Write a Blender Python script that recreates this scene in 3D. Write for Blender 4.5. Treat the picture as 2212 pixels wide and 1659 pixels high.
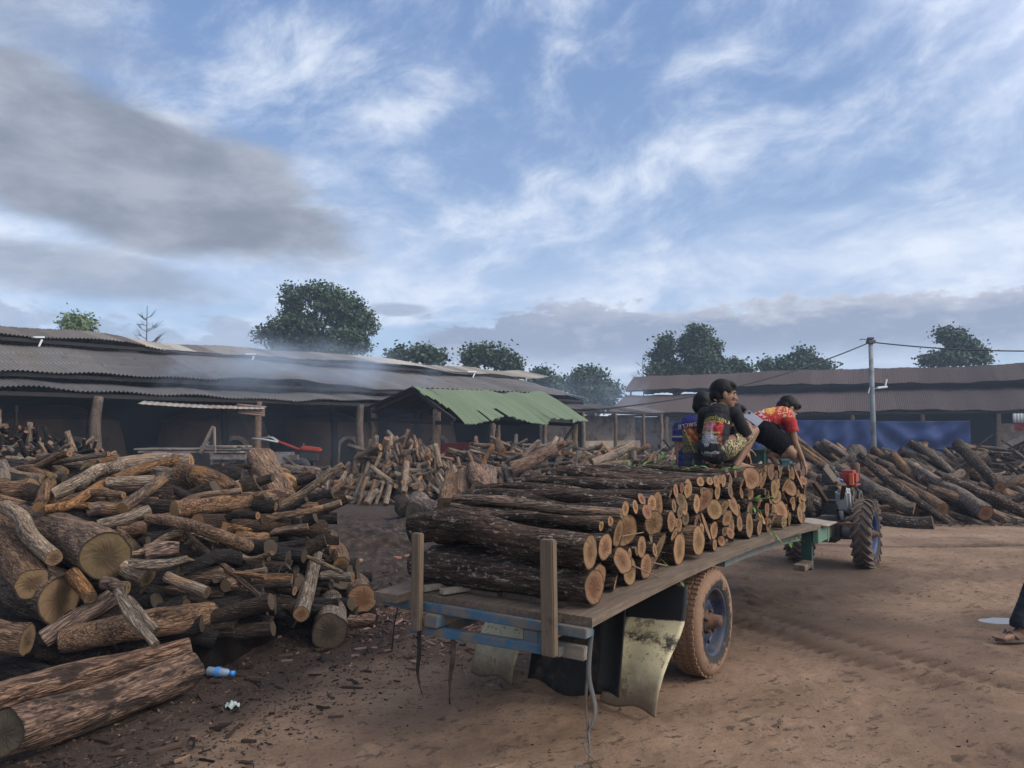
import bpy, bmesh, math, random
import numpy as np
from mathutils import Vector, Matrix, noise as mnoise
from mathutils.bvhtree import BVHTree
from math import sin, cos, pi, radians, atan2, sqrt

S = bpy.context.scene
COL = S.collection
for o_ in list(bpy.data.objects):
    bpy.data.objects.remove(o_)

# ------------------------------------------------------------------ camera, sky, sun, exposure
EYE, FPX, UC, VC = 1.53, 1650.0, 1106.0, 829.5
PITCH = math.atan(106 / 1650)
cam_d = bpy.data.cameras.new("camera")
cam = bpy.data.objects.new("camera", cam_d)
COL.objects.link(cam)
cam.location = (0, 0, EYE)
cam.rotation_euler = (pi / 2 + PITCH, 0, 0)
cam_d.sensor_width = 36
cam_d.lens = 36 * FPX / 2212
cam_d.clip_start = 0.05
cam_d.clip_end = 2000
S.camera = cam
S.render.resolution_x, S.render.resolution_y = 1024, 768
S.view_settings.view_transform = 'Standard'
S.view_settings.look = 'None'
S.view_settings.gamma = 1
S.view_settings.exposure = 0.34
S.cycles.use_denoising = True
S.cycles.max_bounces = 6
S.cycles.diffuse_bounces = 2
S.cycles.volume_bounces = 0
S.cycles.transparent_max_bounces = 12
S.cycles.volume_max_steps = 128

ADDED_GLOW = 1.6
SKY_A, SKY_B = 9.0, 12.0
SUN_EL, SUN_AZ = radians(38), radians(112)     # azimuth clockwise from +Y
sun_d = bpy.data.lights.new("sun", 'SUN')
sun_d.energy = 1.5
sun_d.angle = radians(14)
sun_d.color = (1.0, 0.93, 0.84)
sun = bpy.data.objects.new("sun", sun_d)
COL.objects.link(sun)
sdir = Vector((sin(SUN_AZ) * cos(SUN_EL), cos(SUN_AZ) * cos(SUN_EL), sin(SUN_EL)))
sun.rotation_euler = (-sdir).to_track_quat('-Z', 'Y').to_euler()
sun.location = sdir * 50 + Vector((0, 0, 60))


class G:
    """small node-graph helper: wraps a socket, arithmetic builds Math nodes"""
    def __init__(s, nt): s.nt = nt
    def node(s, t, **kw):
        n = s.nt.nodes.new(t)
        for k, v in kw.items(): setattr(n, k, v)
        return n
    def put(s, inp, v):
        if isinstance(v, K): s.nt.links.new(v.k, inp)
        elif isinstance(v, bpy.types.NodeSocket): s.nt.links.new(v, inp)
        elif v is not None:
            if isinstance(v, (tuple, list)) and len(v) == 3 and inp.type == 'RGBA': v = (*v, 1)
            inp.default_value = v
    def math(s, op, *a, clamp=False):
        n = s.node('ShaderNodeMath', operation=op, use_clamp=clamp)
        for i, v in enumerate(a): s.put(n.inputs[i], v)
        return K(s, n.outputs[0])
    def noise(s, vec, scale=5, detail=4, rough=.55, dist=0, lac=2.0):
        n = s.node('ShaderNodeTexNoise')
        if vec is not None: s.put(n.inputs['Vector'], vec)
        for k, v in (('Scale', scale), ('Detail', detail), ('Roughness', rough), ('Distortion', dist), ('Lacunarity', lac)):
            s.put(n.inputs[k], v)
        return K(s, n.outputs['Fac'])
    def voro(s, vec, scale=5, feature='F1', rnd=1):
        n = s.node('ShaderNodeTexVoronoi', feature=feature)
        if vec is not None: s.put(n.inputs['Vector'], vec)
        s.put(n.inputs['Scale'], scale); s.put(n.inputs['Randomness'], rnd)
        return n
    def sep(s, vec):
        n = s.node('ShaderNodeSeparateXYZ'); s.put(n.inputs[0], vec)
        return [K(s, n.outputs[i]) for i in range(3)]
    def xyz(s, x, y, z):
        n = s.node('ShaderNodeCombineXYZ')
        for i, v in enumerate((x, y, z)): s.put(n.inputs[i], v)
        return K(s, n.outputs[0])
    def vmath(s, op, a, b=None):
        n = s.node('ShaderNodeVectorMath', operation=op)
        s.put(n.inputs[0], a)
        if b is not None: s.put(n.inputs[1], b)
        return K(s, n.outputs[0])
    def mix(s, f, a, b, mode='MIX'):
        n = s.node('ShaderNodeMix', data_type='RGBA', blend_type=mode)
        s.put(n.inputs[0], f); s.put(n.inputs[6], a); s.put(n.inputs[7], b)
        return K(s, n.outputs[2])
    def step(s, v, lo, hi):
        n = s.node('ShaderNodeMapRange', interpolation_type='SMOOTHSTEP')
        s.put(n.inputs[0], v); s.put(n.inputs[1], lo); s.put(n.inputs[2], hi)
        return K(s, n.outputs[0])
    def lin(s, v, lo, hi, a=0., b=1.):
        n = s.node('ShaderNodeMapRange')
        for i, x in enumerate((v, lo, hi, a, b)): s.put(n.inputs[i], x)
        return K(s, n.outputs[0])
    def ramp(s, v, stops):
        n = s.node('ShaderNodeValToRGB'); s.put(n.inputs[0], v)
        e = n.color_ramp.elements
        while len(e) < len(stops): e.new(.5)
        for i, (p, c) in enumerate(stops):
            e[i].position = p; e[i].color = (*c, 1)
        return K(s, n.outputs[0])
    def attr(s, name, out='Fac'):
        n = s.node('ShaderNodeAttribute', attribute_name=name)
        return K(s, n.outputs[out])
    def bump(s, h, strength=.5, dist=.02, normal=None):
        n = s.node('ShaderNodeBump'); s.put(n.inputs['Strength'], strength); s.put(n.inputs['Distance'], dist); s.put(n.inputs['Height'], h)
        if normal is not None: s.put(n.inputs['Normal'], normal)
        return K(s, n.outputs[0])


class K:
    def __init__(s, g, k): s.g, s.k = g, k
    def __add__(s, o): return s.g.math('ADD', s, o)
    def __radd__(s, o): return s.g.math('ADD', o, s)
    def __sub__(s, o): return s.g.math('SUBTRACT', s, o)
    def __rsub__(s, o): return s.g.math('SUBTRACT', o, s)
    def __mul__(s, o): return s.g.math('MULTIPLY', s, o)
    def __rmul__(s, o): return s.g.math('MULTIPLY', o, s)
    def __truediv__(s, o): return s.g.math('DIVIDE', s, o)
    def max(s, o): return s.g.math('MAXIMUM', s, o)
    def min(s, o): return s.g.math('MINIMUM', s, o)
    def sat(s): return s.g.math('ADD', s, 0., clamp=True)


def make_world():
    w = bpy.data.worlds.new("World"); S.world = w; w.use_nodes = True
    nt = w.node_tree; nt.nodes.clear(); g = G(nt)
    tc = g.node('ShaderNodeTexCoord'); d = K(g, tc.outputs['Generated'])
    x, y, z = g.sep(d)
    R2D = 180 / pi
    az = g.math('ARCTAN2', x, y) * R2D
    el = g.math('ARCSINE', z) * R2D
    sky = g.node('ShaderNodeTexSky', sky_type='NISHITA', sun_disc=False)
    sky.sun_elevation = SUN_EL; sky.sun_rotation = SUN_AZ
    sky.air_density = 1.0; sky.dust_density = 0.6; sky.ozone_density = 2.0; sky.altitude = 100
    bg = g.node('ShaderNodeBackground')
    # clear air colour straight from the sky model, cooled a little
    skyc = g.mix(0.62, K(g, sky.outputs[0]), g.mix(g.step(el, 3., 30.), (3.5, 4.7, 6.8), (1.95, 3.1, 5.7)))
    g.put(bg.inputs[0], skyc); bg.inputs[1].default_value = 0.10
    # --- clouds as functions of direction (azimuth, elevation in degrees)
    def rot(ax, ay, deg):
        c, s_ = cos(radians(deg)), sin(radians(deg))
        return ax * c + ay * s_, ay * c - ax * s_
    elc = el.max(0.0)
    # foreshortened cloud plane: thin flat streaks low down, larger shapes high up
    pe = g.math('LOGARITHM', elc + 7., 2.718) * 26.
    warp = (g.noise(g.xyz(az * .05, pe * .08, 3.1), 1.0, 3) - .5)
    u1, v1 = rot(az + warp * 9., pe + warp * 7., 24)
    n1 = g.noise(g.xyz(u1 * .042 + 3.3, v1 * .120, SKY_A), 1.0, 10, .60, .12)
    u2, v2 = rot(az - warp * 10., pe + warp * 6., 12)
    n2 = g.noise(g.xyz(u2 * .10, v2 * .165, SKY_B), 1.0, 10, .64, .2)
    n3 = g.noise(g.xyz(az * .020, pe * .036, 2.3), 1.0, 3, .5)
    cov = g.step(el, 30., 12.) * .06 + g.step(el, 5., 11.) * .02 + g.step(az, 5., 28.) * .025 - g.step(az, -12., -28.) * g.step(el, 16., 8.) * .0
    wisp = g.step(n1 * .50 + n2 * .56 + n3 * .17 + cov, .575, .84)
    band = g.step(el + (n2 - .5) * 9., 6.5, 9.5) * (1. - g.step(el + (n1 - .5) * 12., 11.5, 16.5)) * (.50 + g.step(n2, .35, .62) * .5)
    white = (wisp * .92).max(band * .85)
    wcol = g.mix(g.step(n2 + n3 * .4, .5, .9), (.46, .55, .73), (.68, .735, .83))
    cl_bg = g.node('ShaderNodeBackground'); g.put(cl_bg.inputs[0], wcol); cl_bg.inputs[1].default_value = 1.0
    m1 = g.node('ShaderNodeMixShader'); g.put(m1.inputs[0], white)
    nt.links.new(bg.outputs[0], m1.inputs[1]); nt.links.new(cl_bg.outputs[0], m1.inputs[2])
    # grey banks: (az, el, half width, half height, tilt, softness, amount)
    puff = (g.noise(g.xyz(az * .16, el * .34, 4.4), 1.0, 8, .60, .2) - .5)
    puff2 = (g.noise(g.xyz(az * .42, el * .85, 1.4), 1.0, 6, .6) - .5)
    soft = (g.noise(g.xyz(az * .07, el * .20, 9.4), 1.0, 6, .6, .3) - .5)
    def bank(a0, e0, hw, hh, tilt, w_, amt, nz):
        ax, ey = rot(az - a0, el - e0, tilt)
        ax = ax / hw; ey = ey / hh
        q = 1. - g.math('SQRT', ax * ax + ey * ey) + nz
        return g.step(q, 0., w_) * amt
    def flat_bank(a0, a1, top, bot, amt):
        t = top + puff * 7.2 + puff2 * 2.2
        up = 1. - g.step(el, t - .35, t + .35)
        dn = g.step(el + soft * 2.5, bot - 1.2, bot + 1.6)
        sd = g.step(az + puff * 9., a0 - 1.5, a0 + 1.5) * (1. - g.step(az, a1 - 3., a1 + 3.))
        return up * dn * sd * amt
    grey = bank(-28., 17.2, 21., 5.6, -11., .34, .97, soft * 1.0)
    grey = grey.max(bank(-30., 10.6, 15., 2.3, -4., .55, .62, soft * 1.5))
    grey = grey.max(bank(-36., 26., 15., 6.5, 0., .9, .42, soft * 1.6))
    low = flat_bank(-7., 60., 9.2, 5.2, 1.0)
    low = low.max(flat_bank(-60., -14.5, 7.9, 4.0, .62) * .9)
    low = low.max(bank(-8.5, 9.1, 3.6, .62, 2., .5, .7, puff * 1.5))
    low = low.max(bank(0.5, 8.9, 2.6, .35, 0., .5, .55, puff * 1.5))
    low = low.max((1. - g.step(el + soft * 3., 3.2, 6.0)) * .55 * g.step(soft + puff * .5, -.05, .12))
    gcol = g.mix(g.step(puff + soft, -.25, .35), (.195, .225, .29), (.34, .37, .44))
    g_bg = g.node('ShaderNodeBackground'); g.put(g_bg.inputs[0], gcol); g_bg.inputs[1].default_value = 1.0
    m2 = g.node('ShaderNodeMixShader'); g.put(m2.inputs[0], grey)
    nt.links.new(m1.outputs[0], m2.inputs[1]); nt.links.new(g_bg.outputs[0], m2.inputs[2])
    # the cumulus line: lit upper edges, lavender grey bodies
    edge = g.step(el - puff * 7.2 - puff2 * 2.2, 7.6, 9.5)
    lcol = g.mix(edge * .75 * g.step(az, -4., 14.), (.26, .315, .435), (.55, .57, .64))
    lcol = g.mix(g.step(puff2 * .8 + puff * .6 + soft * .5, -.02, .30) * .6, lcol, (.47, .50, .585))
    l_bg = g.node('ShaderNodeBackground'); g.put(l_bg.inputs[0], lcol); l_bg.inputs[1].default_value = 1.0
    m3 = g.node('ShaderNodeMixShader'); g.put(m3.inputs[0], low)
    nt.links.new(m2.outputs[0], m3.inputs[1]); nt.links.new(l_bg.outputs[0], m3.inputs[2])
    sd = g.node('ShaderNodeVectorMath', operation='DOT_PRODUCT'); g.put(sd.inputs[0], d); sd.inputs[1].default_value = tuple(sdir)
    glow = g.step(K(g, sd.outputs['Value']), .25, 1.0) * (.75 + n1 * .5)  # broad glow round the sun, added to the sky to light the foreground
    v_bg = g.node('ShaderNodeBackground'); v_bg.inputs[0].default_value = (1.0, .93, .84, 1); g.put(v_bg.inputs[1], glow * ADDED_GLOW)
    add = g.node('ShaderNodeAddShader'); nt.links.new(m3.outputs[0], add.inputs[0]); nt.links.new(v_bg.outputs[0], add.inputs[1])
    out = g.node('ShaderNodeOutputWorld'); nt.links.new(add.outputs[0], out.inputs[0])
    w.cycles.sampling_method = 'MANUAL'; w.cycles.sample_map_resolution = 512
make_world()

# ------------------------------------------------------------------ points from the photograph
FWD = Vector((0, cos(PITCH), sin(PITCH))); UPV = Vector((0, -sin(PITCH), cos(PITCH)))
def ray(u, v): return FWD + Vector((1, 0, 0)) * ((u - UC) / FPX) + UPV * ((VC - v) / FPX)
def at(u, v, Y):
    d = ray(u, v); return Vector((0, 0, EYE)) + d * (Y / d.y)
def ground_at(u, v, z=0.0):
    d = ray(u, v); return Vector((0, 0, EYE)) + d * ((z - EYE) / d.z)

# ------------------------------------------------------------------ numpy value noise
def _h(ix, iy, seed):
    n = (ix.astype(np.int64) * 374761393 + iy.astype(np.int64) * 668265263 + seed * 982451653) & 0x7fffffff
    n = ((n ^ (n >> 13)) * 1274126177) & 0x7fffffff
    return ((n ^ (n >> 16)) & 0xffff) / 65535.0
def vnoise(x, y, seed=0):
    x0, y0 = np.floor(x), np.floor(y); fx, fy = x - x0, y - y0
    fx = fx * fx * (3 - 2 * fx); fy = fy * fy * (3 - 2 * fy)
    a, b = _h(x0, y0, seed), _h(x0 + 1, y0, seed); c, d = _h(x0, y0 + 1, seed), _h(x0 + 1, y0 + 1, seed)
    return (a * (1 - fx) + b * fx) * (1 - fy) + (c * (1 - fx) + d * fx) * fy
def fbm(x, y, seed=0, oct=4, gain=.5):
    s, a, t = 0, 1.0, 0
    for i in range(oct):
        s = s + a * vnoise(x * 2 ** i, y * 2 ** i, seed + i * 17); t += a; a *= gain
    return s / t
def sstep(a, b, x):
    t = np.clip((x - a) / (b - a), 0, 1); return t * t * (3 - 2 * t)

# ------------------------------------------------------------------ objects, names, labels
MATS = {}
def thing(name, label, cat, loc=(0, 0, 0), rotz=0.0, group=None):
    o = bpy.data.objects.new(name, None); COL.objects.link(o)
    o.location = loc; o.rotation_euler = (0, 0, rotz); o.empty_display_size = .1
    return tag(o, label, cat, group)
def tag(o, label=None, cat=None, group=None, kind=None):
    if label:
        w = label.split()
        o['label'] = label if len(w) <= 16 else label.replace('picture edge', 'edge').replace(' to the right', ' right').replace('one of a pair', 'of two')
    if cat: o['category'] = cat
    if group: o['group'] = group
    if kind: o['kind'] = kind
    return o
def mat_of(o):
    m = Matrix.LocRotScale(o.location, o.rotation_euler, o.scale)
    return mat_of(o.parent) @ m if o.parent else m
def link_mesh(name, me, parent=None, mats=(), loc=None):
    o = bpy.data.objects.new(name, me); COL.objects.link(o)
    for m in (mats if isinstance(mats, (list, tuple)) else [mats]):
        me.materials.append(m)
    if parent is not None: o.parent = parent
    if loc is not None: o.location = loc
    return o


class MB:
    """collects shapes into one mesh; world=True shapes are brought into the parent's space by build()"""
    def __init__(s): s.v, s.f, s.m, s.sm = [], [], [], []
    def add(s, vs, fs, mi=0, smooth=False):
        b = len(s.v); s.v += [tuple(p) for p in vs]
        for f in fs:
            s.f.append(tuple(i + b for i in f)); s.m.append(mi); s.sm.append(smooth)
    def box(s, c, size, rot=None, mi=0, bev=0.0, wob=0.0):
        hx, hy, hz = size[0] / 2, size[1] / 2, size[2] / 2
        b = min(bev, hx * .6, hy * .6, hz * .6)
        c = Vector(c)
        if b <= 0:
            vs = [Vector((sx * hx, sy * hy, sz * hz)) for sx in (-1, 1) for sy in (-1, 1) for sz in (-1, 1)]
            fs = [(0, 1, 3, 2), (4, 6, 7, 5), (0, 4, 5, 1), (2, 3, 7, 6), (0, 2, 6, 4), (1, 5, 7, 3)]
        else:
            bm = bmesh.new(); bmesh.ops.create_cube(bm, size=1)
            for v in bm.verts: v.co = Vector((v.co.x * 2 * hx, v.co.y * 2 * hy, v.co.z * 2 * hz))
            bmesh.ops.bevel(bm, geom=list(bm.edges), offset=b, segments=2, affect='EDGES')
            vs = [v.co.copy() for v in bm.verts]; fs = [tuple(v.index for v in f.verts) for f in bm.faces]
            bm.free()
        if wob:
            vs = [v + Vector(mnoise.noise_vector(v * 3 + c * 7)) * wob for v in vs]
        R = rot.to_matrix() if rot is not None and hasattr(rot, 'to_matrix') else rot
        s.add([(R @ v if R is not None else v) + c for v in vs], fs, mi)
    def beam(s, a, b, w, h, up=(0, 0, 1), mi=0, bev=.004):
        a, b = Vector(a), Vector(b); x = (b - a); L = x.length; x.normalize()
        z = Vector(up); z = (z - x * z.dot(x)).normalized(); y = z.cross(x)
        s.box((a + b) / 2, (L, w, h), Matrix((x, y, z)).transposed(), mi, bev)
    def tube(s, pts, radii, n=8, mi=0, cap=True, smooth=True):
        pts = [Vector(p) for p in pts]
        if not isinstance(radii, (list, tuple)): radii = [radii] * len(pts)
        rings = []; prev = None; vs = []; fs = []
        for i, p in enumerate(pts):
            t = (pts[min(i + 1, len(pts) - 1)] - pts[max(i - 1, 0)]).normalized()
            if prev is None:
                a = Vector((0, 0, 1)) if abs(t.z) < .9 else Vector((1, 0, 0)); nrm = (a - t * a.dot(t)).normalized()
            else:
                nrm = (prev - t * prev.dot(t)); nrm = nrm.normalized() if nrm.length > 1e-6 else t.orthogonal().normalized()
            prev = nrm; bn = t.cross(nrm)
            for k in range(n):
                a = 2 * pi * k / n; vs.append(p + (nrm * cos(a) + bn * sin(a)) * radii[i])
        for i in range(len(pts) - 1):
            for k in range(n):
                fs.append((i * n + k, i * n + (k + 1) % n, (i + 1) * n + (k + 1) % n, (i + 1) * n + k))
        s.add(vs, fs, mi, smooth)
        if cap:
            b = len(s.v) - len(vs)
            s.f.append(tuple(b + k for k in reversed(range(n)))); s.m.append(mi); s.sm.append(False)
            s.f.append(tuple(b + (len(pts) - 1) * n + k for k in range(n))); s.m.append(mi); s.sm.append(False)
    def lathe(s, prof, n=32, axis='x', c=(0, 0, 0), mi=0, smooth=True):
        """prof: list of (along axis, radius); revolved about the axis"""
        c = Vector(c); vs = []; fs = []; m = len(prof)
        for k in range(n):
            a = 2 * pi * k / n
            for (h, r) in prof:
                p = (h, r * cos(a), r * sin(a))
                if axis == 'y': p = (p[1], p[0], p[2])
                if axis == 'z': p = (p[1], p[2], p[0])
                vs.append(Vector(p) + c)
        for k in range(n):
            for j in range(m - 1):
                fs.append((k * m + j, ((k + 1) % n) * m + j, ((k + 1) % n) * m + j + 1, k * m + j + 1))
        s.add(vs, fs, mi, smooth)
    def ball(s, c, r, n=12, m=8, mi=0):
        c = Vector(c); r = (r, r, r) if not isinstance(r, (tuple, list)) else r
        vs, fs = [], []
        for i in range(m + 1):
            th = pi * i / m
            for k in range(n):
                a = 2 * pi * k / n
                vs.append(c + Vector((r[0] * sin(th) * cos(a), r[1] * sin(th) * sin(a), r[2] * cos(th))))
        for i in range(m):
            for k in range(n):
                fs.append((i * n + k, (i + 1) * n + k, (i + 1) * n + (k + 1) % n, i * n + (k + 1) % n))
        s.add(vs, fs, mi, True)
    def sheet(s, fn, nu, nv, mi=0, smooth=True, thick=0.0):
        """grid of fn(u,v) with u,v in 0..1"""
        P = [[Vector(fn(i / nu, j / nv)) for i in range(nu + 1)] for j in range(nv + 1)]
        vs = [p for r in P for p in r]
        fs = [(j * (nu + 1) + i, j * (nu + 1) + i + 1, (j + 1) * (nu + 1) + i + 1, (j + 1) * (nu + 1) + i) for j in range(nv) for i in range(nu)]
        if not thick:
            s.add(vs, fs, mi, smooth); return
        nr = []
        for j in range(nv + 1):
            for i in range(nu + 1):
                du = P[j][min(i + 1, nu)] - P[j][max(i - 1, 0)]; dv = P[min(j + 1, nv)][i] - P[max(j - 1, 0)][i]
                nr.append(du.cross(dv).normalized())
        N = len(vs); vs2 = vs + [p - q * thick for p, q in zip(vs, nr)]
        fs2 = fs + [tuple(reversed([i + N for i in f])) for f in fs]
        rim = [i for i in range(nu + 1)] + [j * (nu + 1) + nu for j in range(1, nv + 1)] + [nv * (nu + 1) + i for i in range(nu - 1, -1, -1)] + [j * (nu + 1) for j in range(nv - 1, 0, -1)]
        for a, b in zip(rim, rim[1:] + rim[:1]): fs2.append((b, a, a + N, b + N))
        s.add(vs2, fs2, mi, smooth)
    def mesh(s, name):
        me = bpy.data.meshes.new(name); me.from_pydata(s.v, [], s.f)
        me.polygons.foreach_set('material_index', s.m); me.polygons.foreach_set('use_smooth', s.sm)
        me.update(); return me
    def build(s, name, mats, parent=None, world=False, fix=True):
        me = s.mesh(name)
        if world and parent is not None: me.transform(mat_of(parent).inverted())
        if fix:
            bm = bmesh.new(); bm.from_mesh(me); bmesh.ops.recalc_face_normals(bm, faces=list(bm.faces)); bm.to_mesh(me); bm.free()
        return link_mesh(name, me, parent, mats)

# ------------------------------------------------------------------ materials
def material(name, fn, rough=.8, spec=.3):
    if name in MATS: return MATS[name]
    m = bpy.data.materials.new(name); m.use_nodes = True; nt = m.node_tree; nt.nodes.clear(); g = G(nt)
    b = g.node('ShaderNodeBsdfPrincipled'); out = g.node('ShaderNodeOutputMaterial'); nt.links.new(b.outputs[0], out.inputs[0])
    b.inputs['Roughness'].default_value = rough; b.inputs['Specular IOR Level'].default_value = spec
    fn(g, b); MATS[name] = m; return m
def ocoord(g, rnd=True):
    tc = g.node('ShaderNodeTexCoord'); v = K(g, tc.outputs['Object'])
    oi = g.node('ShaderNodeObjectInfo'); r = K(g, oi.outputs['Random'])
    if rnd:
        v = g.vmath('ADD', v, g.xyz(r * 37.7, r * 91.3, r * 53.1))
    return v, r
def plain(name, c, rough=.7, var=.25, scale=6, metal=0., spec=.3, bump=.2, dirt=None, dirt_amt=.5, dscale=3):
    def fn(g, b):
        v, r = ocoord(g)
        n = g.noise(v, scale, 5, .6)
        col = g.mix(n, tuple(x * (1 - var) for x in c), tuple(min(1, x * (1 + var)) for x in c))
        if dirt:
            d = g.step(g.noise(v, dscale, 6, .65), .62 - dirt_amt * .35, .72 - dirt_amt * .2)
            col = g.mix(d, col, dirt)
            g.put(b.inputs['Roughness'], g.lin(d, 0, 1, rough, .9))
        g.put(b.inputs['Base Color'], col); b.inputs['Metallic'].default_value = metal
        if bump: g.put(b.inputs['Normal'], g.bump(g.noise(v, scale * 4, 4, .6), bump, .01))
    return material(name, fn, rough, spec)
def bark(name, deep, mid, light, lichen=(.42, .42, .38), lich=.25, patch=None, pamt=.3, sc=1.0, bstr=.9):
    """bark running along the log's own X axis: fissured plates, lichen spots, peeled patches"""
    def fn(g, b):
        v, r = ocoord(g); x, y, z = g.sep(v)
        w = g.xyz(x * 9. * sc, y * 62. * sc, z * 62. * sc)
        wn = g.noise(w, .5, 3, .5)
        w2 = g.vmath('ADD', w, g.xyz(wn * 4., wn * 4., wn * 4.))
        ve = K(g, g.voro(w2, 1.0, 'DISTANCE_TO_EDGE').outputs['Distance'])
        fis = g.step(ve, .0, .30)
        n1 = g.noise(g.xyz(x * 5. * sc, y * 46. * sc, z * 46. * sc), 1., 9, .70)
        n0 = g.noise(g.xyz(x * 2.6, y * 8., z * 8.), 1., 6, .66)
        fine = g.noise(g.xyz(x * 40., y * 120., z * 120.), 1., 4, .6)
        h = fis * .28 + n1 * 1.15 + fine * .36 - .12
        col = g.ramp(h * .62 + (n0 - .5) * .5, [(.30, deep), (.52, mid), (.76, light)])
        if patch:
            pm = g.step(n0 + (n1 - .5) * .35 + (r - .5) * .2, .66 - pamt * .25, .74 - pamt * .22)
            col = g.mix(pm, col, g.mix(n1, tuple(q * .6 for q in patch), patch))
        if lich:
            ln = g.noise(g.xyz(x * 22., y * 34., z * 34.), 1., 7, .72)
            lm = g.step(ln + (n1 - .5) * .3, .70 - lich * .22, .76 - lich * .2)
            col = g.mix(lm * .85, col, lichen)
        hs = g.node('ShaderNodeHueSaturation'); g.put(hs.inputs['Color'], col)
        g.put(hs.inputs['Value'], g.lin(g.math('FRACT', r * 7.31), 0, 1, .72, 1.28)); g.put(hs.inputs['Saturation'], g.lin(g.math('FRACT', r * 3.77), 0, 1, .8, 1.15))
        g.put(b.inputs['Base Color'], K(g, hs.outputs[0]))
        g.put(b.inputs['Normal'], g.bump(h, bstr, .034))
    return material(name, fn, .85, .2)
def cutwood(name, a, bcol, heart, dark=.0):
    """sawn end: rings round the centre, saw marks, cracks, bark rim from the 'rad' attribute"""
    def fn(g, b):
        tc = g.node('ShaderNodeTexCoord'); v = K(g, tc.outputs['Object']); x, y, z = g.sep(v)
        oi = g.node('ShaderNodeObjectInfo'); r = K(g, oi.outputs['Random'])
        rv = g.vmath('ADD', v, g.xyz(r * 31., r * 17., r * 71.))
        nz = g.noise(rv, 14, 4, .6); nb = g.noise(rv, 5, 4, .6)
        rr = g.math('SQRT', y * y + z * z) + (nb - .5) * .03
        ring = g.math('SINE', rr * 620. + nz * 3.) * .5 + .5
        rad = g.attr('rad')
        col = g.mix(g.step(rad + (nb - .5) * .7, .25, .75), heart, g.mix(nb, a, bcol))
        col = g.mix(ring * .20, col, tuple(q * .55 for q in bcol))
        saw = g.noise(g.xyz(0., (y + z * .4) * 260. + r * 50., 0.), 1., 2)
        col = g.mix((saw - .3) * .30, col, tuple(q * .5 for q in a))
        ang = g.math('ARCTAN2', y, z) / 6.283
        crack = g.noise(g.xyz(ang * 9. + r * 40., rr * 4., 0.), 1., 3, .5)
        ck = g.step(crack, .66, .72) * g.step(rad, .95, .2)
        col = g.mix(ck * .38, col, (.03, .018, .01))
        stain = g.step(g.noise(rv, 3., 5, .65), .52, .68)
        col = g.mix(stain * (.35 + dark * .5), col, (.07, .045, .03))
        col = g.mix(g.step(rad + (nz - .5) * .10, .90, .955), col, (.035, .022, .015))
        hs = g.node('ShaderNodeHueSaturation'); g.put(hs.inputs['Color'], col)
        g.put(hs.inputs['Value'], g.lin(g.math('FRACT', r * 9.7), 0, 1, .7, 1.18)); g.put(hs.inputs['Hue'], g.lin(r, 0, 1, .488, .506))
        g.put(b.inputs['Base Color'], K(g, hs.outputs[0]))
        g.put(b.inputs['Normal'], g.bump(ring * .3 + saw * .5 + nz * .5 - ck * 2., .4, .004))
    return material(name, fn, .82, .2)

BK = {
 'dark': bark('bark_dark_wet', (.010, .0065, .005), (.040, .025, .017), (.095, .062, .042), lich=.30, lichen=(.36, .345, .30)),
 'cart': bark('bark_cart_load', (.008, .0055, .0045), (.066, .042, .029), (.20, .140, .102), lich=.60, lichen=(.36, .33, .28), pamt=.1, patch=(.10, .055, .032)),
 'brown': bark('bark_brown', (.018, .011, .008), (.160, .098, .062), (.34, .235, .160), lich=.10, patch=(.34, .185, .088), pamt=.28),
 'pale': bark('bark_pale_branch', (.034, .024, .017), (.245, .180, .128), (.46, .375, .29), lich=.28, lichen=(.50, .47, .42), patch=(.33, .19, .095), pamt=.28),
 'orange': bark('bark_peeled_orange', (.030, .016, .010), (.235, .128, .066), (.43, .255, .140), lich=.0, patch=(.055, .033, .023), pamt=.35),
 'pink': bark('bark_big_trunk', (.024, .015, .011), (.255, .160, .115), (.47, .335, .255), lich=.02, patch=(.050, .034, .027), pamt=.46, sc=.7, bstr=1.),
 'grey': bark('bark_grey_far', (.014, .011, .009), (.150, .113, .088), (.32, .26, .21), lich=.15),
 'char_gap': bark('bark_charred_and_gap_shade', (.006, .005, .005), (.020, .016, .015), (.055, .047, .042), lich=.08),
}
CUT = cutwood('sawn_end_fresh', (.200, .118, .056), (.26, .158, .080), (.125, .064, .030))
CUTY = cutwood('sawn_end_yellow', (.135, .090, .047), (.18, .122, .064), (.075, .048, .026), .6)
CUTD = cutwood('sawn_end_grey', (.060, .046, .030), (.10, .076, .050), (.045, .033, .022), .5)
CUTR = cutwood('sawn_end_red', (.20, .100, .055), (.26, .145, .080), (.135, .062, .034), .25)

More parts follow.
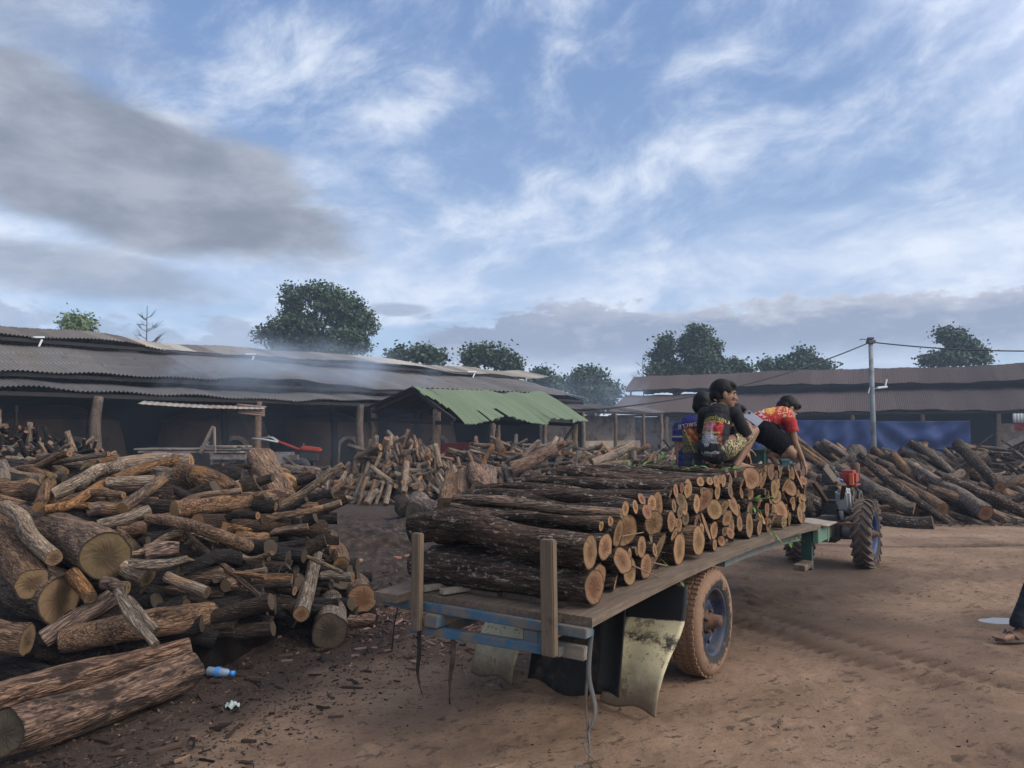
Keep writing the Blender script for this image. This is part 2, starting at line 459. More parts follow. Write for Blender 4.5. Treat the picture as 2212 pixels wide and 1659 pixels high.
# ------------------------------------------------------------------ logs
def catmull(P, t):
    n = len(P) - 1; s = min(max(t, 0), 1) * n; i = min(int(s), n - 1); f = s - i
    p0, p1, p2, p3 = P[max(i - 1, 0)], P[i], P[i + 1], P[min(i + 2, n)]
    return .5 * ((2 * p1) + (p2 - p0) * f + (2 * p0 - 5 * p1 + 4 * p2 - p3) * f * f + (3 * p1 - p0 - 3 * p2 + p3) * f ** 3)
def axis_frame(a, b):
    x = (b - a).normalized(); up = Vector((0, 0, 1)) if abs(x.z) < .97 else Vector((0, 1, 0))
    y = up.cross(x).normalized(); z = x.cross(y)
    m = Matrix((x, y, z)).transposed().to_4x4(); m.translation = (a + b) / 2
    return m
def log_shape(P, R, seed, ns, nr, rough=.05, tilt=(0, 0), flat=0.0):
    """P: local points along +X; returns rings (list of lists of Vector)"""
    rings = []; rnd = random.Random(seed); off = Vector((seed * 1.37 % 50, seed * 3.1 % 50, seed * .77 % 50))
    fph = rnd.random() * 6.28; prev = None
    for i in range(nr + 1):
        t = i / nr; c = catmull(P, t); d = (catmull(P, min(1, t + .02)) - catmull(P, max(0, t - .02))).normalized()
        j = t * (len(R) - 1); k = min(int(j), len(R) - 2); r = R[k] * (1 - (j - k)) + R[k + 1] * (j - k)
        up = prev or Vector((0, 0, 1)); nrm = (up - d * up.dot(d)).normalized(); prev = nrm; bn = d.cross(nrm)
        ring = []
        for q in range(ns):
            a = 2 * pi * q / ns; e = nrm * cos(a) + bn * sin(a)
            L = c + e * r
            n1 = mnoise.noise(Vector((L.x * 2.2, L.y * 5, L.z * 5)) + off)
            n2 = mnoise.noise(Vector((L.x * 7, L.y * 26, L.z * 26)) + off)
            n3 = mnoise.noise(Vector((cos(a) * 1.3, sin(a) * 1.3, 0)) + off)
            rr = r * (1 + rough * 2.2 * n1 + rough * 2.0 * n3) + min(r, .06) * rough * 1.6 * n2
            if flat: rr *= 1 - flat * max(0, cos(a - fph)) ** 2
            p = c + e * rr
            if i == 0 and tilt[0]: p = p + d * (tilt[0] * rr * cos(a - fph))
            if i == nr and tilt[1]: p = p + d * (tilt[1] * rr * cos(a - fph))
            ring.append(p)
        rings.append(ring)
    return rings
def cap_mesh(name, ring, cut, seed, outward, nring=5):
    c = sum(ring, Vector()) / len(ring); n = len(ring); rnd = random.Random(seed)
    vs = [Vector((0, 0, 0))]; rad = [0.]
    for k in range(1, nring + 1):
        f = k / nring
        for p in ring:
            vs.append((p - c) * f * (.995 if k < nring else 1.0) + Vector((rnd.uniform(-.002, .002) if k < nring else 0, 0, 0))); rad.append(f)
    fs = [(0, 1 + q, 1 + (q + 1) % n) for q in range(n)]
    for k in range(nring - 1):
        b = 1 + k * n
        fs += [(b + q, b + n + q, b + n + (q + 1) % n, b + (q + 1) % n) for q in range(n)]
    if not outward: fs = [tuple(reversed(f)) for f in fs]
    me = bpy.data.meshes.new(name); me.from_pydata([tuple(v) for v in vs], [], fs)
    a = me.attributes.new('rad', 'FLOAT', 'POINT'); a.data.foreach_set('value', rad); me.materials.append(cut)
    return me, c
def make_log(name, pts, R, label, bk='brown', cut=None, group=None, seed=None, ns=18, nr=16, rough=.05, ends=(1,), tilt=(0, 0), cat='log', flat=0.0, cutcol=None):
    pts = [Vector(p) for p in pts]; R = list(R) if isinstance(R, (list, tuple)) else [R, R]
    if len(R) == 1: R = R * 2
    seed = seed if seed is not None else make_log.n; make_log.n += 1
    if len(pts) == 2:
        rnd = random.Random(seed); L = (pts[1] - pts[0]).length; m = R[0] * .35
        j = lambda: Vector((rnd.uniform(-m, m), rnd.uniform(-m, m), rnd.uniform(-m, m)))
        pts = [pts[0], pts[0].lerp(pts[1], .35) + j(), pts[0].lerp(pts[1], .7) + j(), pts[1]]
    M = axis_frame(pts[0], pts[-1]); I = M.inverted(); P = [I @ p for p in pts]
    rings = log_shape(P, R, seed, ns, nr, rough, tilt, flat)
    vs = [p for r in rings for p in r]
    fs = [(i * ns + k, i * ns + (k + 1) % ns, (i + 1) * ns + (k + 1) % ns, (i + 1) * ns + k) for i in range(nr) for k in range(ns)]
    me = bpy.data.meshes.new(name); nb = len(fs)
    for e in (0, 1):
        if e not in ends:
            ring = [0 * ns + k for k in range(ns)] if e == 0 else [nr * ns + k for k in range(ns)]
            fs.append(tuple(reversed(ring)) if e == 0 else tuple(ring))
    me.from_pydata([tuple(v) for v in vs], [], fs)
    me.polygons.foreach_set('use_smooth', [i < nb for i in range(len(fs))])
    me.polygons.foreach_set('material_index', [0 if i < nb else 1 for i in range(len(fs))])
    a = me.attributes.new('rad', 'FLOAT', 'POINT'); a.data.foreach_set('value', [.5] * len(vs))
    me.materials.append(BK[bk]); me.materials.append(cut or CUT)
    o = bpy.data.objects.new(name, me); COL.objects.link(o); o.matrix_world = M
    tag(o, label, cat, group)
    for e in ends:
        cm, c = cap_mesh('cut_end', rings[0] if e == 0 else rings[-1], cut or CUT, seed + e, e == 1)
        co = bpy.data.objects.new('cut_end', cm); COL.objects.link(co); co.parent = o; co.location = c
    return o
make_log.n = 1

ORD = ['zeroth', 'first', 'second', 'third', 'fourth', 'fifth', 'sixth', 'seventh', 'eighth', 'ninth', 'tenth', 'eleventh', 'twelfth', 'thirteenth', 'fourteenth', 'fifteenth',
       'sixteenth', 'seventeenth', 'eighteenth', 'nineteenth', 'twentieth']
def ordinal(n):
    if n < len(ORD): return ORD[n]
    tens = {2: 'twenty', 3: 'thirty', 4: 'forty', 5: 'fifty', 6: 'sixty'}; t, q = divmod(n, 10)
    return tens[t] + '-' + ORD[q] if q else {2: 'twentieth', 3: 'thirtieth', 4: 'fortieth', 5: 'fiftieth', 6: 'sixtieth'}[t]
# ================================================================== GROUND
TA = radians(34.6)
TO = Vector((0.36, 3.49, 0)); TT = Vector((sin(TA), cos(TA), 0)); TR = Vector((cos(TA), -sin(TA), 0))
def T(lat, s, z=0.0): return TO + TR * lat + TT * s + Vector((0, 0, z))
def zdeck(s): return .69 + .07 * (1 - ((s - 2.1) / 2.3) ** 2)

def ruts(x, y, full=False):
    """two dried tyre tracks and churned mud, metres"""
    h = np.zeros_like(x); trk = np.zeros_like(x)
    for (px, py, ang, w, dep) in ((2.75, 4.6, radians(-31), .10, .040), (3.10, 4.6, radians(-29), .09, .026), (1.35, 3.2, radians(62), .10, .012), (2.1, 3.4, radians(55), .12, .010), (-.6, 3.6, radians(66), .10, .012), (3.3, 7.6, radians(60), .12, .012)):
        dx, dy = x - px, y - py; c, s_ = cos(ang), sin(ang)
        along = dx * s_ + dy * c; lat = dx * c - dy * s_ + .10 * np.sin(along * .7 + px)
        prof = np.exp(-(lat / w) ** 2) * sstep(3.6, 2.4, np.abs(along))
        lug = (.5 + .5 * np.sin(along * 2 * pi / .11 + np.abs(lat) * 30)) * sstep(.35, .6, fbm(x * 2.2, y * 2.2, 97, 3)) * 1.5
        h = h - prof * dep * (.45 + .75 * lug); trk = np.maximum(trk, prof * (.4 + .6 * lug) * min(1, dep / .025))
    return (h, trk) if full else h
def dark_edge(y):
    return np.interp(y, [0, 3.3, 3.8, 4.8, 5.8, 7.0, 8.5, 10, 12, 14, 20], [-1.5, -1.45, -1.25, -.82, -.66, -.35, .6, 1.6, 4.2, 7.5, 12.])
def gh(x, y):
    x = np.asarray(x, float); y = np.asarray(y, float)
    near = sstep(30, 8, y)
    h = (fbm(x * .35, y * .35, 3, 3) - .5) * .05 + (fbm(x * 1.6, y * 1.6, 11, 4) - .5) * .018 * near
    h = h + (fbm(x * 7, y * 7, 23, 4) - .5) * .013 * near
    clod = np.maximum(0, fbm(x * 17, y * 17, 37, 3) - .58) * .06 * sstep(14, 6, y) * (.25 + 1.5 * sstep(.45, .62, fbm(x * 1.1, y * 1.1, 91, 2)))
    h = h + clod + ruts(x, y)
    # churned, wet ground between the near heap and the middle one
    cx = sstep(2.2, .6, np.abs((x + 1.6) - (y - 9.5) * -.12) * .9) * sstep(6.3, 8.2, y) * sstep(17, 13, y)
    a = radians(62); sx = x * cos(a) - y * sin(a); lx = x * sin(a) + y * cos(a)
    rid = 1 - np.abs(2 * fbm(lx * .28 + 5, sx * 1.7, 51, 3) - 1)
    h = h + cx * ((rid - 0.78) * .42 + (fbm(x * 3.5, y * 3.5, 61, 4) - .5) * .20)
    # the bed of the puddle beside the walker, and the long wet track
    for (px, py, a_, b_) in PUDS:
        q = ((x - px) / a_) ** 2 + ((y - py) / b_) ** 2
        h = h * sstep(.5, 2.0, q) - .035 * np.exp(-q * .9)
    return h
pc = ground_at(2225, 1338)
PUDS = [(pc.x + .1, pc.y, .50, .16)]
for (u_, v_, a_, b_) in ((1985, 1181, .9, .05), (2130, 1178, .7, .06), (2080, 1120, .5, .10), (2195, 1121, .4, .07), (762, 1168, .30, .10), (815, 1155, .32, .09), (1010, 1338, .24, .07), (860, 1336, .20, .05), (1800, 1178, .4, .03)):
    q_ = ground_at(u_, v_); PUDS.append((q_.x, q_.y, a_, b_))
def gz(x, y): return float(gh(np.array([x]), np.array([y]))[0])

def axis_grid(lo, hi, d, far, ratio=1.13):
    c = list(np.arange(lo, hi + 1e-6, d)); s_ = d; a, b = c[0], c[-1]; L, Rr = [], []
    while b < far: s_ = min(s_ * ratio, 12); b += s_; Rr.append(b)
    s_ = d
    while a > -far if lo < 0 else a > -20: s_ = min(s_ * ratio, 12); a -= s_; L.append(a)
    return np.array(L[::-1] + c + Rr)
def build_ground():
    xs = axis_grid(-5.0, 5.6, .034, 160, 1.05); ys = axis_grid(2.6, 12.5, .034, 170, 1.05)
    X, Y = np.meshgrid(xs, ys); Z = gh(X, Y)
    nx, ny = len(xs), len(ys)
    v = np.stack([X.ravel(), Y.ravel(), Z.ravel()], 1)
    i = np.arange(nx * ny).reshape(ny, nx)
    f = np.stack([i[:-1, :-1].ravel(), i[:-1, 1:].ravel(), i[1:, 1:].ravel(), i[1:, :-1].ravel()], 1)
    me = bpy.data.meshes.new('ground')
    me.vertices.add(len(v)); me.vertices.foreach_set('co', v.ravel().astype(np.float32))
    me.loops.add(f.size); me.loops.foreach_set('vertex_index', f.ravel().astype(np.int32))
    me.polygons.add(len(f)); me.polygons.foreach_set('loop_start', np.arange(0, f.size, 4, dtype=np.int32))
    me.polygons.foreach_set('use_smooth', [True] * len(f)); me.update(calc_edges=True)
    n1 = fbm(X * .9, Y * .9, 71, 4) - .5; n2 = fbm(X * 4, Y * 4, 73, 4) - .5
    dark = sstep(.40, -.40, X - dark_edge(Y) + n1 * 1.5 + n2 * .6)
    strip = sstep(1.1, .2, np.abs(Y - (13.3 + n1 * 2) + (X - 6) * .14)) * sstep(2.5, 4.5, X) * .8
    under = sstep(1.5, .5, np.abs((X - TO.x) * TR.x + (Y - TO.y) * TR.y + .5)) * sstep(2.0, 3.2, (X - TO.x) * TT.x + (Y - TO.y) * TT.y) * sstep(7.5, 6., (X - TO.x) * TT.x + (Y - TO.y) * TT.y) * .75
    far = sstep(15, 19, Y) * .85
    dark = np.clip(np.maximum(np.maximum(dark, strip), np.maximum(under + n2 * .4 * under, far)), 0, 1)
    wet = np.clip(sstep(3.2, .8, np.abs(X + 1.2 - (Y - 9.5) * .2)) * sstep(6, 8, Y) * sstep(16, 13, Y) * (1 + n1 * 1.5), 0, 1)
    for (px, py, a_, b_) in PUDS: wet = np.maximum(wet, np.exp(-(((X - px) / (a_ * 1.5)) ** 2 + ((Y - py) / (b_ * 1.9)) ** 2)))
    trk = ruts(X, Y, True)[1]
    for nm, arr in (('dark', dark), ('wet', wet), ('track', trk)):
        a = me.attributes.new(nm, 'FLOAT', 'POINT'); a.data.foreach_set('value', arr.ravel().astype(np.float32))
    def fn(g, b):
        tc = g.node('ShaderNodeTexCoord'); P = K(g, tc.outputs['Object'])
        x, y, z = g.sep(P)
        n1 = g.noise(P, 1.1, 6, .62); n2 = g.noise(P, 9, 10, .72); n3 = g.noise(P, 55, 7, .78); n4 = g.noise(P, 190, 3, .7)
        a = radians(60)
        st = g.noise(g.xyz((x * sin(a) + y * cos(a)) * 5., (x * cos(a) - y * sin(a)) * 26., 0.), 1., 6, .68, .4)
        tan = g.ramp(n1 * .45 + n2 * .35 + st * .2, [(.34, (.095, .058, .038)), (.50, (.222, .143, .093)), (.64, (.325, .224, .154))])
        tan = g.mix(g.step(st + (n2 - .5) * .9, .56, .66) * .8, tan, (.050, .032, .022))
        tan = g.mix(g.step(n3 + (n2 - .5) * .8, .57, .66) * .65, tan, (.040, .026, .019))
        tan = g.mix(g.step(n4 + (n3 - .5) * .5, .60, .68) * .5, tan, (.035, .024, .018))
        tan = g.mix(g.step(n3 + (n1 - .5) * .3, .36, .28) * .5, tan, (.31, .23, .165))
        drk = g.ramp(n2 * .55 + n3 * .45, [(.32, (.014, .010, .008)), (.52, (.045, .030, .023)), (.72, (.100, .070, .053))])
        chips = g.step(g.noise(g.xyz(x * 60., y * 60., n2 * 3.), 1., 3, .7), .63, .69)
        drk = g.mix(chips * .6, drk, (.17, .10, .062))
        damp = g.step(g.noise(P, .55, 5, .6, .4) + (n2 - .5) * .25, .50, .60)
        tan = g.mix(damp * .55, tan, g.mix(n3, (.055, .034, .025), (.150, .095, .067)))
        tan = g.mix(g.attr('track') * g.step(n2, .30, .55) * .6, tan, (.060, .037, .025))
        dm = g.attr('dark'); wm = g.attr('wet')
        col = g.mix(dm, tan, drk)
        col = g.mix(wm * .8, col, g.mix(g.step(n2, .38, .62), (.008, .006, .005), (.055, .040, .032)))
        g.put(b.inputs['Base Color'], col)
        ro = g.lin(wm * g.step(n2 + (n1 - .5) * .5, .55, .63), 0, 1, .95, .30)
        g.put(b.inputs['Roughness'], ro)
        g.put(b.inputs['Normal'], g.bump(n2 * .22 + n3 * .8 + n4 * .4 + st * .25 + chips * .3, .75, .020))
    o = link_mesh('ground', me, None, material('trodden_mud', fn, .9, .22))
    tag(o, kind='structure')
build_ground()
wm_ = material('puddle_water', lambda g, b: (g.put(b.inputs['Base Color'], (.035, .030, .026)), g.put(b.inputs['Normal'], g.bump(g.noise(K(g, g.node('ShaderNodeTexCoord').outputs['Object']), 9, 2), .02, .01))), .03, .6)
wm2 = material('puddle_muddy', lambda g, b: g.put(b.inputs['Base Color'], (.25, .165, .09)), .12, .5)
def puddle(px, py, a, b, m, z=None):
    rnd = random.Random(int(px * 100)); z = z if z is not None else gz(px, py) + .014
    n = 40; ph = [rnd.random() * 6.28 for _ in range(4)]
    ring = []
    for k in range(n):
        t = 2 * pi * k / n; r = 1 + .20 * sin(2 * t + ph[0]) + .16 * sin(3 * t + ph[1]) + .10 * sin(5 * t + ph[2]) + .06 * sin(9 * t + ph[3])
        ring.append((px + a * r * cos(t), py + b * r * sin(t), z))
    mb = MB(); mb.add(ring + [(px, py, z)], [(k, (k + 1) % n, n) for k in range(n)]); tag(mb.build('puddle', m), kind='structure')
puddle(*PUDS[0], wm_, z=gz(PUDS[0][0], PUDS[0][1]) + .020)
for i_, p_ in enumerate(PUDS[1:]): puddle(p_[0], p_[1], p_[2] * 1.1, p_[3] * 1.1, wm2 if i_ in (4, 5) else wm_)

# ================================================================== SHEDS
SHA = radians(43.8)
LA, LN, LO = Vector((sin(SHA), cos(SHA), 0)), Vector((-cos(SHA), sin(SHA), 0)), Vector((-13.9, 20.8, 0))
def L(s, p, z=0.0): return LO + LA * s + LN * p + Vector((0, 0, z))
RA, RN, RO = Vector((.907, -.421, 0)), Vector((.421, .907, 0)), Vector((10.9, 54., 0))
def R_(s, p, z=0.0): return RO + RA * s + RN * p + Vector((0, 0, z))

def tin(name, base, stripes):
    """corrugated sheets: every sheet its own weathered tone (mesh attribute), streaks of rust down the slope"""
    def fn(g, b):
        sh = g.attr('sheet'); u = g.attr('uu'); v = g.attr('vv')
        tc = g.node('ShaderNodeTexCoord'); P = K(g, tc.outputs['Object'])
        n = g.noise(P, 1.2, 6, .65); st = g.noise(g.xyz(u * 5., v * .5, sh * 20.), 1., 5, .65)
        col = g.ramp(sh * .75 + (n - .5) * .35 + .1, stripes)
        col = g.mix(g.step(st, .52, .74) * .6, col, base)
        col = g.mix(g.step(n + (st - .5) * .5, .62, .74) * .5, col, tuple(q * .45 for q in base))
        g.put(b.inputs['Base Color'], col)
    return material(name, fn, .85, .12)
TIN_OLD = tin('old_grey_tin', (.10, .078, .062), [(.10, (.095, .078, .068)), (.40, (.19, .17, .15)), (.62, (.27, .245, .21)), (.80, (.38, .35, .30)), (.95, (.26, .14, .08))])
TIN_DRK = tin('sooty_tin', (.052, .044, .040), [(.1, (.062, .056, .054)), (.45, (.098, .092, .090)), (.75, (.130, .122, .117)), (.95, (.118, .098, .076))])
TIN_RED = tin('maroon_tin', (.058, .040, .040), [(.1, (.068, .050, .046)), (.5, (.082, .060, .055)), (.95, (.097, .072, .066))])
TIN_GRN = tin('green_tin', (.095, .115, .080), [(.1, (.120, .155, .100)), (.5, (.155, .195, .128)), (.95, (.195, .235, .160))])
WOODP = bark('weathered_post_wood', (.05, .035, .025), (.19, .13, .09), (.33, .25, .18), lich=0)
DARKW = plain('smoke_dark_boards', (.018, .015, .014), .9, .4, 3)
TIMB = plain('weathered_timber', (.17, .13, .10), .85, .35, 8, dirt=(.05, .035, .025), dirt_amt=.4)
CLAY = plain('kiln_clay', (.105, .066, .046), .95, .35, 1.5, dirt=(.05, .04, .035), dirt_amt=.5, dscale=.8, bump=.5)
SOOT = plain('soot_black', (.008, .007, .007), .95, .3, 5)
GREYB = plain('grey_wall_boards', (.16, .135, .12), .9, .3, 2, dirt=(.07, .055, .045), dscale=1.5)
CEM = plain('stained_cement', (.30, .245, .19), .9, .2, 1.2, dirt=(.15, .115, .085), dscale=.9, dirt_amt=.6)

def corr(mb, e0, e1, r0, r1, pitch=.125, amp=.026, rows=5, sag=None, seed=0, sheet_w=.76, edge=.03, attrs=None, skip=None, lap=0):
    """corrugated plane between eave line e0-e1 and ridge line r0-r1; records per-vertex sheet tone"""
    e0, e1, r0, r1 = map(Vector, (e0, e1, r0, r1)); Ln = (e1 - e0).length; nx = int(Ln / pitch * 4); rnd = random.Random(seed)
    nrm = (e1 - e0).cross(r0 - e0).normalized()
    if nrm.z < 0: nrm = -nrm
    tones = [min(1, max(0, rnd.gauss(.45, .2))) for _ in range(int(Ln / sheet_w) + 3)]
    run = 0.45
    for i in range(len(tones)):            # sheets of one delivery lie side by side
        if rnd.random() < .30: run = rnd.random()
        tones[i] = min(1, max(0, run + rnd.gauss(0, .11)))
    vs, fs, av, au, at_ = [], [], [], [], []
    drop = [rnd.gauss(0, edge) for _ in tones]
    for j in range(rows + 1):
        v = j / rows
        for i in range(nx + 1):
            u = i / nx; a = e0.lerp(e1, u); b = r0.lerp(r1, u); p = a.lerp(b, v); x = u * Ln; k = int(x / sheet_w)
            if j == 0: p = p + (a - b).normalized() * drop[k]
            s_ = sag(x, v) if sag else 0
            p = p + nrm * (amp * cos(2 * pi * x / pitch) + (.006 if k % 2 else 0) + (.035 * (1 - ((v * (r0 - e0).length + .35 * (k % 3 == 1)) % lap) / lap) if lap else 0)) + Vector((0, 0, s_))
            vs.append(p); au.append(x); av.append(v * (r0 - e0).length); at_.append(tones[k])
    for j in range(rows):
        for i in range(nx):
            if skip and skip((i + .5) / nx * Ln, (j + .5) / rows): continue
            fs.append((j * (nx + 1) + i, j * (nx + 1) + i + 1, (j + 1) * (nx + 1) + i + 1, (j + 1) * (nx + 1) + i))
    mb.add(vs, fs, 0, True)
    for k_, l_ in (('sheet', at_), ('uu', au), ('vv', av)): mb.__dict__.setdefault('at', {}).setdefault(k_, []).extend(l_)
def build_roof(mb, name, m, parent):
    me = mb.mesh(name)
    me.transform(mat_of(parent).inverted())
    for k_, l_ in mb.at.items():
        a = me.attributes.new(k_, 'FLOAT', 'POINT'); a.data.foreach_set('value', l_)
    return link_mesh(name, me, parent, m)
def sagger(seed, a1, l1, a2=.03, l2=2.3):
    rnd = random.Random(seed); p1, p2, p3 = rnd.random() * 6, rnd.random() * 6, rnd.random() * 6
    return lambda x, v: (a1 * sin(x * 2 * pi / l1 + p1) + a1 * .5 * sin(x * 2 * pi / (l1 * .43) + p3) + a2 * sin(x * 2 * pi / l2 + p2)) * (1 - .25 * v)

def post(parent, a, b, r, seed, name='post', m=None):
    a, b = Vector(a), Vector(b); M = axis_frame(a, b); I = M.inverted(); rnd = random.Random(seed)
    P = [I @ a, I @ a.lerp(b, .35) + Vector((0, rnd.uniform(-r, r) * .4, rnd.uniform(-r, r) * .4)), I @ a.lerp(b, .7) + Vector((0, rnd.uniform(-r, r) * .4, rnd.uniform(-r, r) * .4)), I @ b]
    rings = log_shape(P, [r * 1.1, r, r * .88], seed, 12, 10, .06); vs = [p for q in rings for p in q]
    fs = [(i * 12 + k, i * 12 + (k + 1) % 12, (i + 1) * 12 + (k + 1) % 12, (i + 1) * 12 + k) for i in range(10) for k in range(12)] + [tuple(range(120, 132))]
    me = bpy.data.meshes.new(name); me.from_pydata([tuple(v) for v in vs], [], fs); me.polygons.foreach_set('use_smooth', [True] * len(fs))
    o = link_mesh(name, me, parent, m or WOODP); o.matrix_local = mat_of(parent).inverted() @ M
    return o

def left_shed():
    t = thing('kiln_shed', 'long smoky shed with three tiers of grey corrugated roof and dark open bays', 'shed', L(10, 4))
    mb = MB(); corr(mb, L(-14, 0, 2.75), L(33.2, 0, 2.75), L(-14, 1.7, 3.07), L(33.2, 1.7, 3.07), rows=3, sag=sagger(1, .045, 13), seed=3)
    build_roof(mb, 'lower_roof', TIN_DRK, t)
    mb = MB(); corr(mb, L(-14, 1.2, 3.36), L(27.1, 1.2, 3.36), L(-14, 6, 4.6), L(27.1, 6, 4.6), rows=40, sag=sagger(2, .09, 17), seed=5, lap=1.72)
    corr(mb, L(-14, 14.8, 3.36), L(27.1, 14.8, 3.36), L(-14, 10, 4.6), L(27.1, 10, 4.6), pitch=.4, rows=2, seed=6)
    build_roof(mb, 'main_roof', TIN_DRK, t)
    mb = MB(); corr(mb, L(-14, 5.5, 4.84), L(29, 5.5, 4.80), L(-14, 8, 5.42), L(29, 8, 5.35), rows=4, sag=sagger(3, .10, 15, .05, 5), seed=11, edge=.05)
    corr(mb, L(-14, 10.5, 4.84), L(29, 10.5, 4.8), L(-14, 8, 5.42), L(29, 8, 5.35), pitch=.4, rows=2, seed=7, sag=sagger(3, .10, 15, .05, 5))
    build_roof(mb, 'ridge_roof', TIN_OLD, t)
    # roof frame
    mb = MB()
    for s in np.arange(-13, 28, 3.3):
        mb.beam(L(s, 1.3, 3.22), L(s, 8, 5.0), .10, .14); mb.beam(L(s, 14.6, 3.22), L(s, 8, 5.0), .10, .14); mb.beam(L(s, .2, 2.60), L(s, 1.9, 2.92), .08, .10)
    for p, z in ((1.35, 3.24), (6, 4.42), (10, 4.42), (.12, 2.62), (1.6, 2.9), (5.6, 4.70), (10.4, 4.70)):
        mb.beam(L(-14, p, z), L(27 if p > .5 else 33, p, z), .09, .12)
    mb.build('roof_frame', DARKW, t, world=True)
    # walls at the back and the ends, with daylight gaps between a few boards
    mb = MB(); rnd = random.Random(4); x = -14.
    while x < 30:
        w = rnd.uniform(.5, 1.4); h = 2.66
        mb.box(L(x + w / 2, 14.0, h / 2), (w + .0, .05 + .02 * rnd.random(), h), Matrix((LA, LN, (0, 0, 1))).transposed())
        mb.box(L(x + w / 2, 14.02, 2.97), (w, .05, .80), Matrix((LA, LN, (0, 0, 1))).transposed())
        x += w + (0)
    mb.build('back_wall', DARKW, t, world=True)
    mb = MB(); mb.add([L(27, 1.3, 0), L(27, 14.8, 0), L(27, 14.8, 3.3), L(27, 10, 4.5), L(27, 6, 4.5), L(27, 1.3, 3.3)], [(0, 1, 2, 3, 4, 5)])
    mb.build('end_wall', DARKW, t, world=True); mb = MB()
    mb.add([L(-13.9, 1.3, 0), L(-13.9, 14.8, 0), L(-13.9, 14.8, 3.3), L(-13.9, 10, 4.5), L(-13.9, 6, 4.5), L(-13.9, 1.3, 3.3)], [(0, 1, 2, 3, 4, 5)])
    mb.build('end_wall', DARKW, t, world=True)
    # posts along the eave
    for i, (u, r) in enumerate(((212, .155), (563, .115), (783, .14))):
        # depth on the eave line for this picture column
        q = (u - UC) / FPX; s = (q * (LO.y) - LO.x) / (LA.x - q * LA.y)
        b = L(s, .12); post(t, (b.x, b.y, -.1), (b.x + (.05 if i == 0 else 0), b.y, 2.62), r, 40 + i)
    for i, s in enumerate((-8, 22.5, 25.5, 28.3, 31, 32.8)):
        b = L(s, .15); post(t, (b.x, b.y, -.1), (b.x, b.y, 2.62), .10, 60 + i)
    for i, s in enumerate((-6, -1.5, 3.2, 7.8, 12.5, 17, 21.5)):
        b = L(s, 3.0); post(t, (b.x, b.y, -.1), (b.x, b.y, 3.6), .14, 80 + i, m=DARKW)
    # white brackets hanging under the ridge eave
    for u, v in ((78, 727), (540, 763), (1020, 798)):
        q = (u - UC) / FPX; b0 = L(0, 5.4); s = (q * b0.y - b0.x) / (LA.x - q * LA.y); mb = MB(); p = L(s, 5.35, 4.72)
        mb.box(p + Vector((-.05, 0, .10)), (.45, .02, .06)); mb.box(p + Vector((.05, 0, -.10)), (.06, .02, .26), Matrix.Rotation(.4, 3, 'Y'))
        mb.build('lamp_bracket', plain('white_paint', (.75, .77, .78), .6, .1), t, world=True)
    # low grey front wall of the far bay
    mb = MB(); MX = Matrix((LA, LN, (0, 0, 1))).transposed()
    for k in range(9):
        mb.box(L(24.6 + k * .95, 1.9, 1.25), (.93, .04 + .01 * (k % 2), 2.5), MX)
    mb.build('board_wall', GREYB, t, world=True)
    mb = MB(); mb.box(L(29.6, 1.72, .55), (6.6, .10, 1.1), MX, bev=.02)
    for k in (-1.4, .2, 1.8): mb.box(L(29.6 + k, 1.62, .72), (1.3, .10, .20), MX)
    mb.build('cement_wall', CEM, t, world=True)
    return t
left_shed()

# the row of clay charcoal kilns inside: curved fronts with an arched stoke hole
def kiln(s, number=None, label=''):
    base = L(s, 3.9); t = thing('charcoal_kiln', label, 'kiln', base, -SHA + pi / 2, 'clay kilns in a row under the smoky shed')
    # local: x along the shed, y away from the yard
    def shell(u, v):
        a = (u - .5) * pi * 1.0; z = v * 2.0; r = 2.35 * (1 - .16 * v * v); fl = .82
        return (r * sin(a) * 1.0, 1.9 - 1.9 * cos(a) ** fl * (1 - .12 * v * v) if abs(a) < pi / 2 - 1e-4 else 1.9, z)
    mb = MB(); mb.sheet(shell, 28, 6)
    mb.sheet(lambda u, v: (2.35 * .84 * (1 - v) * sin((u - .5) * 2 * pi), 1.9 - 1.8 * (1 - v) * cos((u - .5) * 2 * pi), 2.0 + .55 * sin(v * pi / 2)), 28, 5)
    mb.build('clay_shell', CLAY, t)
    mb = MB(); n = 12
    pts = [(-.42, -.02, 0)] + [(-.42 * cos(pi * k / n), -.04, .85 + .42 * sin(pi * k / n)) for k in range(n + 1)] + [(.42, -.02, 0)]
    inner = pts; outer = [(p[0] * 1.35, p[1] - .05, p[2] + (.16 if 0 < i < n + 2 else 0)) for i, p in enumerate(pts)]
    m = len(pts); mb.add(inner + outer, [(i, i + 1, m + i + 1, m + i) for i in range(m - 1)])
    mb.add(outer + [(p[0], p[1] + .5, p[2]) for p in outer], [(i, i + 1, m + i + 1, m + i) for i in range(m - 1)])
    mb.build('arch_rim', CEM, t)
    mb = MB(); mb.add([(p[0], p[1] - .012, p[2]) for p in pts], [tuple(range(m))]); mb.build('stoke_hole', SOOT, t)
    if number:
        text_part(number, t, Matrix.Translation((-.95, -.035 - .0, 1.05)) @ Matrix.Rotation(pi / 2, 4, 'X'), .42, plain('chalk_white', (.62, .60, .55), .9, .1), 'painted_number', bend=lambda p: Vector((p.x, .17, p.z)))
def text_mesh(body, size, extr=.0, sp=1.0):
    cu = bpy.data.curves.new('lettering', 'FONT'); cu.body = body; cu.size = size; cu.align_x = 'CENTER'; cu.align_y = 'CENTER'; cu.extrude = extr; cu.space_character = sp; cu.resolution_u = 3
    o = bpy.data.objects.new('lettering', cu); COL.objects.link(o); dg = bpy.context.evaluated_depsgraph_get()
    me = bpy.data.meshes.new_from_object(o.evaluated_get(dg)); bpy.data.objects.remove(o); bpy.data.curves.remove(cu); return me
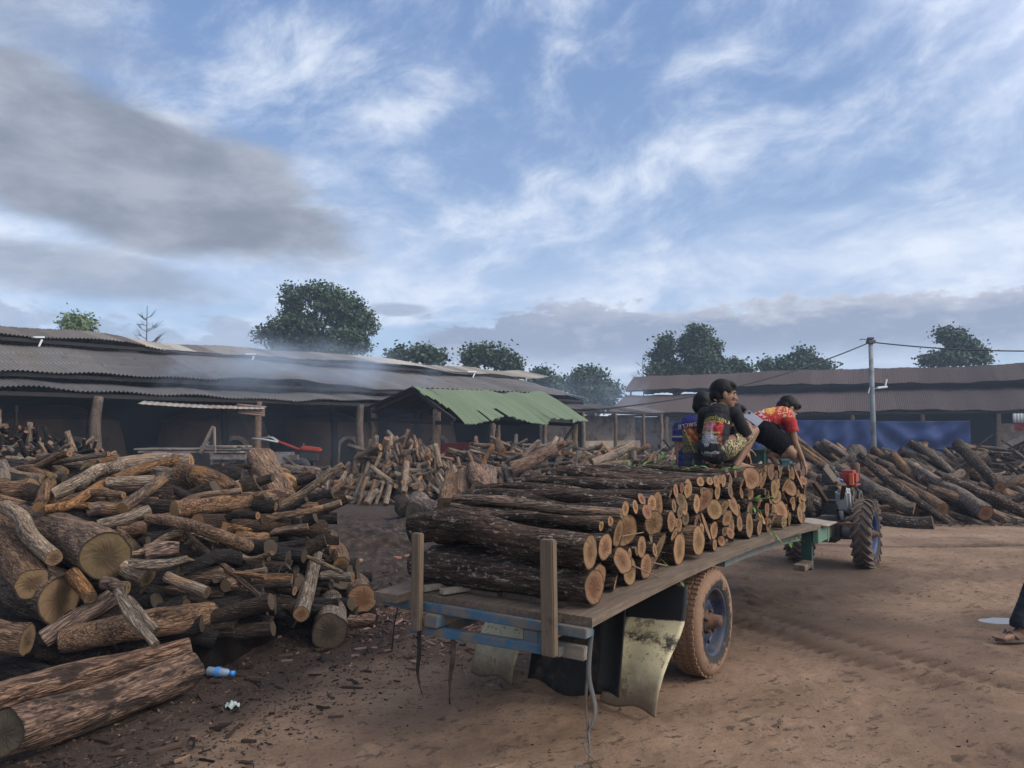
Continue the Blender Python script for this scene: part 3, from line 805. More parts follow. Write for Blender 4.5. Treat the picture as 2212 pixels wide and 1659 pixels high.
def text_part(body, parent, M, size, m, name, bend=None):
    me = text_mesh(body, size); me.transform(M)
    if bend:
        for v in me.vertices: v.co = bend(v.co)
    return link_mesh(name, me, parent, m)
for i, (s, nb) in enumerate(((-7.5, None), (-2.3, None), (2.9, None), (8.6, '6'), (13.8, None), (19.0, None))):
    kiln(s, nb, ['clay kiln behind the dark heap at the near end of the shed', 'clay kiln wall behind the thick eave post', 'pale clay kiln behind the stacked timber trestle', 'clay kiln with a 6 painted beside its stoke hole',
                 'sooty clay kiln behind the red two-wheel tractor', 'clay kiln behind the green-roofed shelter'][i])

# scrap awning of tin hanging under the eave
def awning():
    t = thing('tin_awning', 'pale scrap tin awning drooping below the shed eave by a post', 'awning', L(9, -.2, 2.5))
    mb = MB(); a, b = at(310, 862, 22.6), at(576, 874, 24.6)
    mb.sheet(lambda u, v: a.lerp(b, u) + Vector((.0, -.35 * v, -.06 - .10 * v + .008 * sin(u * 130) - .04 * sin(u * pi))), 200, 2, thick=.01)
    mb.build('awning_sheet', plain('pale_tin_underside', (.22, .20, .17), .6, .25, 3, dirt=(.16, .12, .09)), t, world=True)
    mb = MB(); c, d = at(513, 872, 24.1), at(574, 878, 24.5); e, f = at(516, 894, 24.0), at(573, 900, 24.4)
    mb.sheet(lambda u, v: c.lerp(d, u).lerp(e.lerp(f, u), v) + Vector((0, -.05 + .02 * cos(v * 5 * 2 * pi), 0)), 4, 30, thick=.008)
    mb.build('hanging_sheet', plain('brown_tin', (.13, .085, .07), .7, .3, 4), t, world=True)
awning()

# ------------------------------------------------------------------ green-roofed shelter
def green_shelter():
    H0 = Vector((-2.9, 22.0, 0))
    def Hh(s, q, z=0.): return H0 + LA * s - LN * q + Vector((0, 0, z))       # q towards the yard
    t = thing('open_shelter', 'low open shelter with a ragged-edged green corrugated roof on wooden posts', 'shelter', Hh(2.8, 0))
    mb = MB(); sg = sagger(9, .03, 3.1, .02, 1.1)
    rag = [random.Random(5).random() for _ in range(1)]
    rr = random.Random(8); dr = [max(0, .10 + .10 * sin(i * .55) + rr.gauss(0, .06)) for i in range(40)]
    def sag(x, v): return sg(x, v) - (1 - v) ** 3 * dr[min(39, int(x / .22))] * .55 - .05 * sin(x / 5.9 * pi) * v
    def skip(x, v): return (1.35 < x < 1.42 or 2.0 < x < 2.12) and v < .28 or (x < .42 and v < .78 - x * 0.9)
    corr(mb, Hh(0, 1.85, 1.93), Hh(5.75, 1.85, 2.03), Hh(0, 0, 2.86), Hh(5.75, 0, 2.92), rows=10, pitch=.085, sag=sag, seed=21, edge=.06, skip=skip)
    build_roof(mb, 'green_roof', TIN_GRN, t)
    mb = MB(); corr(mb, Hh(0, -2.2, 2.30), Hh(5.75, -2.2, 2.35), Hh(0, 0, 2.84), Hh(5.75, 0, 2.90), rows=3, seed=22, pitch=.2)
    build_roof(mb, 'rear_roof', TIN_DRK, t)
    mb = MB(); mb.beam(Hh(.1, 0, 2.74), Hh(5.7, 0, 2.8), .09, .12)
    for s in (.15, 2.9, 5.5):
        mb.beam(Hh(s, -2.1, 2.18), Hh(s, 0, 2.72), .07, .10); mb.beam(Hh(s, 1.7, 1.88), Hh(s, 0, 2.74), .07, .10); mb.beam(Hh(s, -2.1, 1.95), Hh(s, 1.6, 1.80), .08, .11)
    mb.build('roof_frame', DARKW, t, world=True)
    for i, (s, q, r) in enumerate(((.2, -2.1, .10), (.2, .9, .13), (1.7, 1.6, .085), (4.0, 1.6, .06), (5.5, 1.6, .10), (5.5, -2.0, .10), (2.8, -2.1, .1))):
        b = Hh(s, q); post(t, (b.x, b.y, -.1), (b.x, b.y, 2.35 if q < 0 else (1.82 if q > 1 else 2.2)), r, 120 + i)
    mb = MB(); mb.beam(Hh(4.1, 1.55, .5), Hh(5.5, 1.55, 1.75), .10, .07); mb.build('brace', DARKW, t, world=True)
green_shelter()

# ------------------------------------------------------------------ maroon-roofed shed on the right
def right_shed():
    t = thing('storage_shed', 'long shed with two-tier maroon corrugated roof hung with blue tarpaulins', 'shed', R_(12, 4))
    mb = MB(); corr(mb, R_(-4.4, 0, 2.92), R_(34, 0, 2.92), R_(-4.4, 5, 4.47), R_(34, 5, 4.47), rows=5, sag=sagger(31, .05, 16), seed=31, pitch=.11)
    corr(mb, R_(-4.4, 15, 2.92), R_(34, 15, 2.92), R_(-4.4, 10, 4.47), R_(34, 10, 4.47), rows=2, seed=32, pitch=.5)
    build_roof(mb, 'main_roof', TIN_RED, t)
    mb = MB(); corr(mb, R_(-4.4, 4.5, 4.95), R_(34, 4.5, 4.95), R_(-4.4, 7.5, 6.2), R_(34, 7.5, 6.2), rows=4, sag=sagger(33, .07, 18), seed=33, pitch=.11)
    corr(mb, R_(-4.4, 10.5, 4.95), R_(34, 10.5, 4.95), R_(-4.4, 7.5, 6.2), R_(34, 7.5, 6.2), rows=2, seed=34, pitch=.5, sag=sagger(33, .07, 18))
    build_roof(mb, 'ridge_roof', TIN_RED, t)
    mb = MB()
    for s in np.arange(-4, 33, 3.6):
        mb.beam(R_(s, .1, 2.80), R_(s, 4.9, 4.28), .1, .14); mb.beam(R_(s, 4.7, 4.82), R_(s, 7.4, 5.95), .1, .14); mb.beam(R_(s, 14.9, 2.80), R_(s, 10.1, 4.28), .1, .14); mb.beam(R_(s, 5, 4.3), R_(s, 5, 4.95), .12, .12, up=(1, 0, 0))
    for p, z in ((.15, 2.78), (5, 4.36), (4.7, 4.84), (10, 4.36)): mb.beam(R_(-4.3, p, z), R_(33, p, z), .1, .14)
    mb.build('roof_frame', DARKW, t, world=True)
    MX = Matrix((RA, RN, (0, 0, 1))).transposed()
    mb = MB(); mb.box(R_(14, 13.5, 1.5), (36, .1, 3.0), MX); mb.box(R_(17.5, 5.2, 4.65), (31, .06, .5), MX); mb.build('back_wall', DARKW, t, world=True)
    mb = MB(); mb.box(R_(1.2, .9, 1.35), (9, .05, 2.7), MX); mb.build('front_wall', GREYB, t, world=True)
    mb = MB()
    for k in range(5): mb.box(R_(20.6 + k * 1.35, .5, 1.05), (1.33, .08 + .015 * (k % 2), 2.1), MX)
    mb.build('panel_wall', CEM, t, world=True)
    for i, s in enumerate((-4, 0, 4, 8, 12, 16, 20, 22.2, 26)):
        b = R_(s, .25); post(t, (b.x, b.y, -.1), (b.x, b.y, 2.85), .14, 200 + i)
right_shed()
BLUE = plain('blue_tarpaulin', (.012, .033, .130), .6, .25, 1.5, spec=.4)
def tarp(u0, u1, label, seed, zt=2.35, p=-.05, m=None, zb=.15, cat='tarpaulin', drape=1.0):
    def s_of(u):
        q = (u - UC) / FPX; b0 = R_(0, p); return (q * b0.y - b0.x) / (RA.x - q * RA.y)
    s0, s1 = s_of(u0), s_of(u1); rnd = random.Random(seed)
    w = [(rnd.uniform(.5, 2.2), rnd.uniform(0, 6.3), rnd.uniform(-1.2, 1.2)) for _ in range(7)]
    def fn(a, v):
        s = s0 + (s1 - s0) * a; z = zt + (zb - zt) * v; d = 0
        d += .24 * drape * sin((v * 9 + 3.2 * (a - .5) ** 2 * 9)) * (.25 + v) * sin(a * pi) ** .6       # swags between the corners
        for f, ph, sh in w: d += .075 * sin(f * (s + sh * (z)) * 2.4 + ph) * (.3 + v * .7)
        d += .05 * mnoise.noise(Vector((s * 1.3, z * 1.7, seed)))
        return R_(s, p - .12 + d, z + .10 * (a - .5) ** 2)
    mb = MB(); mb.sheet(fn, 80, 40, thick=.006); o = mb.build('tarpaulin', m or BLUE); tag(o, label, cat)
tarp(1622, 1722, 'blue tarpaulin behind the boy in the red shirt', 1, drape=.3)
tarp(1720, 1886, 'smooth dark blue tarpaulin hung left of the utility pole', 2, drape=.35)
tarp(1884, 2094, 'blue tarpaulin with sagging swag folds right of the utility pole', 3, zt=2.25)
tarp(2190, 2300, 'red tarpaulin scrap at the edge of the panel wall', 4, zt=2.15, m=plain('red_tarp', (.33, .045, .035), .6, .2), zb=1.65, p=-.2, drape=.2)
mb = MB(); p0 = at(2188, 897, 44.2); mb.sheet(lambda u, v: p0 + Vector((1.6 * u, -.3 * u, -.42 + .42 * v + .0)) + Vector((0, .03 * cos(u * 60), .10 * v)), 60, 2, thick=.01)
tag(mb.build('roof_sheet', plain('white_tin', (.38, .40, .40), .6, .15)), 'white corrugated sheet under the maroon eave above the panel wall', 'roof sheet')

# ------------------------------------------------------------------ utility pole and cables
pb = at(1888, 980, 35.); PX, PY = at(1884, 850, 35.).x, 35.
t = thing('utility_pole', 'slim grey concrete pole with a lamp, carrying cables across the yard', 'pole', (PX, PY, 0))
CONC = plain('pole_concrete', (.22, .24, .25), .8, .12, 3, dirt=(.14, .14, .14))
mb = MB(); mb.tube([(0, 0, -.3), (0, 0, 3), (0, 0, 5.75)], [.125, .11, .095], 16); mb.build('mast', CONC, t)
mb = MB(); mb.box((0, -.02, 5.72), (.34, .30, .16), bev=.02); mb.box((0, 0, 5.88), (.26, .22, .10), bev=.02); mb.tube([(-.05, 0, 5.8), (-.35, 0, 5.85), (-.50, 0, 5.83)], .018, 6); mb.build('pole_cap', plain('dark_iron', (.05, .055, .06), .6, .3), t)
mb = MB(); mb.tube([(.10, 0, 3.55), (.34, -.06, 3.62)], .03, 8); mb.box((.42, -.08, 3.62), (.50, .16, .10), Matrix.Rotation(-.12, 3, 'Y'), bev=.03); mb.box((.62, -.08, 3.85), (.06, .05, .30), Matrix.Rotation(.25, 3, 'Y'), bev=.01); mb.box((-.13, 0, 3.5), (.04, .04, .30), Matrix.Rotation(.3, 3, 'Y'))
mb.build('lamp_head', plain('lamp_white', (.66, .67, .68), .5, .08), t)
CBL = plain('black_cable', (.015, .015, .017), .6, .1)
def cable(a, b, sag, label, r=.028):
    mb = MB(); mb.tube([a.lerp(b, k / 24) - Vector((0, 0, sag * 4 * (k / 24) * (1 - k / 24))) for k in range(25)], r, 6); tag(mb.build('cable', CBL), label, 'cable')
top = Vector((PX, PY, 5.72)); cable(at(1262, 886, 30.), top, .55, 'black cable sagging from the pole down to the smoky shed')
cable(top, at(2420, 752, 31.5), .25, 'black cable running from the pole top over the maroon roof')

# ------------------------------------------------------------------ trees
def leafmat(name, a, b_, c):
    def fn(g, b):
        v = g.attr('tone'); oi = g.node('ShaderNodeObjectInfo')
        g.put(b.inputs['Base Color'], g.ramp(v, [(.05, a), (.5, b_), (.95, c)]))
    return material(name, fn, .6, .25)
LEAF_D = leafmat('leaves_dark', (.018, .036, .020), (.040, .070, .036), (.075, .115, .055))
LEAF_M = leafmat('leaves_mid', (.030, .055, .020), (.052, .090, .034), (.09, .14, .055))
LEAF_P = leafmat('leaves_pale', (.055, .085, .030), (.09, .135, .05), (.15, .20, .08))
TRUNK = plain('tree_bark', (.06, .05, .042), .9, .3, 5)
def tree(label, blobs, Y, trunk_u, leaf, n_clump, leaf_size, seed, group='trees standing behind the sheds', droop=.3, shell=.55, base_v=None, stick=None, name='tree'):
    """blobs: (u, v, rx, ry) ellipses of the crown in picture pixels at depth Y"""
    rnd = random.Random(seed); k = Y / FPX
    base = at(trunk_u, 990, Y); base.z = -.1
    t = thing(name, label, 'tree', base, 0, group)
    tr = MB(); cs = []
    for (u, v, rx, ry) in blobs:
        c = at(u, v, Y + rnd.uniform(-1, 1) * rx * k * .6); cs.append((c, rx * k * .9, ry * k * .9))
    zc = sum(c.z for c, _, _ in cs) / len(cs); lo = min(c.z - r2 for c, _, r2 in cs)
    fork = Vector((base.x * .5 + cs[0][0].x * .5, Y, max(2.5, lo * .75 + .2)))
    r0 = max(.14, .035 * max(c.z for c, _, _ in cs))
    tr.tube([base, base.lerp(fork, .5) + Vector((.1, 0, 0)), fork], [r0 * 1.25, r0, r0 * .8], 8)
    for c, rx, ry in cs:
        m = fork.lerp(c, .5) + Vector((rnd.uniform(-.2, .2), rnd.uniform(-.2, .2), .12 * (c - fork).length))
        tr.tube([fork, m, c], [r0 * .5, r0 * .30, r0 * .14], 6)
        for _ in range(7):
            d = Vector((rnd.gauss(0, 1), rnd.gauss(0, 1), rnd.gauss(.2, 1))).normalized(); e = c + Vector((d.x * rx, d.y * rx, d.z * ry)) * .92
            tr.tube([m.lerp(c, rnd.uniform(.4, 1)), c.lerp(e, .5) + Vector((0, 0, .1)), e], [r0 * .16, r0 * .10, r0 * .04], 5)
    tr.build('trunk', TRUNK, t, world=True)
    vs, fs, tone = [], [], []
    tot = sum(rx * ry for _, rx, ry in cs)
    for c, rx, ry in cs:
        for _ in range(max(10, int(n_clump * 1.35 * rx * ry / tot))):
            d = Vector((rnd.gauss(0, 1), rnd.gauss(0, 1), rnd.gauss(0, 1))).normalized(); q = shell * .6 + (1.06 - shell * .6) * rnd.random() ** .7
            q *= 1 + .42 * mnoise.noise(d * 2.3 + Vector((seed, 0, c.x)))
            cc = c + Vector((d.x * rx, d.y * rx, d.z * ry)) * q
            tn = min(1, max(0, rnd.gauss(.48, .20))); cr = leaf_size * rnd.uniform(1.4, 2.6)
            for _ in range(rnd.randint(12, 22)):
                p = cc + Vector((rnd.gauss(0, cr * .6), rnd.gauss(0, cr * .6), rnd.gauss(0, cr * .45)))
                a = Vector((rnd.gauss(0, 1), rnd.gauss(0, 1), rnd.gauss(-droop, .6))).normalized(); w = a.cross(Vector((rnd.gauss(0, 1), rnd.gauss(0, 1), rnd.gauss(0, 1)))).normalized()
                l = leaf_size * rnd.uniform(.7, 1.5); b = len(vs)
                vs += [p - a * l * .5, p + w * l * .34, p + a * l * .5, p - w * l * .34]; fs.append((b, b + 1, b + 2, b + 3))
                tone += [min(1, max(0, tn + rnd.gauss(0, .10)))] * 4
    me = bpy.data.meshes.new('crown'); I = mat_of(t).inverted(); me.from_pydata([tuple(I @ v) for v in vs], [], fs)
    a = me.attributes.new('tone', 'FLOAT', 'POINT'); a.data.foreach_set('value', tone); link_mesh('crown', me, t, leaf)
    return t
tree('large broad dark green tree with a domed crown behind the smoky shed', [(640, 640, 34, 28), (690, 630, 30, 20), (725, 645, 36, 28), (762, 668, 30, 30), (640, 668, 30, 20), (700, 665, 30, 20), (735, 690, 34, 24), (785, 705, 26, 30), (655, 700, 40, 24), (605, 705, 30, 20), (582, 725, 30, 18), (630, 728, 36, 18), (690, 735, 38, 22), (750, 728, 40, 24), (610, 748, 34, 12), (665, 755, 44, 16), (725, 755, 44, 18), (780, 745, 24, 20)], 58, 690, LEAF_D, 800, .22, 1, shell=.8)
tree('small sparse pale tree above the near end of the smoky shed', [(172, 690, 26, 13), (190, 705, 20, 10), (150, 700, 14, 14), (165, 712, 30, 10)], 44, 172, LEAF_P, 46, .20, 2, shell=.5)
tree('feathery grey-green tree showing just above the smoky roof', [(865, 768, 24, 14), (912, 765, 30, 18), (945, 772, 24, 10)], 60, 900, LEAF_D, 90, .30, 4, shell=.3)
tree('leafy tree behind the far end of the grey ridge roof', [(1040, 765, 32, 22), (1020, 775, 26, 18), (1085, 775, 32, 24), (1105, 795, 20, 20)], 62, 1060, LEAF_D, 210, .27, 5)
tree('hazy tree in the gap between the two sheds, left one', [(1170, 815, 22, 18), (1200, 830, 24, 14), (1155, 830, 16, 20)], 78, 1170, LEAF_D, 120, .32, 6)
tree('rounded bushy tree in the gap between the two sheds', [(1275, 820, 40, 28), (1255, 840, 34, 34), (1310, 850, 32, 28), (1285, 865, 48, 30)], 64, 1280, LEAF_D, 330, .27, 7)
tree('tall twin-column tree behind the maroon roof', [(1440, 745, 20, 22), (1432, 775, 26, 24), (1418, 800, 24, 20), (1452, 800, 26, 22), (1505, 722, 28, 22), (1485, 750, 26, 24), (1535, 748, 26, 26), (1510, 775, 34, 22), (1545, 785, 28, 22), (1485, 800, 36, 20), (1525, 808, 40, 16), (1560, 806, 22, 16)], 70, 1480, LEAF_D, 760, .25, 8, shell=.4)
tree('low leafy tree beside the twin-column tree', [(1585, 795, 22, 16), (1605, 805, 22, 12)], 72, 1590, LEAF_D, 90, .3, 9)
tree('row of round-topped tree crowns left of the utility pole', [(1660, 790, 20, 15), (1700, 788, 26, 16), (1735, 775, 24, 24), (1770, 792, 30, 14), (1725, 800, 60, 10)], 76, 1720, LEAF_D, 240, .3, 10)
tree('irregular spreading tree behind the maroon roof right of the pole', [(2065, 735, 26, 22), (2040, 722, 18, 14), (2090, 762, 38, 26), (2050, 775, 46, 18), (2008, 780, 20, 14), (2120, 775, 18, 16)], 72, 2065, LEAF_D, 330, .28, 11, shell=.35)
def bare_tree(label, u, v0, v1, Y, seed, lean=0):
    rnd = random.Random(seed); b = at(u, v1 + 60, Y); b.z = 0; top = at(u + lean, v0, Y); t = thing('bare_tree', label, 'tree', b, 0, None); mb = MB()
    mb.tube([b, b.lerp(top, .5), top], [.10, .06, .015], 6)
    tw = MB()
    for k in range(16):
        f = rnd.uniform(.66, .95); p = b.lerp(top, f); sd = -1 if k % 2 else 1; l = (1 - f) * top.z * rnd.uniform(.3, .55) + .15
        e = p + Vector((sd * l * .8, rnd.uniform(-.3, .3), l * .6)); m = p.lerp(e, .5) + Vector((0, 0, -.08)); tw.tube([p, m, e], [.022, .014, .006], 5)
        for _ in range(3): tw.tube([m, m + Vector((sd * rnd.uniform(.1, .5), rnd.uniform(-.2, .2), rnd.uniform(-.05, .5)))], [.014, .005], 4)
    mb.build('trunk', TRUNK, t, world=True); tw.build('twigs', TRUNK, t, world=True)
bare_tree('leafless twiggy sapling above the grey ridge roof', 318, 660, 730, 42, 3)
bare_tree('thin bare trunk at the left end of the maroon roof', 1393, 768, 815, 66, 5, lean=-5)
# ================================================================== NEAR HEAP OF LOGS
def ysurf(u, v):
    y = float(np.interp(v, [940, 985, 1040, 1100, 1200, 1300, 1400, 1480, 1560, 1640], [8.2, 7.0, 6.3, 5.75, 5.15, 4.85, 4.62, 4.4, 4.0, 3.62]))
    k = min(1, max(0, (u - 430) / 250)); k = k * k * (3 - 2 * k)
    far = float(np.interp(v, [985, 1050, 1150, 1250, 1330, 1412], [7.8, 7.3, 6.7, 6.15, 5.75, 5.30]))
    return y * (1 - k) + max(y, far) * k
def z1(x, y): return x * .4532, 907.3 + y * .4532
def z2(x, y): return (500 + x / 2.369) * .8641, (1050 + y / 2.369) * .8641
NEARG = 'logs in the large heap nearest the yard'
def heap_log(fn, pts, R, label, bk='brown', cut=None, dy=0.0, ends=(1,), tilt=(0, 0), rough=.05, ns=22, nr=22, seed=None, flat=0., dys=None, lift=0.):
    sc = .4532 if fn is z1 else .8641 / 2.369
    out, rad = [], []
    R = R if isinstance(R, (list, tuple)) else [R, R]
    for i, p in enumerate(pts):
        u, v = fn(p[0], p[1]); y = ysurf(u, v) + dy + (dys[i] if dys else (p[2] if len(p) > 2 else 0))
        rr = R[min(len(R) - 1, round(i * (len(R) - 1) / max(1, len(pts) - 1)))] * sc / FPX * y
        q = at(u, v, y + rr * .8); q.z = max(q.z, rr * .86 + gz(q.x, q.y)) + lift; out.append(q)
    for i, r in enumerate(R):
        j = i * (len(pts) - 1) / max(1, len(R) - 1); p = pts[round(j)]; u, v = fn(p[0], p[1]); rad.append(r * sc / FPX * (ysurf(u, v) + dy))
    return make_log('log', out, rad, label, bk, cut, NEARG, seed, ns, nr, rough, ends, tilt, flat=flat)
H = heap_log
# --- foreground trunks
H(z1, [(10, 1492), (480, 1365), (905, 1195)], [104, 96, 80], 'thick pinkish trunk lying on the ground in front of the heap', 'pink', CUTD, ends=(0, 1), tilt=(.25, .25), rough=.07, ns=48, nr=70, dys=[-.40, -.18, 0])
H(z1, [(-60, 1330), (450, 1210), (905, 1085)], [95, 95, 66], 'rotten flattened trunk lying just behind the front pinkish trunk', 'pink', CUTD, dy=.10, ends=(1,), rough=.10, ns=40, nr=60, flat=.35, dys=[-.25, -.1, .05])
H(z1, [(290, 1055), (800, 960), (1290, 893)], [60, 66, 66], 'long orange-brown trunk lying level across the front of the heap', 'orange', CUT, dy=.05, tilt=(.4, .1), rough=.06, ns=40, nr=60)
H(z1, [(-130, 985), (130, 1050)], [78, 70], 'short sawn log low at the heap edge under the big mossy trunk end', 'brown', CUTY, dy=-.12, rough=.08, ns=36, nr=30)
H(z1, [(-70, 500, .35), (60, 640, .15), (155, 778, -.1)], [92, 90, 80], 'rough-barked trunk tipping down towards the camera beside the big mossy one', 'brown', CUTY, dy=-.12, rough=.09, ns=40, nr=40)
H(z1, [(40, 425, .5), (260, 530, .2), (510, 648, -.12)], [62, 100, 118], 'biggest trunk of the heap with a wide greenish-yellow sawn end', 'brown', CUTY, dy=-.10, rough=.07, tilt=(0, .12), ns=48, nr=56)
H(z1, [(560, 585), (650, 625)], [70, 60], 'broken stub wedged against the big yellow sawn end', 'brown', CUTD, dy=.12, rough=.16, ns=30, nr=20, tilt=(0, .5))
H(z1, [(20, 410), (105, 470), (145, 560), (258, 658)], [34, 38, 38, 40], 'pale crooked branch lying over the big trunk at the heap edge', 'pale', CUTY, dy=-.30, rough=.06, ns=28, nr=50)
H(z1, [(60, 770, .25), (290, 862, 0)], [100, 110], 'rotten hollow trunk end below the rough-barked trunk', 'brown', CUTY, dy=-.02, rough=.13, ns=40, nr=30, tilt=(0, .2))
H(z1, [(345, 735), (432, 848)], [36, 32], 'stubby reddish log poking out beside the rotten trunk end', 'orange', CUTY, dy=-.10, ns=26)
H(z1, [(205, 1045), (385, 935), (560, 828)], [46, 44, 40], 'reddish branch slanting up from behind the pink trunk', 'pink', CUTY, dy=.02, rough=.07, ns=30, nr=40)
H(z1, [(490, 775), (612, 800)], [30, 30], 'small dark log end above the forked branch', 'brown', CUTY, dy=-.16, ns=26)
H(z1, [(565, 815), (625, 935), (700, 1020), (742, 1072)], [22, 27, 22, 20], 'mottled forked branch hanging down over the orange trunk, lower prong', 'pale', CUTD, dy=-.22, rough=.1, ns=24, nr=40)
H(z1, [(610, 850), (680, 935), (745, 1005)], [20, 22, 19], 'mottled forked branch hanging down over the orange trunk, upper prong', 'pale', CUTD, dy=-.20, rough=.1, ns=24, nr=40)
H(z1, [(870, 722), (960, 680), (1065, 648), (1180, 690), (1290, 800), (1392, 892)], [24, 30, 34, 36, 38, 30], 'black twisted branch arching down to the right of the heap', 'char_gap', CUTD, dy=-.10, rough=.09, ns=28, nr=60)
H(z1, [(600, 700), (705, 755)], [42, 46], 'pale log with round end under the big yellow sawn end', 'pale', CUTY, dy=-.05, ns=28)
H(z1, [(620, 683), (760, 692), (900, 660)], [22, 28, 16], 'pale split branch with a jagged end below the big trunk', 'pale', CUTY, dy=-.18, rough=.12, ns=24, nr=36, tilt=(0, 1.5))
H(z1, [(795, 745), (988, 822)], [26, 28], 'straight pale stick slanting down to the right under the jagged branch', 'pale', CUTD, dy=-.16, ns=24, nr=30)
H(z1, [(890, 750), (1098, 745)], [38, 40], 'short brown log with its sawn end turned right in the dark hollow', 'brown', CUTY, dy=.02, ns=28)
H(z1, [(1075, 790), (1142, 793)], [30, 32], 'small round log end just below the short brown log', 'brown', CUTY, dy=-.02, ns=26)
H(z1, [(690, 632), (852, 612)], [34, 32], 'reddish split log with bark strips in the middle of the heap', 'pink', CUTR, dy=-.04, rough=.1, ns=28)
H(z1, [(700, 468), (860, 490), (1030, 545), (1185, 605)], [24, 30, 32, 32], 'tan bowed branch in the middle of the heap with its cut end facing right', 'orange', CUTY, dy=-.30, rough=.06, ns=30, nr=56)
H(z1, [(465, 502), (600, 470), (712, 428)], [26, 28, 26], 'tan stick rising to the right over the big trunk', 'pale', CUT, dy=-.14, ns=26, nr=40)
H(z1, [(555, 535), (690, 512)], [28, 32], 'short peeled log lying behind the big yellow sawn end', 'orange', CUT, dy=-.02, ns=26)
H(z1, [(800, 556), (872, 563)], [18, 18], 'thin orange log end deep in the hollow', 'orange', CUTR, dy=.02, ns=20)
H(z1, [(630, 408), (820, 425), (970, 442)], [40, 46, 44], 'dark log lying level above the tan bowed branch', 'dark', CUT, dy=.02, ns=30, nr=40)
H(z1, [(830, 428), (1100, 395), (1372, 362)], [44, 42, 40], 'long dark reddish log rising slightly towards the leaning split block', 'orange', CUT, dy=-.22, rough=.05, ns=34, nr=60, ends=(1,), tilt=(0, .4))
H(z1, [(940, 488), (1250, 500), (1516, 525)], [40, 48, 52], 'long dark wet log below the reddish one with a slanted cut end', 'dark', CUT, dy=-.22, rough=.06, ns=34, nr=60, tilt=(0, .5))
H(z1, [(1125, 452), (1186, 440)], [24, 22], 'small yellow sawn end between two long dark logs', 'dark', CUT, dy=-.14, ns=24)
H(z1, [(1060, 512), (1238, 512)], [26, 20], 'narrow log end beneath the long dark wet log', 'orange', CUT, dy=-.12, ns=22)
H(z1, [(1140, 553), (1262, 556)], [24, 23], 'round orange log end under the slanted dark log', 'orange', CUT, dy=-.18, ns=24)
H(z1, [(1195, 598), (1300, 602)], [20, 21], 'peeled stub joining the bowed tan branch', 'orange', CUT, dy=-.20, ns=22)
H(z2, [(372, 262, .1), (455, 425, .02), (590, 600, -.1)], [96, 92, 60], 'massive split block leaning on the heap crest, bare orange wood on its face', 'brown', CUT, dy=.02, rough=.08, ns=44, nr=50, ends=(0,), tilt=(.5, 0), flat=.3)
H(z2, [(480, 355), (556, 408)], [48, 50], 'log with a big round orange end on the shoulder of the leaning block', 'brown', CUT, dy=-.05, ns=32)
H(z2, [(430, 320), (508, 345)], [40, 42], 'orange log end half hidden behind the big round one', 'brown', CUT, dy=.15, ns=28)
H(z2, [(160, 305), (228, 297)], [26, 27], 'pale orange round log end on the crest left of the leaning block', 'dark', CUT, dy=.1, ns=26)
H(z1, [(905, 268, -.05), (1010, 300, 0), (1120, 352, .1)], [58, 66, 52], 'thick brown log with a wedge cut, left of the leaning block', 'brown', CUT, dy=-.05, rough=.06, ns=36, nr=40, ends=(0,), tilt=(1.2, 0))
H(z1, [(1110, 330), (1190, 322)], [34, 34], 'short pale chunk tucked under the leaning block', 'pale', CUTY, dy=-.02, rough=.1, ns=26)
H(z1, [(1068, 300), (1030, 222)], [18, 18], 'small upright stub on the crest, left one of a pair', 'pale', CUT, dy=.08, ns=18)
H(z1, [(1085, 292), (1058, 222)], [16, 16], 'small upright stub on the crest, right one of a pair', 'brown', CUT, dy=.10, ns=18)
H(z1, [(560, 205), (740, 190), (912, 196)], [26, 34, 38], 'pale crest log with a thin bright sawn edge', 'pale', CUT, dy=.02, ns=30, nr=44, tilt=(0, .3))
H(z1, [(540, 282), (700, 225), (850, 190)], [22, 26, 26], 'orange peeled branch rising to the crest', 'orange', CUT, dy=-.18, ns=26, nr=44)
H(z1, [(240, 360), (370, 300), (470, 240), (600, 228)], [24, 32, 30, 30], 'pale curved branch sweeping up from lower left to the crest', 'pale', CUTY, dy=-.10, rough=.07, ns=28, nr=50, ends=(0,))
H(z1, [(600, 232), (760, 250), (895, 282)], [30, 34, 34], 'pale grey log lying just under the crest', 'pale', CUTY, dy=-.02, ns=28, nr=40)
H(z1, [(215, 425), (330, 405), (410, 360), (500, 300)], [22, 24, 26, 22], 'thin orange branch bent upwards to the left of the crest', 'orange', CUT, dy=-.16, ns=24, nr=44, ends=(0,))
H(z1, [(735, 287), (620, 292), (512, 297)], [24, 25, 25], 'white-barked log with a bright orange round end', 'pale', CUT, dy=-.24, ns=28, nr=36)
H(z1, [(585, 420), (690, 345), (782, 272)], [26, 29, 28], 'brown log rising steeply with its pale end up', 'brown', CUT, dy=-.20, ns=28, nr=40)
H(z1, [(480, 338), (585, 392)], [24, 24], 'short greyish stick crossing under the white-barked log', 'pale', CUTY, dy=-.06, ns=22)
H(z1, [(-40, 325), (162, 325)], [52, 56], 'thick log at the picture edge with a thin yellow sawn face', 'brown', CUTY, dy=-.1, ns=34, nr=36)
H(z1, [(185, 415), (238, 300)], [26, 28], 'short brown stick standing beside the thick edge log', 'orange', CUT, dy=-.2, ns=24)
H(z1, [(205, 185), (420, 232)], [36, 40], 'grey-brown log on the crest towards the dark heap', 'grey', CUTY, dy=.1, ns=28, nr=30)
H(z1, [(130, 190), (220, 210), (310, 248)], [16, 20, 20], 'thin white branch on the crest by the dark heap', 'pale', CUTY, dy=.05, ns=20, nr=30)
H(z1, [(345, 182), (450, 218)], [24, 30], 'orange wedge of split wood on the crest', 'orange', CUTR, dy=.25, rough=.12, ns=22, flat=.5)
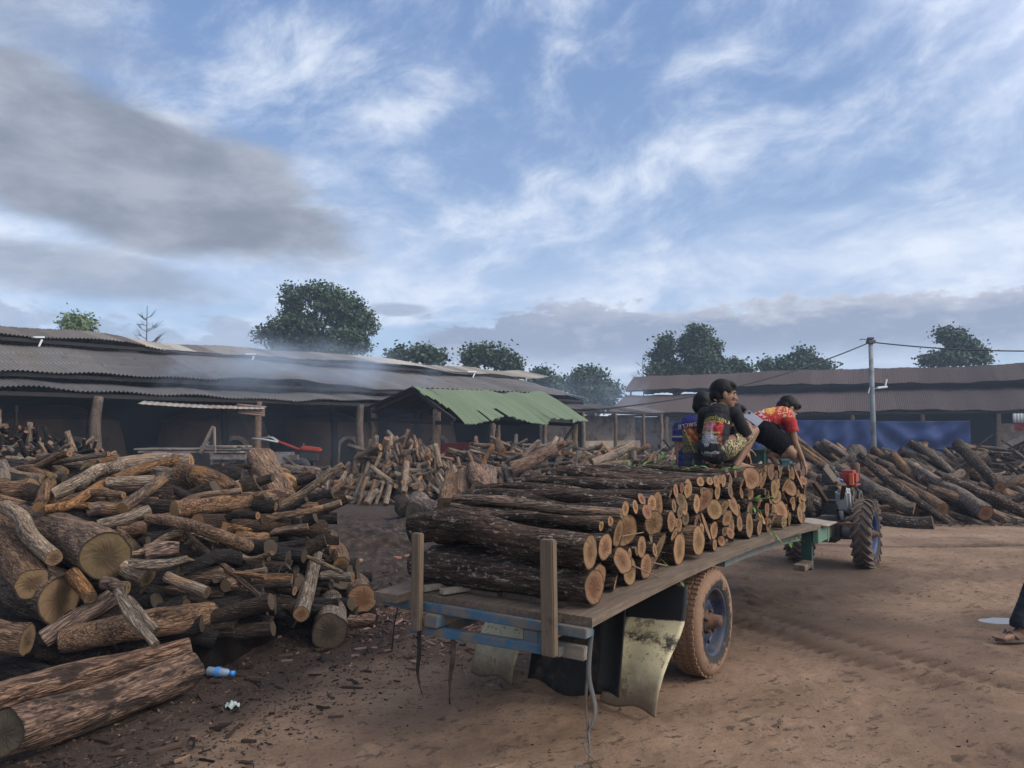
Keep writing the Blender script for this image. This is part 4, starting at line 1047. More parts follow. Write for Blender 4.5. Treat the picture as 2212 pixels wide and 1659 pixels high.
H(z1, [(470, 205), (570, 180)], [18, 18], 'thin orange stick on the crest behind the pale log', 'orange', CUT, dy=.2, ns=20)
H(z1, [(495, 175), (520, 180)], [18, 18], 'reddish stub on the very crest', 'orange', CUTR, dy=.35, ns=20)
H(z1, [(10, 210), (18, 300)], [26, 26], 'grey upright stub at the picture edge', 'pale', CUTY, dy=-.05, ns=22)
H(z1, [(40, 245), (210, 285)], [24, 26], 'pale stick lying across the crest near the picture edge', 'pale', CUTY, dy=-.02, ns=22)
H(z1, [(110, 235), (255, 275)], [22, 22], 'yellowish peeled stick near the picture edge', 'orange', CUTY, dy=-.06, ns=22)
H(z1, [(420, 432), (575, 432)], [30, 36], 'reddish bark-covered log in the middle of the heap', 'pink', CUTR, dy=.0, ns=26)
H(z1, [(340, 408), (430, 408)], [14, 16], 'thin stick with an orange end beside the bent branch', 'orange', CUT, dy=-.12, ns=18)
H(z1, [(760, 305), (860, 350), (945, 392)], [18, 22, 22], 'dark thin log dipping right beneath the crest', 'dark', CUTD, dy=-.02, ns=22)
# right-hand foot of the heap
H(z2, [(700, 715), (660, 930), (598, 1150)], [36, 42, 47], 'tan log propped upright at the foot of the heap, sawn end on the ground', 'pale', CUT, dy=-.35, rough=.05, ns=34, nr=50, dys=[.35, .12, -.1])
H(z2, [(775, 1000), (770, 1140), (765, 1288)], [88, 100, 108], 'thick pale trunk pointing at the camera with a dark grey sawn end', 'pale', CUTD, dys=[1.0, .5, -.05], rough=.08, ns=48, nr=44)
H(z2, [(770, 690), (838, 858)], [46, 48], 'log lying behind the propped one with an orange end', 'brown', CUT, dys=[.75, .1], ns=32, nr=30)
H(z2, [(900, 950), (963, 1062)], [74, 82], 'log with a wide orange irregular end at the foot of the heap', 'brown', CUT, dys=[.8, .05], rough=.09, ns=40, nr=30, dy=.1)
H(z2, [(880, 1185), (1035, 1190)], [36, 36], 'dark muddy log lying under the wide orange end', 'pink', CUTD, dy=.1, rough=.1, ns=28)
H(z2, [(715, 925), (905, 930)], [24, 30], 'pale stub sticking out right behind the propped log', 'pale', CUT, dy=-.12, rough=.1, ns=24)
H(z2, [(400, 938), (600, 935)], [30, 26], 'pinkish stick lying behind the black twisted branch', 'pink', CUTR, dy=.05, ns=24)
H(z2, [(440, 1085), (515, 1205)], [30, 30], 'reddish short log under the lower end of the black branch', 'pink', CUTD, dy=.05, ns=24)
H(z2, [(430, 700), (610, 820)], [30, 32], 'dark red log slanting down behind the black branch', 'pink', CUTD, dy=.15, ns=26)
H(z2, [(730, 780), (800, 900)], [38, 40], 'dark log leaning behind the propped tan log', 'dark', CUTD, dy=.35, ns=26)
H(z2, [(330, 830), (480, 810), (600, 870)], [24, 28, 30], 'knotty dark root crossing the hollow', 'char_gap', CUTD, dy=.0, rough=.13, ns=24, nr=36)
H(z2, [(245, 950), (345, 1050)], [32, 30], 'brown log slanting into the shade above the orange trunk', 'brown', CUTD, dy=.06, ns=24)

# what fills the heap between and behind them
def stick_mesh(name, L_, r, seed, ns=9, nr=6, bk='grey', cut=None, bend=.25, rough=.07):
    rnd = random.Random(seed); m = r * bend * 3
    P = [Vector((-L_ / 2, 0, 0)), Vector((-L_ / 6, rnd.uniform(-m, m), rnd.uniform(-m, m))), Vector((L_ / 5, rnd.uniform(-m, m), rnd.uniform(-m, m))), Vector((L_ / 2, 0, 0))]
    rings = log_shape(P, [r * rnd.uniform(.8, 1.1), r, r * rnd.uniform(.75, 1.05)], seed, ns, nr, rough, (rnd.uniform(0, .4), rnd.uniform(0, .4)))
    vs = [tuple(p) for q in rings for p in q]; fs = [(i * ns + k, i * ns + (k + 1) % ns, (i + 1) * ns + (k + 1) % ns, (i + 1) * ns + k) for i in range(nr) for k in range(ns)]
    nb = len(fs); fs += [tuple(reversed(range(ns))), tuple(nr * ns + k for k in range(ns))]
    return vs, fs, nb
def stick_data(name, L_, r, seed, bk, cut, **kw):
    vs, fs, nb = stick_mesh(name, L_, r, seed, **kw); me = bpy.data.meshes.new(name); me.from_pydata(vs, [], fs)
    me.polygons.foreach_set('use_smooth', [i < nb for i in range(len(fs))]); me.polygons.foreach_set('material_index', [0 if i < nb else 1 for i in range(len(fs))])
    a = me.attributes.new('rad', 'FLOAT', 'POINT'); a.data.foreach_set('value', [.4] * len(vs)); me.materials.append(BK[bk]); me.materials.append(cut); return me
def stuff_sticks(name, items, bk, cut, label=None):
    """items: (matrix, length, radius, seed): many sticks nobody could count, one mesh"""
    mb = MB()
    for M, L_, r, sd in items:
        vs, fs, nb = stick_mesh(name, L_, r, sd, ns=8, nr=4); w = [M @ Vector(v) for v in vs]
        mb.add(w, fs[:nb], 0, True); mb.add(w, fs[nb:], 1, False)
    me = mb.mesh(name); a = me.attributes.new('rad', 'FLOAT', 'POINT'); a.data.foreach_set('value', [.4] * len(mb.v))
    o = link_mesh(name, me, None, [BK[bk], cut]); tag(o, label, None, None, 'stuff'); return o
rnd = random.Random(77); items = []
for i in range(420):
    u = rnd.uniform(-60, 690); lo = float(np.interp(u, [-60, 100, 300, 500, 650, 720, 800], [1500, 1470, 1400, 1330, 1330, 1330, 1330])); hi = float(np.interp(u, [-60, 0, 100, 420, 480, 620, 680, 800], [1010, 1005, 995, 1000, 1030, 1050, 1190, 1240]))
    v = rnd.uniform(hi + 14, lo); y = ysurf(u, v) + rnd.uniform(.30, .60); r = rnd.choice((.03, .04, .05, .06, .08)); p = at(u, v, y)
    p.z = max(p.z, .05); d = Vector((1, rnd.gauss(0, .22), rnd.gauss(0, .22))).normalized(); L_ = rnd.uniform(.5, 1.1)
    items.append((axis_frame(p - d * L_ / 2, p + d * L_ / 2), L_, r, i))
stuff_sticks('heap_firewood', items[:250], 'char_gap', CUTD); stuff_sticks('heap_firewood', items[250:], 'dark', CUTD)  # near-black bark stands in for deep shade between the logs
def mound(name, fn, nu, nv, m):
    mb = MB(); mb.sheet(fn, nu, nv); tag(mb.build(name, m), kind='stuff')
CORE_SHADE = plain('heap_shade_core', (.010, .007, .006), .95, .5, 14, bump=.8, spec=.1)  # filler core, coloured near black as the shade in the heap's gaps
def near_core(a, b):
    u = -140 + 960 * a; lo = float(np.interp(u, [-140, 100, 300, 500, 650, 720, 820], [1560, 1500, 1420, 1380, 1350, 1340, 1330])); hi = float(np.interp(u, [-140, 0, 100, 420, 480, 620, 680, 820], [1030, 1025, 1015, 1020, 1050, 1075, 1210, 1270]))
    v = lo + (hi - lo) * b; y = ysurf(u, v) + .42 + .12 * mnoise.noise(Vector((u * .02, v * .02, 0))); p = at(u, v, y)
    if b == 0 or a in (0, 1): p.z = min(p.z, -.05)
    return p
mound('heap_shade_core', near_core, 50, 30, CORE_SHADE)
def extra_fill(n, seed):
    rnd = random.Random(seed); k = 0
    while k < n:
        u = rnd.uniform(20, 600); lo = float(np.interp(u, [0, 300, 560, 700], [1250, 1290, 1290, 1300])); hi = float(np.interp(u, [0, 420, 480, 620, 700], [1010, 1010, 1040, 1080, 1200]))
        v = rnd.uniform(hi, lo); y = ysurf(u, v) + rnd.uniform(.26, .46); p = at(u, v, y); L_ = rnd.uniform(.7, 1.4); r = rnd.choice((.022, .03, .036, .044))
        d = Vector((1, rnd.gauss(-.05, .22), rnd.gauss(0, .24))).normalized()
        tone = rnd.choice(('pale', 'brown', 'dark', 'brown', 'orange')); w = {'pale': 'pale', 'brown': 'brown', 'dark': 'dark', 'orange': 'orange-brown'}[tone]
        th = 'thin' if r < .03 else ('slender' if r < .045 else 'stout'); where = ('by the picture edge' if u < 190 else 'in the middle' if u < 450 else 'near its right end'); hgt = 'high up' if v < 1090 else ('half-way up' if v < 1180 else 'low down')
        tl = 'level' if abs(d.z) < .18 else ('rising to the right' if d.z * d.x > 0 else 'dipping to the right')
        make_log('log', [p - d * L_ / 2, p + d * L_ / 2], [r, r * rnd.uniform(.8, 1.05)], f'{th} {w} stick, {tl}, {hgt} in the near heap {where}'.replace('to the right', 'right'), tone, rnd.choice((CUT, CUTY, CUTD)), NEARG, None, 14, 12, .07, (1,)); k += 1
extra_fill(46, 5)
def poles(n, seed):
    rnd = random.Random(seed)
    for k in range(n):
        u = rnd.uniform(60, 640); hi = float(np.interp(u, [0, 420, 480, 620, 700], [1000, 1005, 1035, 1075, 1190])); lo = 1240 if u < 330 else 1290; v = rnd.uniform(hi, lo - 30 * (rnd.random()))
        if u < 330 and 1110 < v: v = rnd.uniform(hi, 1110)
        y = ysurf(u, v) + rnd.uniform(.02, .22); p = at(u, v, y); L_ = rnd.uniform(.7, 1.7); r = rnd.uniform(.018, .036)
        d = Vector((1, rnd.gauss(-.25, .35), rnd.gauss(.05, .30))).normalized(); bow = Vector((0, 0, rnd.gauss(0, .05)))
        if rnd.random() < .3: d.x *= -1
        tone = rnd.choice(('pale', 'orange', 'pale', 'brown', 'dark')); w = {'pale': 'pale', 'brown': 'brown', 'dark': 'dark', 'orange': 'orange-brown'}[tone]
        P = [p - d * L_ / 2, p - d * L_ * .15 + bow, p + d * L_ * .2 - bow * .6, p + d * L_ / 2]
        for q in P: q.z = max(q.z, r)
        tl = 'level' if abs(d.z) < .15 else ('rising right' if d.z * d.x > 0 else 'dipping right'); where = 'by the picture edge' if u < 200 else 'in its middle' if u < 430 else 'near its right end'; hgt = 'high up' if v < 1070 else 'half-way up' if v < 1160 else 'low down'
        make_log('log', P, [r, r * 1.05, r * .8], f'{"long" if L_ > 1.2 else "short"} slim {w} pole, {tl}, {hgt} on the near heap {where}', tone, rnd.choice((CUT, CUTR, CUT)), NEARG, None, 14, 24, .08, (0, 1))
poles(22, 9)

# ================================================================== THE OTHER HEAPS
def fall(name, heap, group, n, surf, seed, Ls, rs, bks, direc, regions, n_stuff, core=None, cuts=(CUT, CUTY), stuff_bk='grey', cat='log', extra=''):
    """surf(a,b) -> point on the heap's skin, a across (0 left .. 1 right), b up (0 foot .. 1 crest). Individuals on the skin, the uncounted rest beneath as stuff."""
    rnd = random.Random(seed); base = {}
    for bk in bks:
        for q in range(3):
            L_ = Ls[0] + (Ls[1] - Ls[0]) * (q + .5) / 3
            for w in range(2):
                r = rs[0] + (rs[1] - rs[0]) * (w + .4) / 2
                base[(bk, q, w)] = stick_data(name, L_, r, seed * 31 + q * 7 + w, bk, rnd.choice(cuts), ns=10, nr=8)
    its = []
    for i in range(n_stuff):
        a, b = rnd.random(), rnd.random() ** .8; p = surf(a, b) + Vector((0, .14, -.08)); d = direc(a, b, rnd); L_ = rnd.uniform(*Ls) * .9
        its.append((axis_frame(p - d * L_ / 2, p + d * L_ / 2), L_, rnd.uniform(*rs) * .9, i))
    if its: stuff_sticks('heap_firewood', its, stuff_bk, cuts[0])
    if core:
        mound('heap_shade_core', lambda a, b: (lambda p: Vector((p.x, p.y + .25 + .25 * (1 - b) * 0, p.z - .12 if b > 0 else -.05)))(surf(a, b)), 24, 10, CORE_SHADE)
    cap_of = {}
    words_ = {'pale': 'pale', 'grey': 'grey-brown', 'brown': 'brown', 'orange': 'orange-brown', 'dark': 'dark', 'char_gap': 'blackened', 'pink': 'reddish', 'cart': 'mottled'}
    for i in range(n):
        a, b = (i + rnd.random()) / n, rnd.random() ** .85
        a = (a * 7.31) % 1.0
        key = rnd.choice(list(base)); bk, q, w = key; p = surf(a, b); d = direc(a, b, rnd); o = bpy.data.objects.new(name, base[key]); COL.objects.link(o)
        f = rnd.uniform(.85, 1.15); g_ = rnd.uniform(.85, 1.2); L_ = (Ls[0] + (Ls[1] - Ls[0]) * (q + .5) / 3) * f
        p.z = max(p.z, abs(d.z) * L_ / 2 * .8 + rs[0] * .6 if b < .12 else rs[0])
        o.matrix_world = axis_frame(p - d * L_ / 2, p + d * L_ / 2) @ Matrix.Diagonal((f, g_, g_, 1)) @ Matrix.Rotation(rnd.random() * 6.28, 4, 'X')
        tl = 'steep' if abs(d.z) > .62 else ('slanting' if abs(d.z) > .25 else 'flat-lying'); ht = 'at the foot' if b < .25 else ('on the crest' if b > .82 else ('high on' if b > .55 else 'low on'))
        side = regions[min(len(regions) - 1, int(a * len(regions)))].replace('left of centre', 'left-centre').replace('right of centre', 'right-centre')
        ln = ('short', 'middling', 'long')[q]; tk = ('thin', 'thick')[w]
        j = 'of' if ht == 'at the foot' else ''
        tag(o, f'{ln} {tk} {words_[bk]} {tl} stick {ht} {j} {heap}, {side}'.replace('  ', ' '), cat, group)
# middle heap
def mid_surf(a, b):
    u = 690 + (1012 - 690) * a; top = float(np.interp(u, [690, 760, 800, 850, 900, 940, 985, 1012], [1055, 1010, 975, 955, 962, 985, 1005, 1030])); bot = float(np.interp(u, [690, 720, 850, 1012], [1068, 1085, 1088, 1075]))
    v = bot + (top - bot) * b; return at(u, v, 16.6 + 1.5 * b + .6 * abs(a - .5))
def mid_dir(a, b, rnd):
    k = rnd.random()
    if k < .55: return Vector((rnd.gauss((a - .5) * 1.5, .30), -.50, -rnd.uniform(.55, 1.1))).normalized() * -1
    if k < .75: return Vector((rnd.gauss(0, .6), 1, rnd.gauss(.1, .3))).normalized() * -1
    return Vector((1, rnd.gauss(0, .5), rnd.gauss(0, .35))).normalized()
REG3 = ['left end', 'left of centre', 'centre', 'right of centre', 'right end']
fall('firewood_stick', 'the middle heap', 'sticks in the middle heap before the green-roofed shelter', 200, mid_surf, 11, (.5, 1.05), (.030, .064), ['pale', 'pale', 'brown', 'grey'], mid_dir, REG3, 150, core=True)
def loose(fn, label, bk='pale', cut=CUT, group=None, R=.07, ns=16, nr=14):
    return make_log('firewood_stick', fn, [R, R * .92], label, bk, cut, group, None, ns, nr, .05, (0, 1))
MG = 'sticks in the middle heap before the green-roofed shelter'
loose([at(826, 985, 17.9), at(836, 947, 17.7)], 'pale stick standing up at the very top of the middle heap', R=.085, group=MG)
loose([at(775, 985, 17.9), at(822, 965, 17.6)], 'orange-tipped log lying on the top of the middle heap', 'brown', R=.10, group=MG)
loose([at(878, 1000, 17.3), at(872, 1065, 16.6)], 'long pale stick propped upright on the face of the middle heap', R=.075, group=MG)
loose([at(705, 1075, 16.6), at(742, 1040, 16.8)], 'tan log with an end on the mud at the left foot of the middle heap', 'brown', R=.08, group=MG)
loose([at(792, 1090, 16.2), at(815, 1062, 16.6)], 'pale short log lying on the mud in front of the middle heap', R=.085, group=MG)
loose([at(833, 1090, 16.2), at(842, 1050, 16.6)], 'pale knobbly stick with its foot in the mud of the yard', R=.06, group=MG)
loose([at(940, 960, 17.4), at(952, 1010, 17.2)], 'tall pale stick rising on the right shoulder of the middle heap', R=.065, group=MG)
# low heap behind, before the red tractor
def low_surf(a, b):
    u = 610 + 135 * a; top = float(np.interp(u, [610, 680, 745], [1003, 1016, 1050])); bot = float(np.interp(u, [610, 745], [1062, 1066])); v = bot + (top - bot) * b; return at(u, v, 19.0 + 1.2 * b)
fall('firewood_stick', 'the low back heap', 'sticks in the low heap before the red tractor', 46, low_surf, 13, (.7, 1.4), (.035, .085), ['grey', 'brown', 'dark'], lambda a, b, r: Vector((1, r.gauss(0, .5), r.gauss(-.12, .35))).normalized(), ['left end', 'centre', 'right end'], 50, core=True, cuts=(CUTY, CUTD))
# long heap behind the cart
def long_surf(a, b):
    u = 985 + 460 * a; top = float(np.interp(u, [985, 1030, 1075, 1160, 1250, 1340, 1445], [1010, 968, 950, 962, 970, 975, 1000])); bot = float(np.interp(u, [985, 1100, 1250, 1445], [1070, 1078, 1066, 1050])); v = bot + (top - bot) * b; return at(u, v, 18.2 + 2.2 * b + .8 * a)
def long_dir(a, b, rnd):
    k = rnd.random()
    if k < .60: return Vector((1, rnd.gauss(0, .5), rnd.gauss(.05, .30))).normalized()
    return Vector((rnd.gauss(.2, .5), .6, rnd.uniform(.25, .9))).normalized()
fall('firewood_stick', 'the heap behind the cart', 'sticks in the long heap behind the cart', 135, long_surf, 17, (.8, 1.9), (.032, .080), ['pale', 'brown', 'grey', 'orange'], long_dir, REG3, 150, core=True)
LG = 'sticks in the long heap behind the cart'
loose([at(1105, 1010, 18.9), at(1205, 972, 19.0)], 'huge reddish split log lying on the long heap behind the cart', 'pink', CUTR, LG, R=.17, ns=20)
loose([at(1278, 1000, 19.0), at(1362, 965, 19.3)], 'long pale log resting on the right of the long heap', 'pale', CUT, LG, R=.11)
loose([at(1282, 1012, 18.8), at(1360, 1000, 19.0)], 'pale straight log lying below the long pale one', 'pale', CUT, LG, R=.085)
loose([at(1222, 1035, 18.0), at(1266, 1000, 18.6)], 'tan log leaning right on the face of the long heap', 'brown', CUT, LG, R=.10)
loose([at(1300, 1062, 17.6), at(1272, 1010, 18.4)], 'tan log leaning back with its foot by the leafy sprig', 'pale', CUT, LG, R=.11)
loose([at(1085, 975, 19.6), at(1072, 950, 19.8)], 'stump of a branch poking up from the top of the long heap', 'brown', CUT, LG, R=.12)
# trunk sections between the middle heap and the cart
SG = 'thick trunk sections standing between the heaps and the cart'
def sect(pts, R, label, bk='pink', cut=CUTY, ends=(0, 1)): return make_log('trunk_section', pts, R, label, bk, cut, SG, None, 24, 18, .08, ends, cat='log')
sect([at(1026, 1020, 13.9), at(1034, 1062, 13.0)], [.185, .185], 'thick trunk section leaning back with a round pale end, behind the cart load')
sect([at(1055, 1018, 14.1), at(1056, 1060, 13.4)], [.16, .17], 'narrow trunk section standing right of the round pale end')
sect([at(975, 1030, 13.8), at(965, 1090, 12.8)], [.13, .15], 'trunk section slanting down with its foot at the cart load', 'brown')
sect([at(1000, 1025, 13.9), at(1000, 1085, 13.2)], [.14, .17], 'tapered brown trunk section standing in the group', 'brown')
sect([at(905, 1075, 13.9), at(893, 1105, 13.1)], [.15, .16], 'short section lying with its grey end towards the yard', 'grey', CUTD)
sect([at(868, 1082, 14.2), at(878, 1110, 13.6)], [.13, .14], 'dark section at the left end of the trunk group', 'dark', CUTD)
sect([at(908, 1080, 13.6), at(950, 1110, 13.2)], [.15, .15], 'reddish section lying slanted in front of the trunk group', 'pink', CUTR)
sect([at(935, 1085, 13.9), at(960, 1100, 13.8)], [.13, .15], 'brown section half hidden behind the reddish one', 'brown', CUTD)
# big heap of long logs on the right
def right_surf(a, b):
    u = 1735 + (2200 - 1735) * a; top = float(np.interp(u, [1735, 1800, 1900, 2000, 2080, 2140, 2200], [985, 995, 1008, 1004, 1005, 1022, 1060])); bot = float(np.interp(u, [1735, 1800, 1900, 2050, 2200], [1110, 1112, 1120, 1115, 1105])); v = bot + (top - bot) * b
    return at(u, v, 13.5 + 3.2 * b)
def right_dir(a, b, rnd):
    if rnd.random() < .8: return Vector((rnd.gauss(.75, .25), -.75 + rnd.gauss(0, .2), -rnd.uniform(.30, .75))).normalized()
    return Vector((1, rnd.gauss(0, .6), rnd.gauss(0, .3))).normalized()
fall('long_log', 'the heap below the tarpaulins', 'logs in the big heap under the blue tarpaulins', 125, right_surf, 23, (1.1, 2.3), (.050, .108), ['grey', 'brown', 'grey', 'cart'], right_dir, REG3, 110, core=True, cuts=(CUTD, CUTY))
RG = 'logs in the big heap under the blue tarpaulins'
def rlog(pts, R, label, bk='grey', cut=CUTR, ends=(0, 1)): return make_log('long_log', pts, R, label, bk, cut, RG, None, 20, 26, .06, ends)
rlog([at(1812, 1012, 15.4), at(1950, 1092, 13.3)], [.10, .15], 'long dark log sloping down to a cut red end beside the tractor wheel')
rlog([at(1890, 1062, 13.2), at(1975, 1100, 12.9)], [.12, .10], 'short thick log with an orange end low beside the tractor wheel')
rlog([at(1865, 1128, 13.0), at(2016, 1131, 12.3)], [.14, .13], 'dark log lying alone on the bare ground right of the tractor', 'cart', CUTD)
rlog([at(1905, 1022, 15.0), at(2035, 1100, 13.2)], [.10, .12], 'yellowish log sloping down the middle of the right heap', 'brown')
rlog([at(1955, 1000, 15.5), at(2130, 1108, 12.9)], [.11, .13], 'longest grey log sloping right to the bare ground', 'grey')
rlog([at(2070, 960, 16.6), at(2160, 1052, 14.4)], [.12, .10], 'dark log sloping down from the crest at the right end', 'cart')
rlog([at(1850, 975, 16.6), at(1862, 1010, 16.2)], [.21, .20], 'wide flat-faced stump on the crest in front of the pole', 'grey', CUTD)
rlog([at(2030, 1052, 14.2), at(2078, 1020, 14.4)], [.08, .075], 'pale branch crossing the dark logs of the right heap', 'pale', CUT)
rlog([at(2000, 1040, 14.6), at(1978, 1010, 15.2)], [.11, .10], 'pale-ended upright log in the middle of the right heap', 'pale', CUT)
rlog([at(1992, 978, 16.8), at(1998, 955, 16.9)], [.07, .06], 'thin pale stake standing up from the right heap crest', 'pale', CUT)
rlog([at(1740, 1010, 14.6), at(1708, 1035, 13.9)], [.12, .13], 'log with a round red cut end above the tractor handle', 'brown', CUTR)
# brush heap further right, branch heap far behind, dark heap on the left
def brush_surf(a, b):
    u = 2045 + 230 * a; top = float(np.interp(u, [2045, 2080, 2275], [985, 965, 968])); v = 1062 + (top - 1062) * b; return at(u, v, 20.5 + 2.6 * b)
fall('thin_branch', 'the brushwood heap', 'branches in the brushwood heap by the panel wall', 46, brush_surf, 29, (1.0, 2.4), (.02, .06), ['grey', 'dark', 'pale'], lambda a, b, r: Vector((1, r.gauss(0, .5), r.gauss(0, .28))).normalized(), ['left end', 'middle', 'right end'], 190, core=True, cuts=(CUTD, CUTY), stuff_bk='dark', cat='branch')
def far_surf(a, b):
    u = 1400 + 80 * a; v = 1030 + (np.interp(a, [0, .6, 1], [990, 962, 965]) - 1030) * b; return at(u, float(v), 24 + 1.5 * b)
fall('thin_branch', 'the ashy heap behind the boys', 'branches in the ashy heap behind the boys', 30, far_surf, 37, (.5, 1.1), (.025, .05), ['char_gap', 'grey', 'pale'], lambda a, b, r: Vector((r.gauss(0, 1), r.gauss(0, .5), r.gauss(0, .5))).normalized(), ['left', 'right'], 60, core=True, cuts=(CUTD, CUTD), stuff_bk='char_gap', cat='branch')
def dark_surf(a, b):
    u = -60 + 240 * a; top = float(np.interp(u, [-60, 0, 60, 120, 180], [930, 928, 950, 972, 985])); v = 1010 + (top - 1010) * b; return at(u, v, 11.5 + 1.6 * b)
fall('thin_branch', 'the charred heap', 'branches in the charred heap at the picture edge', 60, dark_surf, 41, (.5, 1.1), (.022, .05), ['char_gap', 'char_gap', 'pale'], lambda a, b, r: Vector((r.gauss(.4, 1), r.gauss(0, .5), r.gauss(-.1, .6))).normalized(), ['left', 'middle', 'right'], 130, core=True, cuts=(CUTR, CUT), stuff_bk='char_gap', cat='branch')

# ------------------------------------------------------------------ bark litter, chips and rubbish on the ground
def litter(name, n, seed, region, size, cols, m):
    rnd = random.Random(seed); rs = np.random.RandomState(seed); px, py = region(rs, n); z = gh(px, py); mb = MB(); tone = []
    for x, y, zz in zip(px, py, z):
        l = rnd.uniform(*size) * rnd.choice((.6, 1, 1, 1.8)); w = l * rnd.uniform(.15, .6) * (1 if l < .04 else .35); a = rnd.random() * 6.28; R = Matrix.Rotation(a, 3, 'Z') @ Matrix.Rotation(rnd.gauss(0, .25), 3, 'X') @ Matrix.Rotation(rnd.gauss(0, .2), 3, 'Y')
        h = min(.010, l * .15); c = Vector((x, y, zz + h * .4)); j = lambda: rnd.uniform(.6, 1.1)
        top = [R @ Vector((-l / 2 * j(), -w / 2 * j(), h)), R @ Vector((l / 2 * j(), -w / 2 * j() * .6, h * 1.2)), R @ Vector((l / 2 * j(), w / 2 * j() * .7, h)), R @ Vector((-l / 2 * j(), w / 2 * j(), h * .8))]
        bot = [t - Vector((0, 0, h * 1.3)) for t in top]
        mb.add([c + t for t in top + bot], [(0, 1, 2, 3), (0, 4, 5, 1), (1, 5, 6, 2), (2, 6, 7, 3), (3, 7, 4, 0)]); tone += [rnd.random()] * 8
    me = mb.mesh(name); a = me.attributes.new('tone', 'FLOAT', 'POINT'); a.data.foreach_set('value', tone); tag(link_mesh(name, me, None, m), kind='stuff')
LIT = material('bark_chips', lambda g, b: g.put(b.inputs['Base Color'], g.ramp(g.attr('tone'), [(.0, (.010, .007, .0055)), (.5, (.030, .020, .015)), (.85, (.070, .045, .033)), (.985, (.19, .115, .075))])), .85, .2)
def reg_dark(rs, n):
    y = 2.7 + 5.8 * rs.rand(n) ** 1.3; x = dark_edge(y) - np.abs(rs.randn(n)) * 1.1 + .35 * rs.randn(n) * .6; return x, y
litter('bark_litter', 14000, 3, reg_dark, (.004, .020), None, LIT)
litter('bark_litter', 420, 13, reg_dark, (.04, .11), None, LIT)
def reg_track(rs, n):
    y = 2.6 + 9 * rs.rand(n) ** 1.4; x = rs.uniform(-.8, 1.0, n) * y * .72 + .4; return x, y
litter('bark_litter', 3200, 4, reg_track, (.003, .013), None, LIT)
litter('bark_litter', 1500, 6, lambda rs, n: (rs.uniform(1.5, 9, n), 12.6 + rs.rand(n) * 1.6 - 0), (.03, .09), None, LIT)
litter('bark_litter', 1300, 7, lambda rs, n: (rs.normal(-.35, .5, n), rs.normal(6.4, .6, n)), (.02, .07), None, material('reddish_chips', lambda g, b: g.put(b.inputs['Base Color'], g.ramp(g.attr('tone'), [(.1, (.06, .035, .03)), (.6, (.19, .10, .075)), (.95, (.34, .22, .17))])), .8, .2))
BRICKC = plain('broken_tile', (.26, .125, .095), .9, .3, 9)
for i, (u, v, s) in enumerate(((770, 1205, .11), (800, 1218, .13), (826, 1195, .08), (855, 1216, .10), (742, 1232, .10), (700, 1212, .07))):
    p = ground_at(u + 30, v, .01); mb = MB(); mb.box((0, 0, 0), (s * 1.3, s, .03), Matrix.Rotation(i * 1.1, 3, 'Z') @ Matrix.Rotation(.12, 3, 'X'), bev=.008, wob=.03); o = mb.build('tile_fragment', BRICKC); o.location = (p.x, p.y, gz(p.x, p.y) + .02)
    tag(o, 'reddish tile fragment trodden into the wet mud behind the cart', 'rubble', 'broken tile fragments in the mud')
# plastic bottle and crumpled wrapper
pb_ = ground_at(474, 1457, .03); t = thing('plastic_bottle', 'crushed clear plastic bottle with a blue cap on the bark litter', 'bottle', (pb_.x, pb_.y, gz(pb_.x, pb_.y) + .034), radians(-14))
mb = MB(); mb.lathe([(-.085, 0), (-.085, .022), (-.075, .030), (-.03, .027), (-.01, .031), (.03, .025), (.055, .024), (.07, .013), (.085, .012)], 18, 'x'); mb.build('bottle_body', plain('clear_plastic', (.20, .26, .33), .15, .2, 30, spec=.6), t)
mb = MB(); mb.lathe([(-.02, .0318), (.012, .0318)], 18, 'x'); mb.build('bottle_label', plain('label_blue', (.06, .22, .55), .4, .5, 30), t)
mb = MB(); mb.lathe([(.078, .0), (.078, .016), (.104, .016), (.104, 0)], 14, 'x'); mb.build('cap', plain('cap_blue', (.03, .22, .62), .35, .1), t)
pw = ground_at(502, 1524, .02); mb = MB(); mb.sheet(lambda a, b: Vector(((a - .5) * .075, (b - .5) * .055, .02 + .012 * sin(a * 11) * cos(b * 7) + .02 * sin(a * pi) * sin(b * pi))), 10, 8, thick=.002, smooth=False)
o = mb.build('crumpled_wrapper', plain('wrapper_green_white', (.26, .32, .29), .4, .5, 60, spec=.5)); o.location = (pw.x, pw.y, gz(pw.x, pw.y)); o.rotation_euler = (0, 0, .4); tag(o, 'crumpled pale green wrapper lying on the bark litter', 'litter')
# ================================================================== FARM CART (trailer)
BLUEP = plain('faded_blue_paint', (.040, .098, .155), .7, .3, 7, dirt=(.13, .11, .09), dirt_amt=.62, dscale=9)
TEALP = plain('faded_teal_paint', (.095, .135, .14), .75, .3, 6, dirt=(.13, .105, .085), dirt_amt=.6, dscale=7)
GRNP = plain('green_paint', (.075, .15, .105), .6, .25, 6, dirt=(.12, .10, .08), dirt_amt=.35, dscale=8)
def woodgrain(name, a, b_, c, axis='y'):
    def fn(g, b):
        v, r = ocoord(g); x, y, z = g.sep(v); p = {'y': g.xyz(x * 60., y * 2.5, z * 60.), 'x': g.xyz(x * 2.5, y * 60., z * 60.), 'z': g.xyz(x * 60., y * 60., z * 2.5)}[axis]
        n = g.noise(p, 1., 6, .65, .6); m = g.noise(v, 5., 5, .6)
        col = g.ramp(n * .65 + m * .35, [(.3, a), (.52, b_), (.72, c)])
        col = g.mix(g.step(m + (n - .5) * .5, .60, .72) * .65, col, tuple(q * .45 for q in a))
        g.put(b.inputs['Base Color'], col); g.put(b.inputs['Normal'], g.bump(n, .6, .004))
    return material(name, fn, .85, .2)
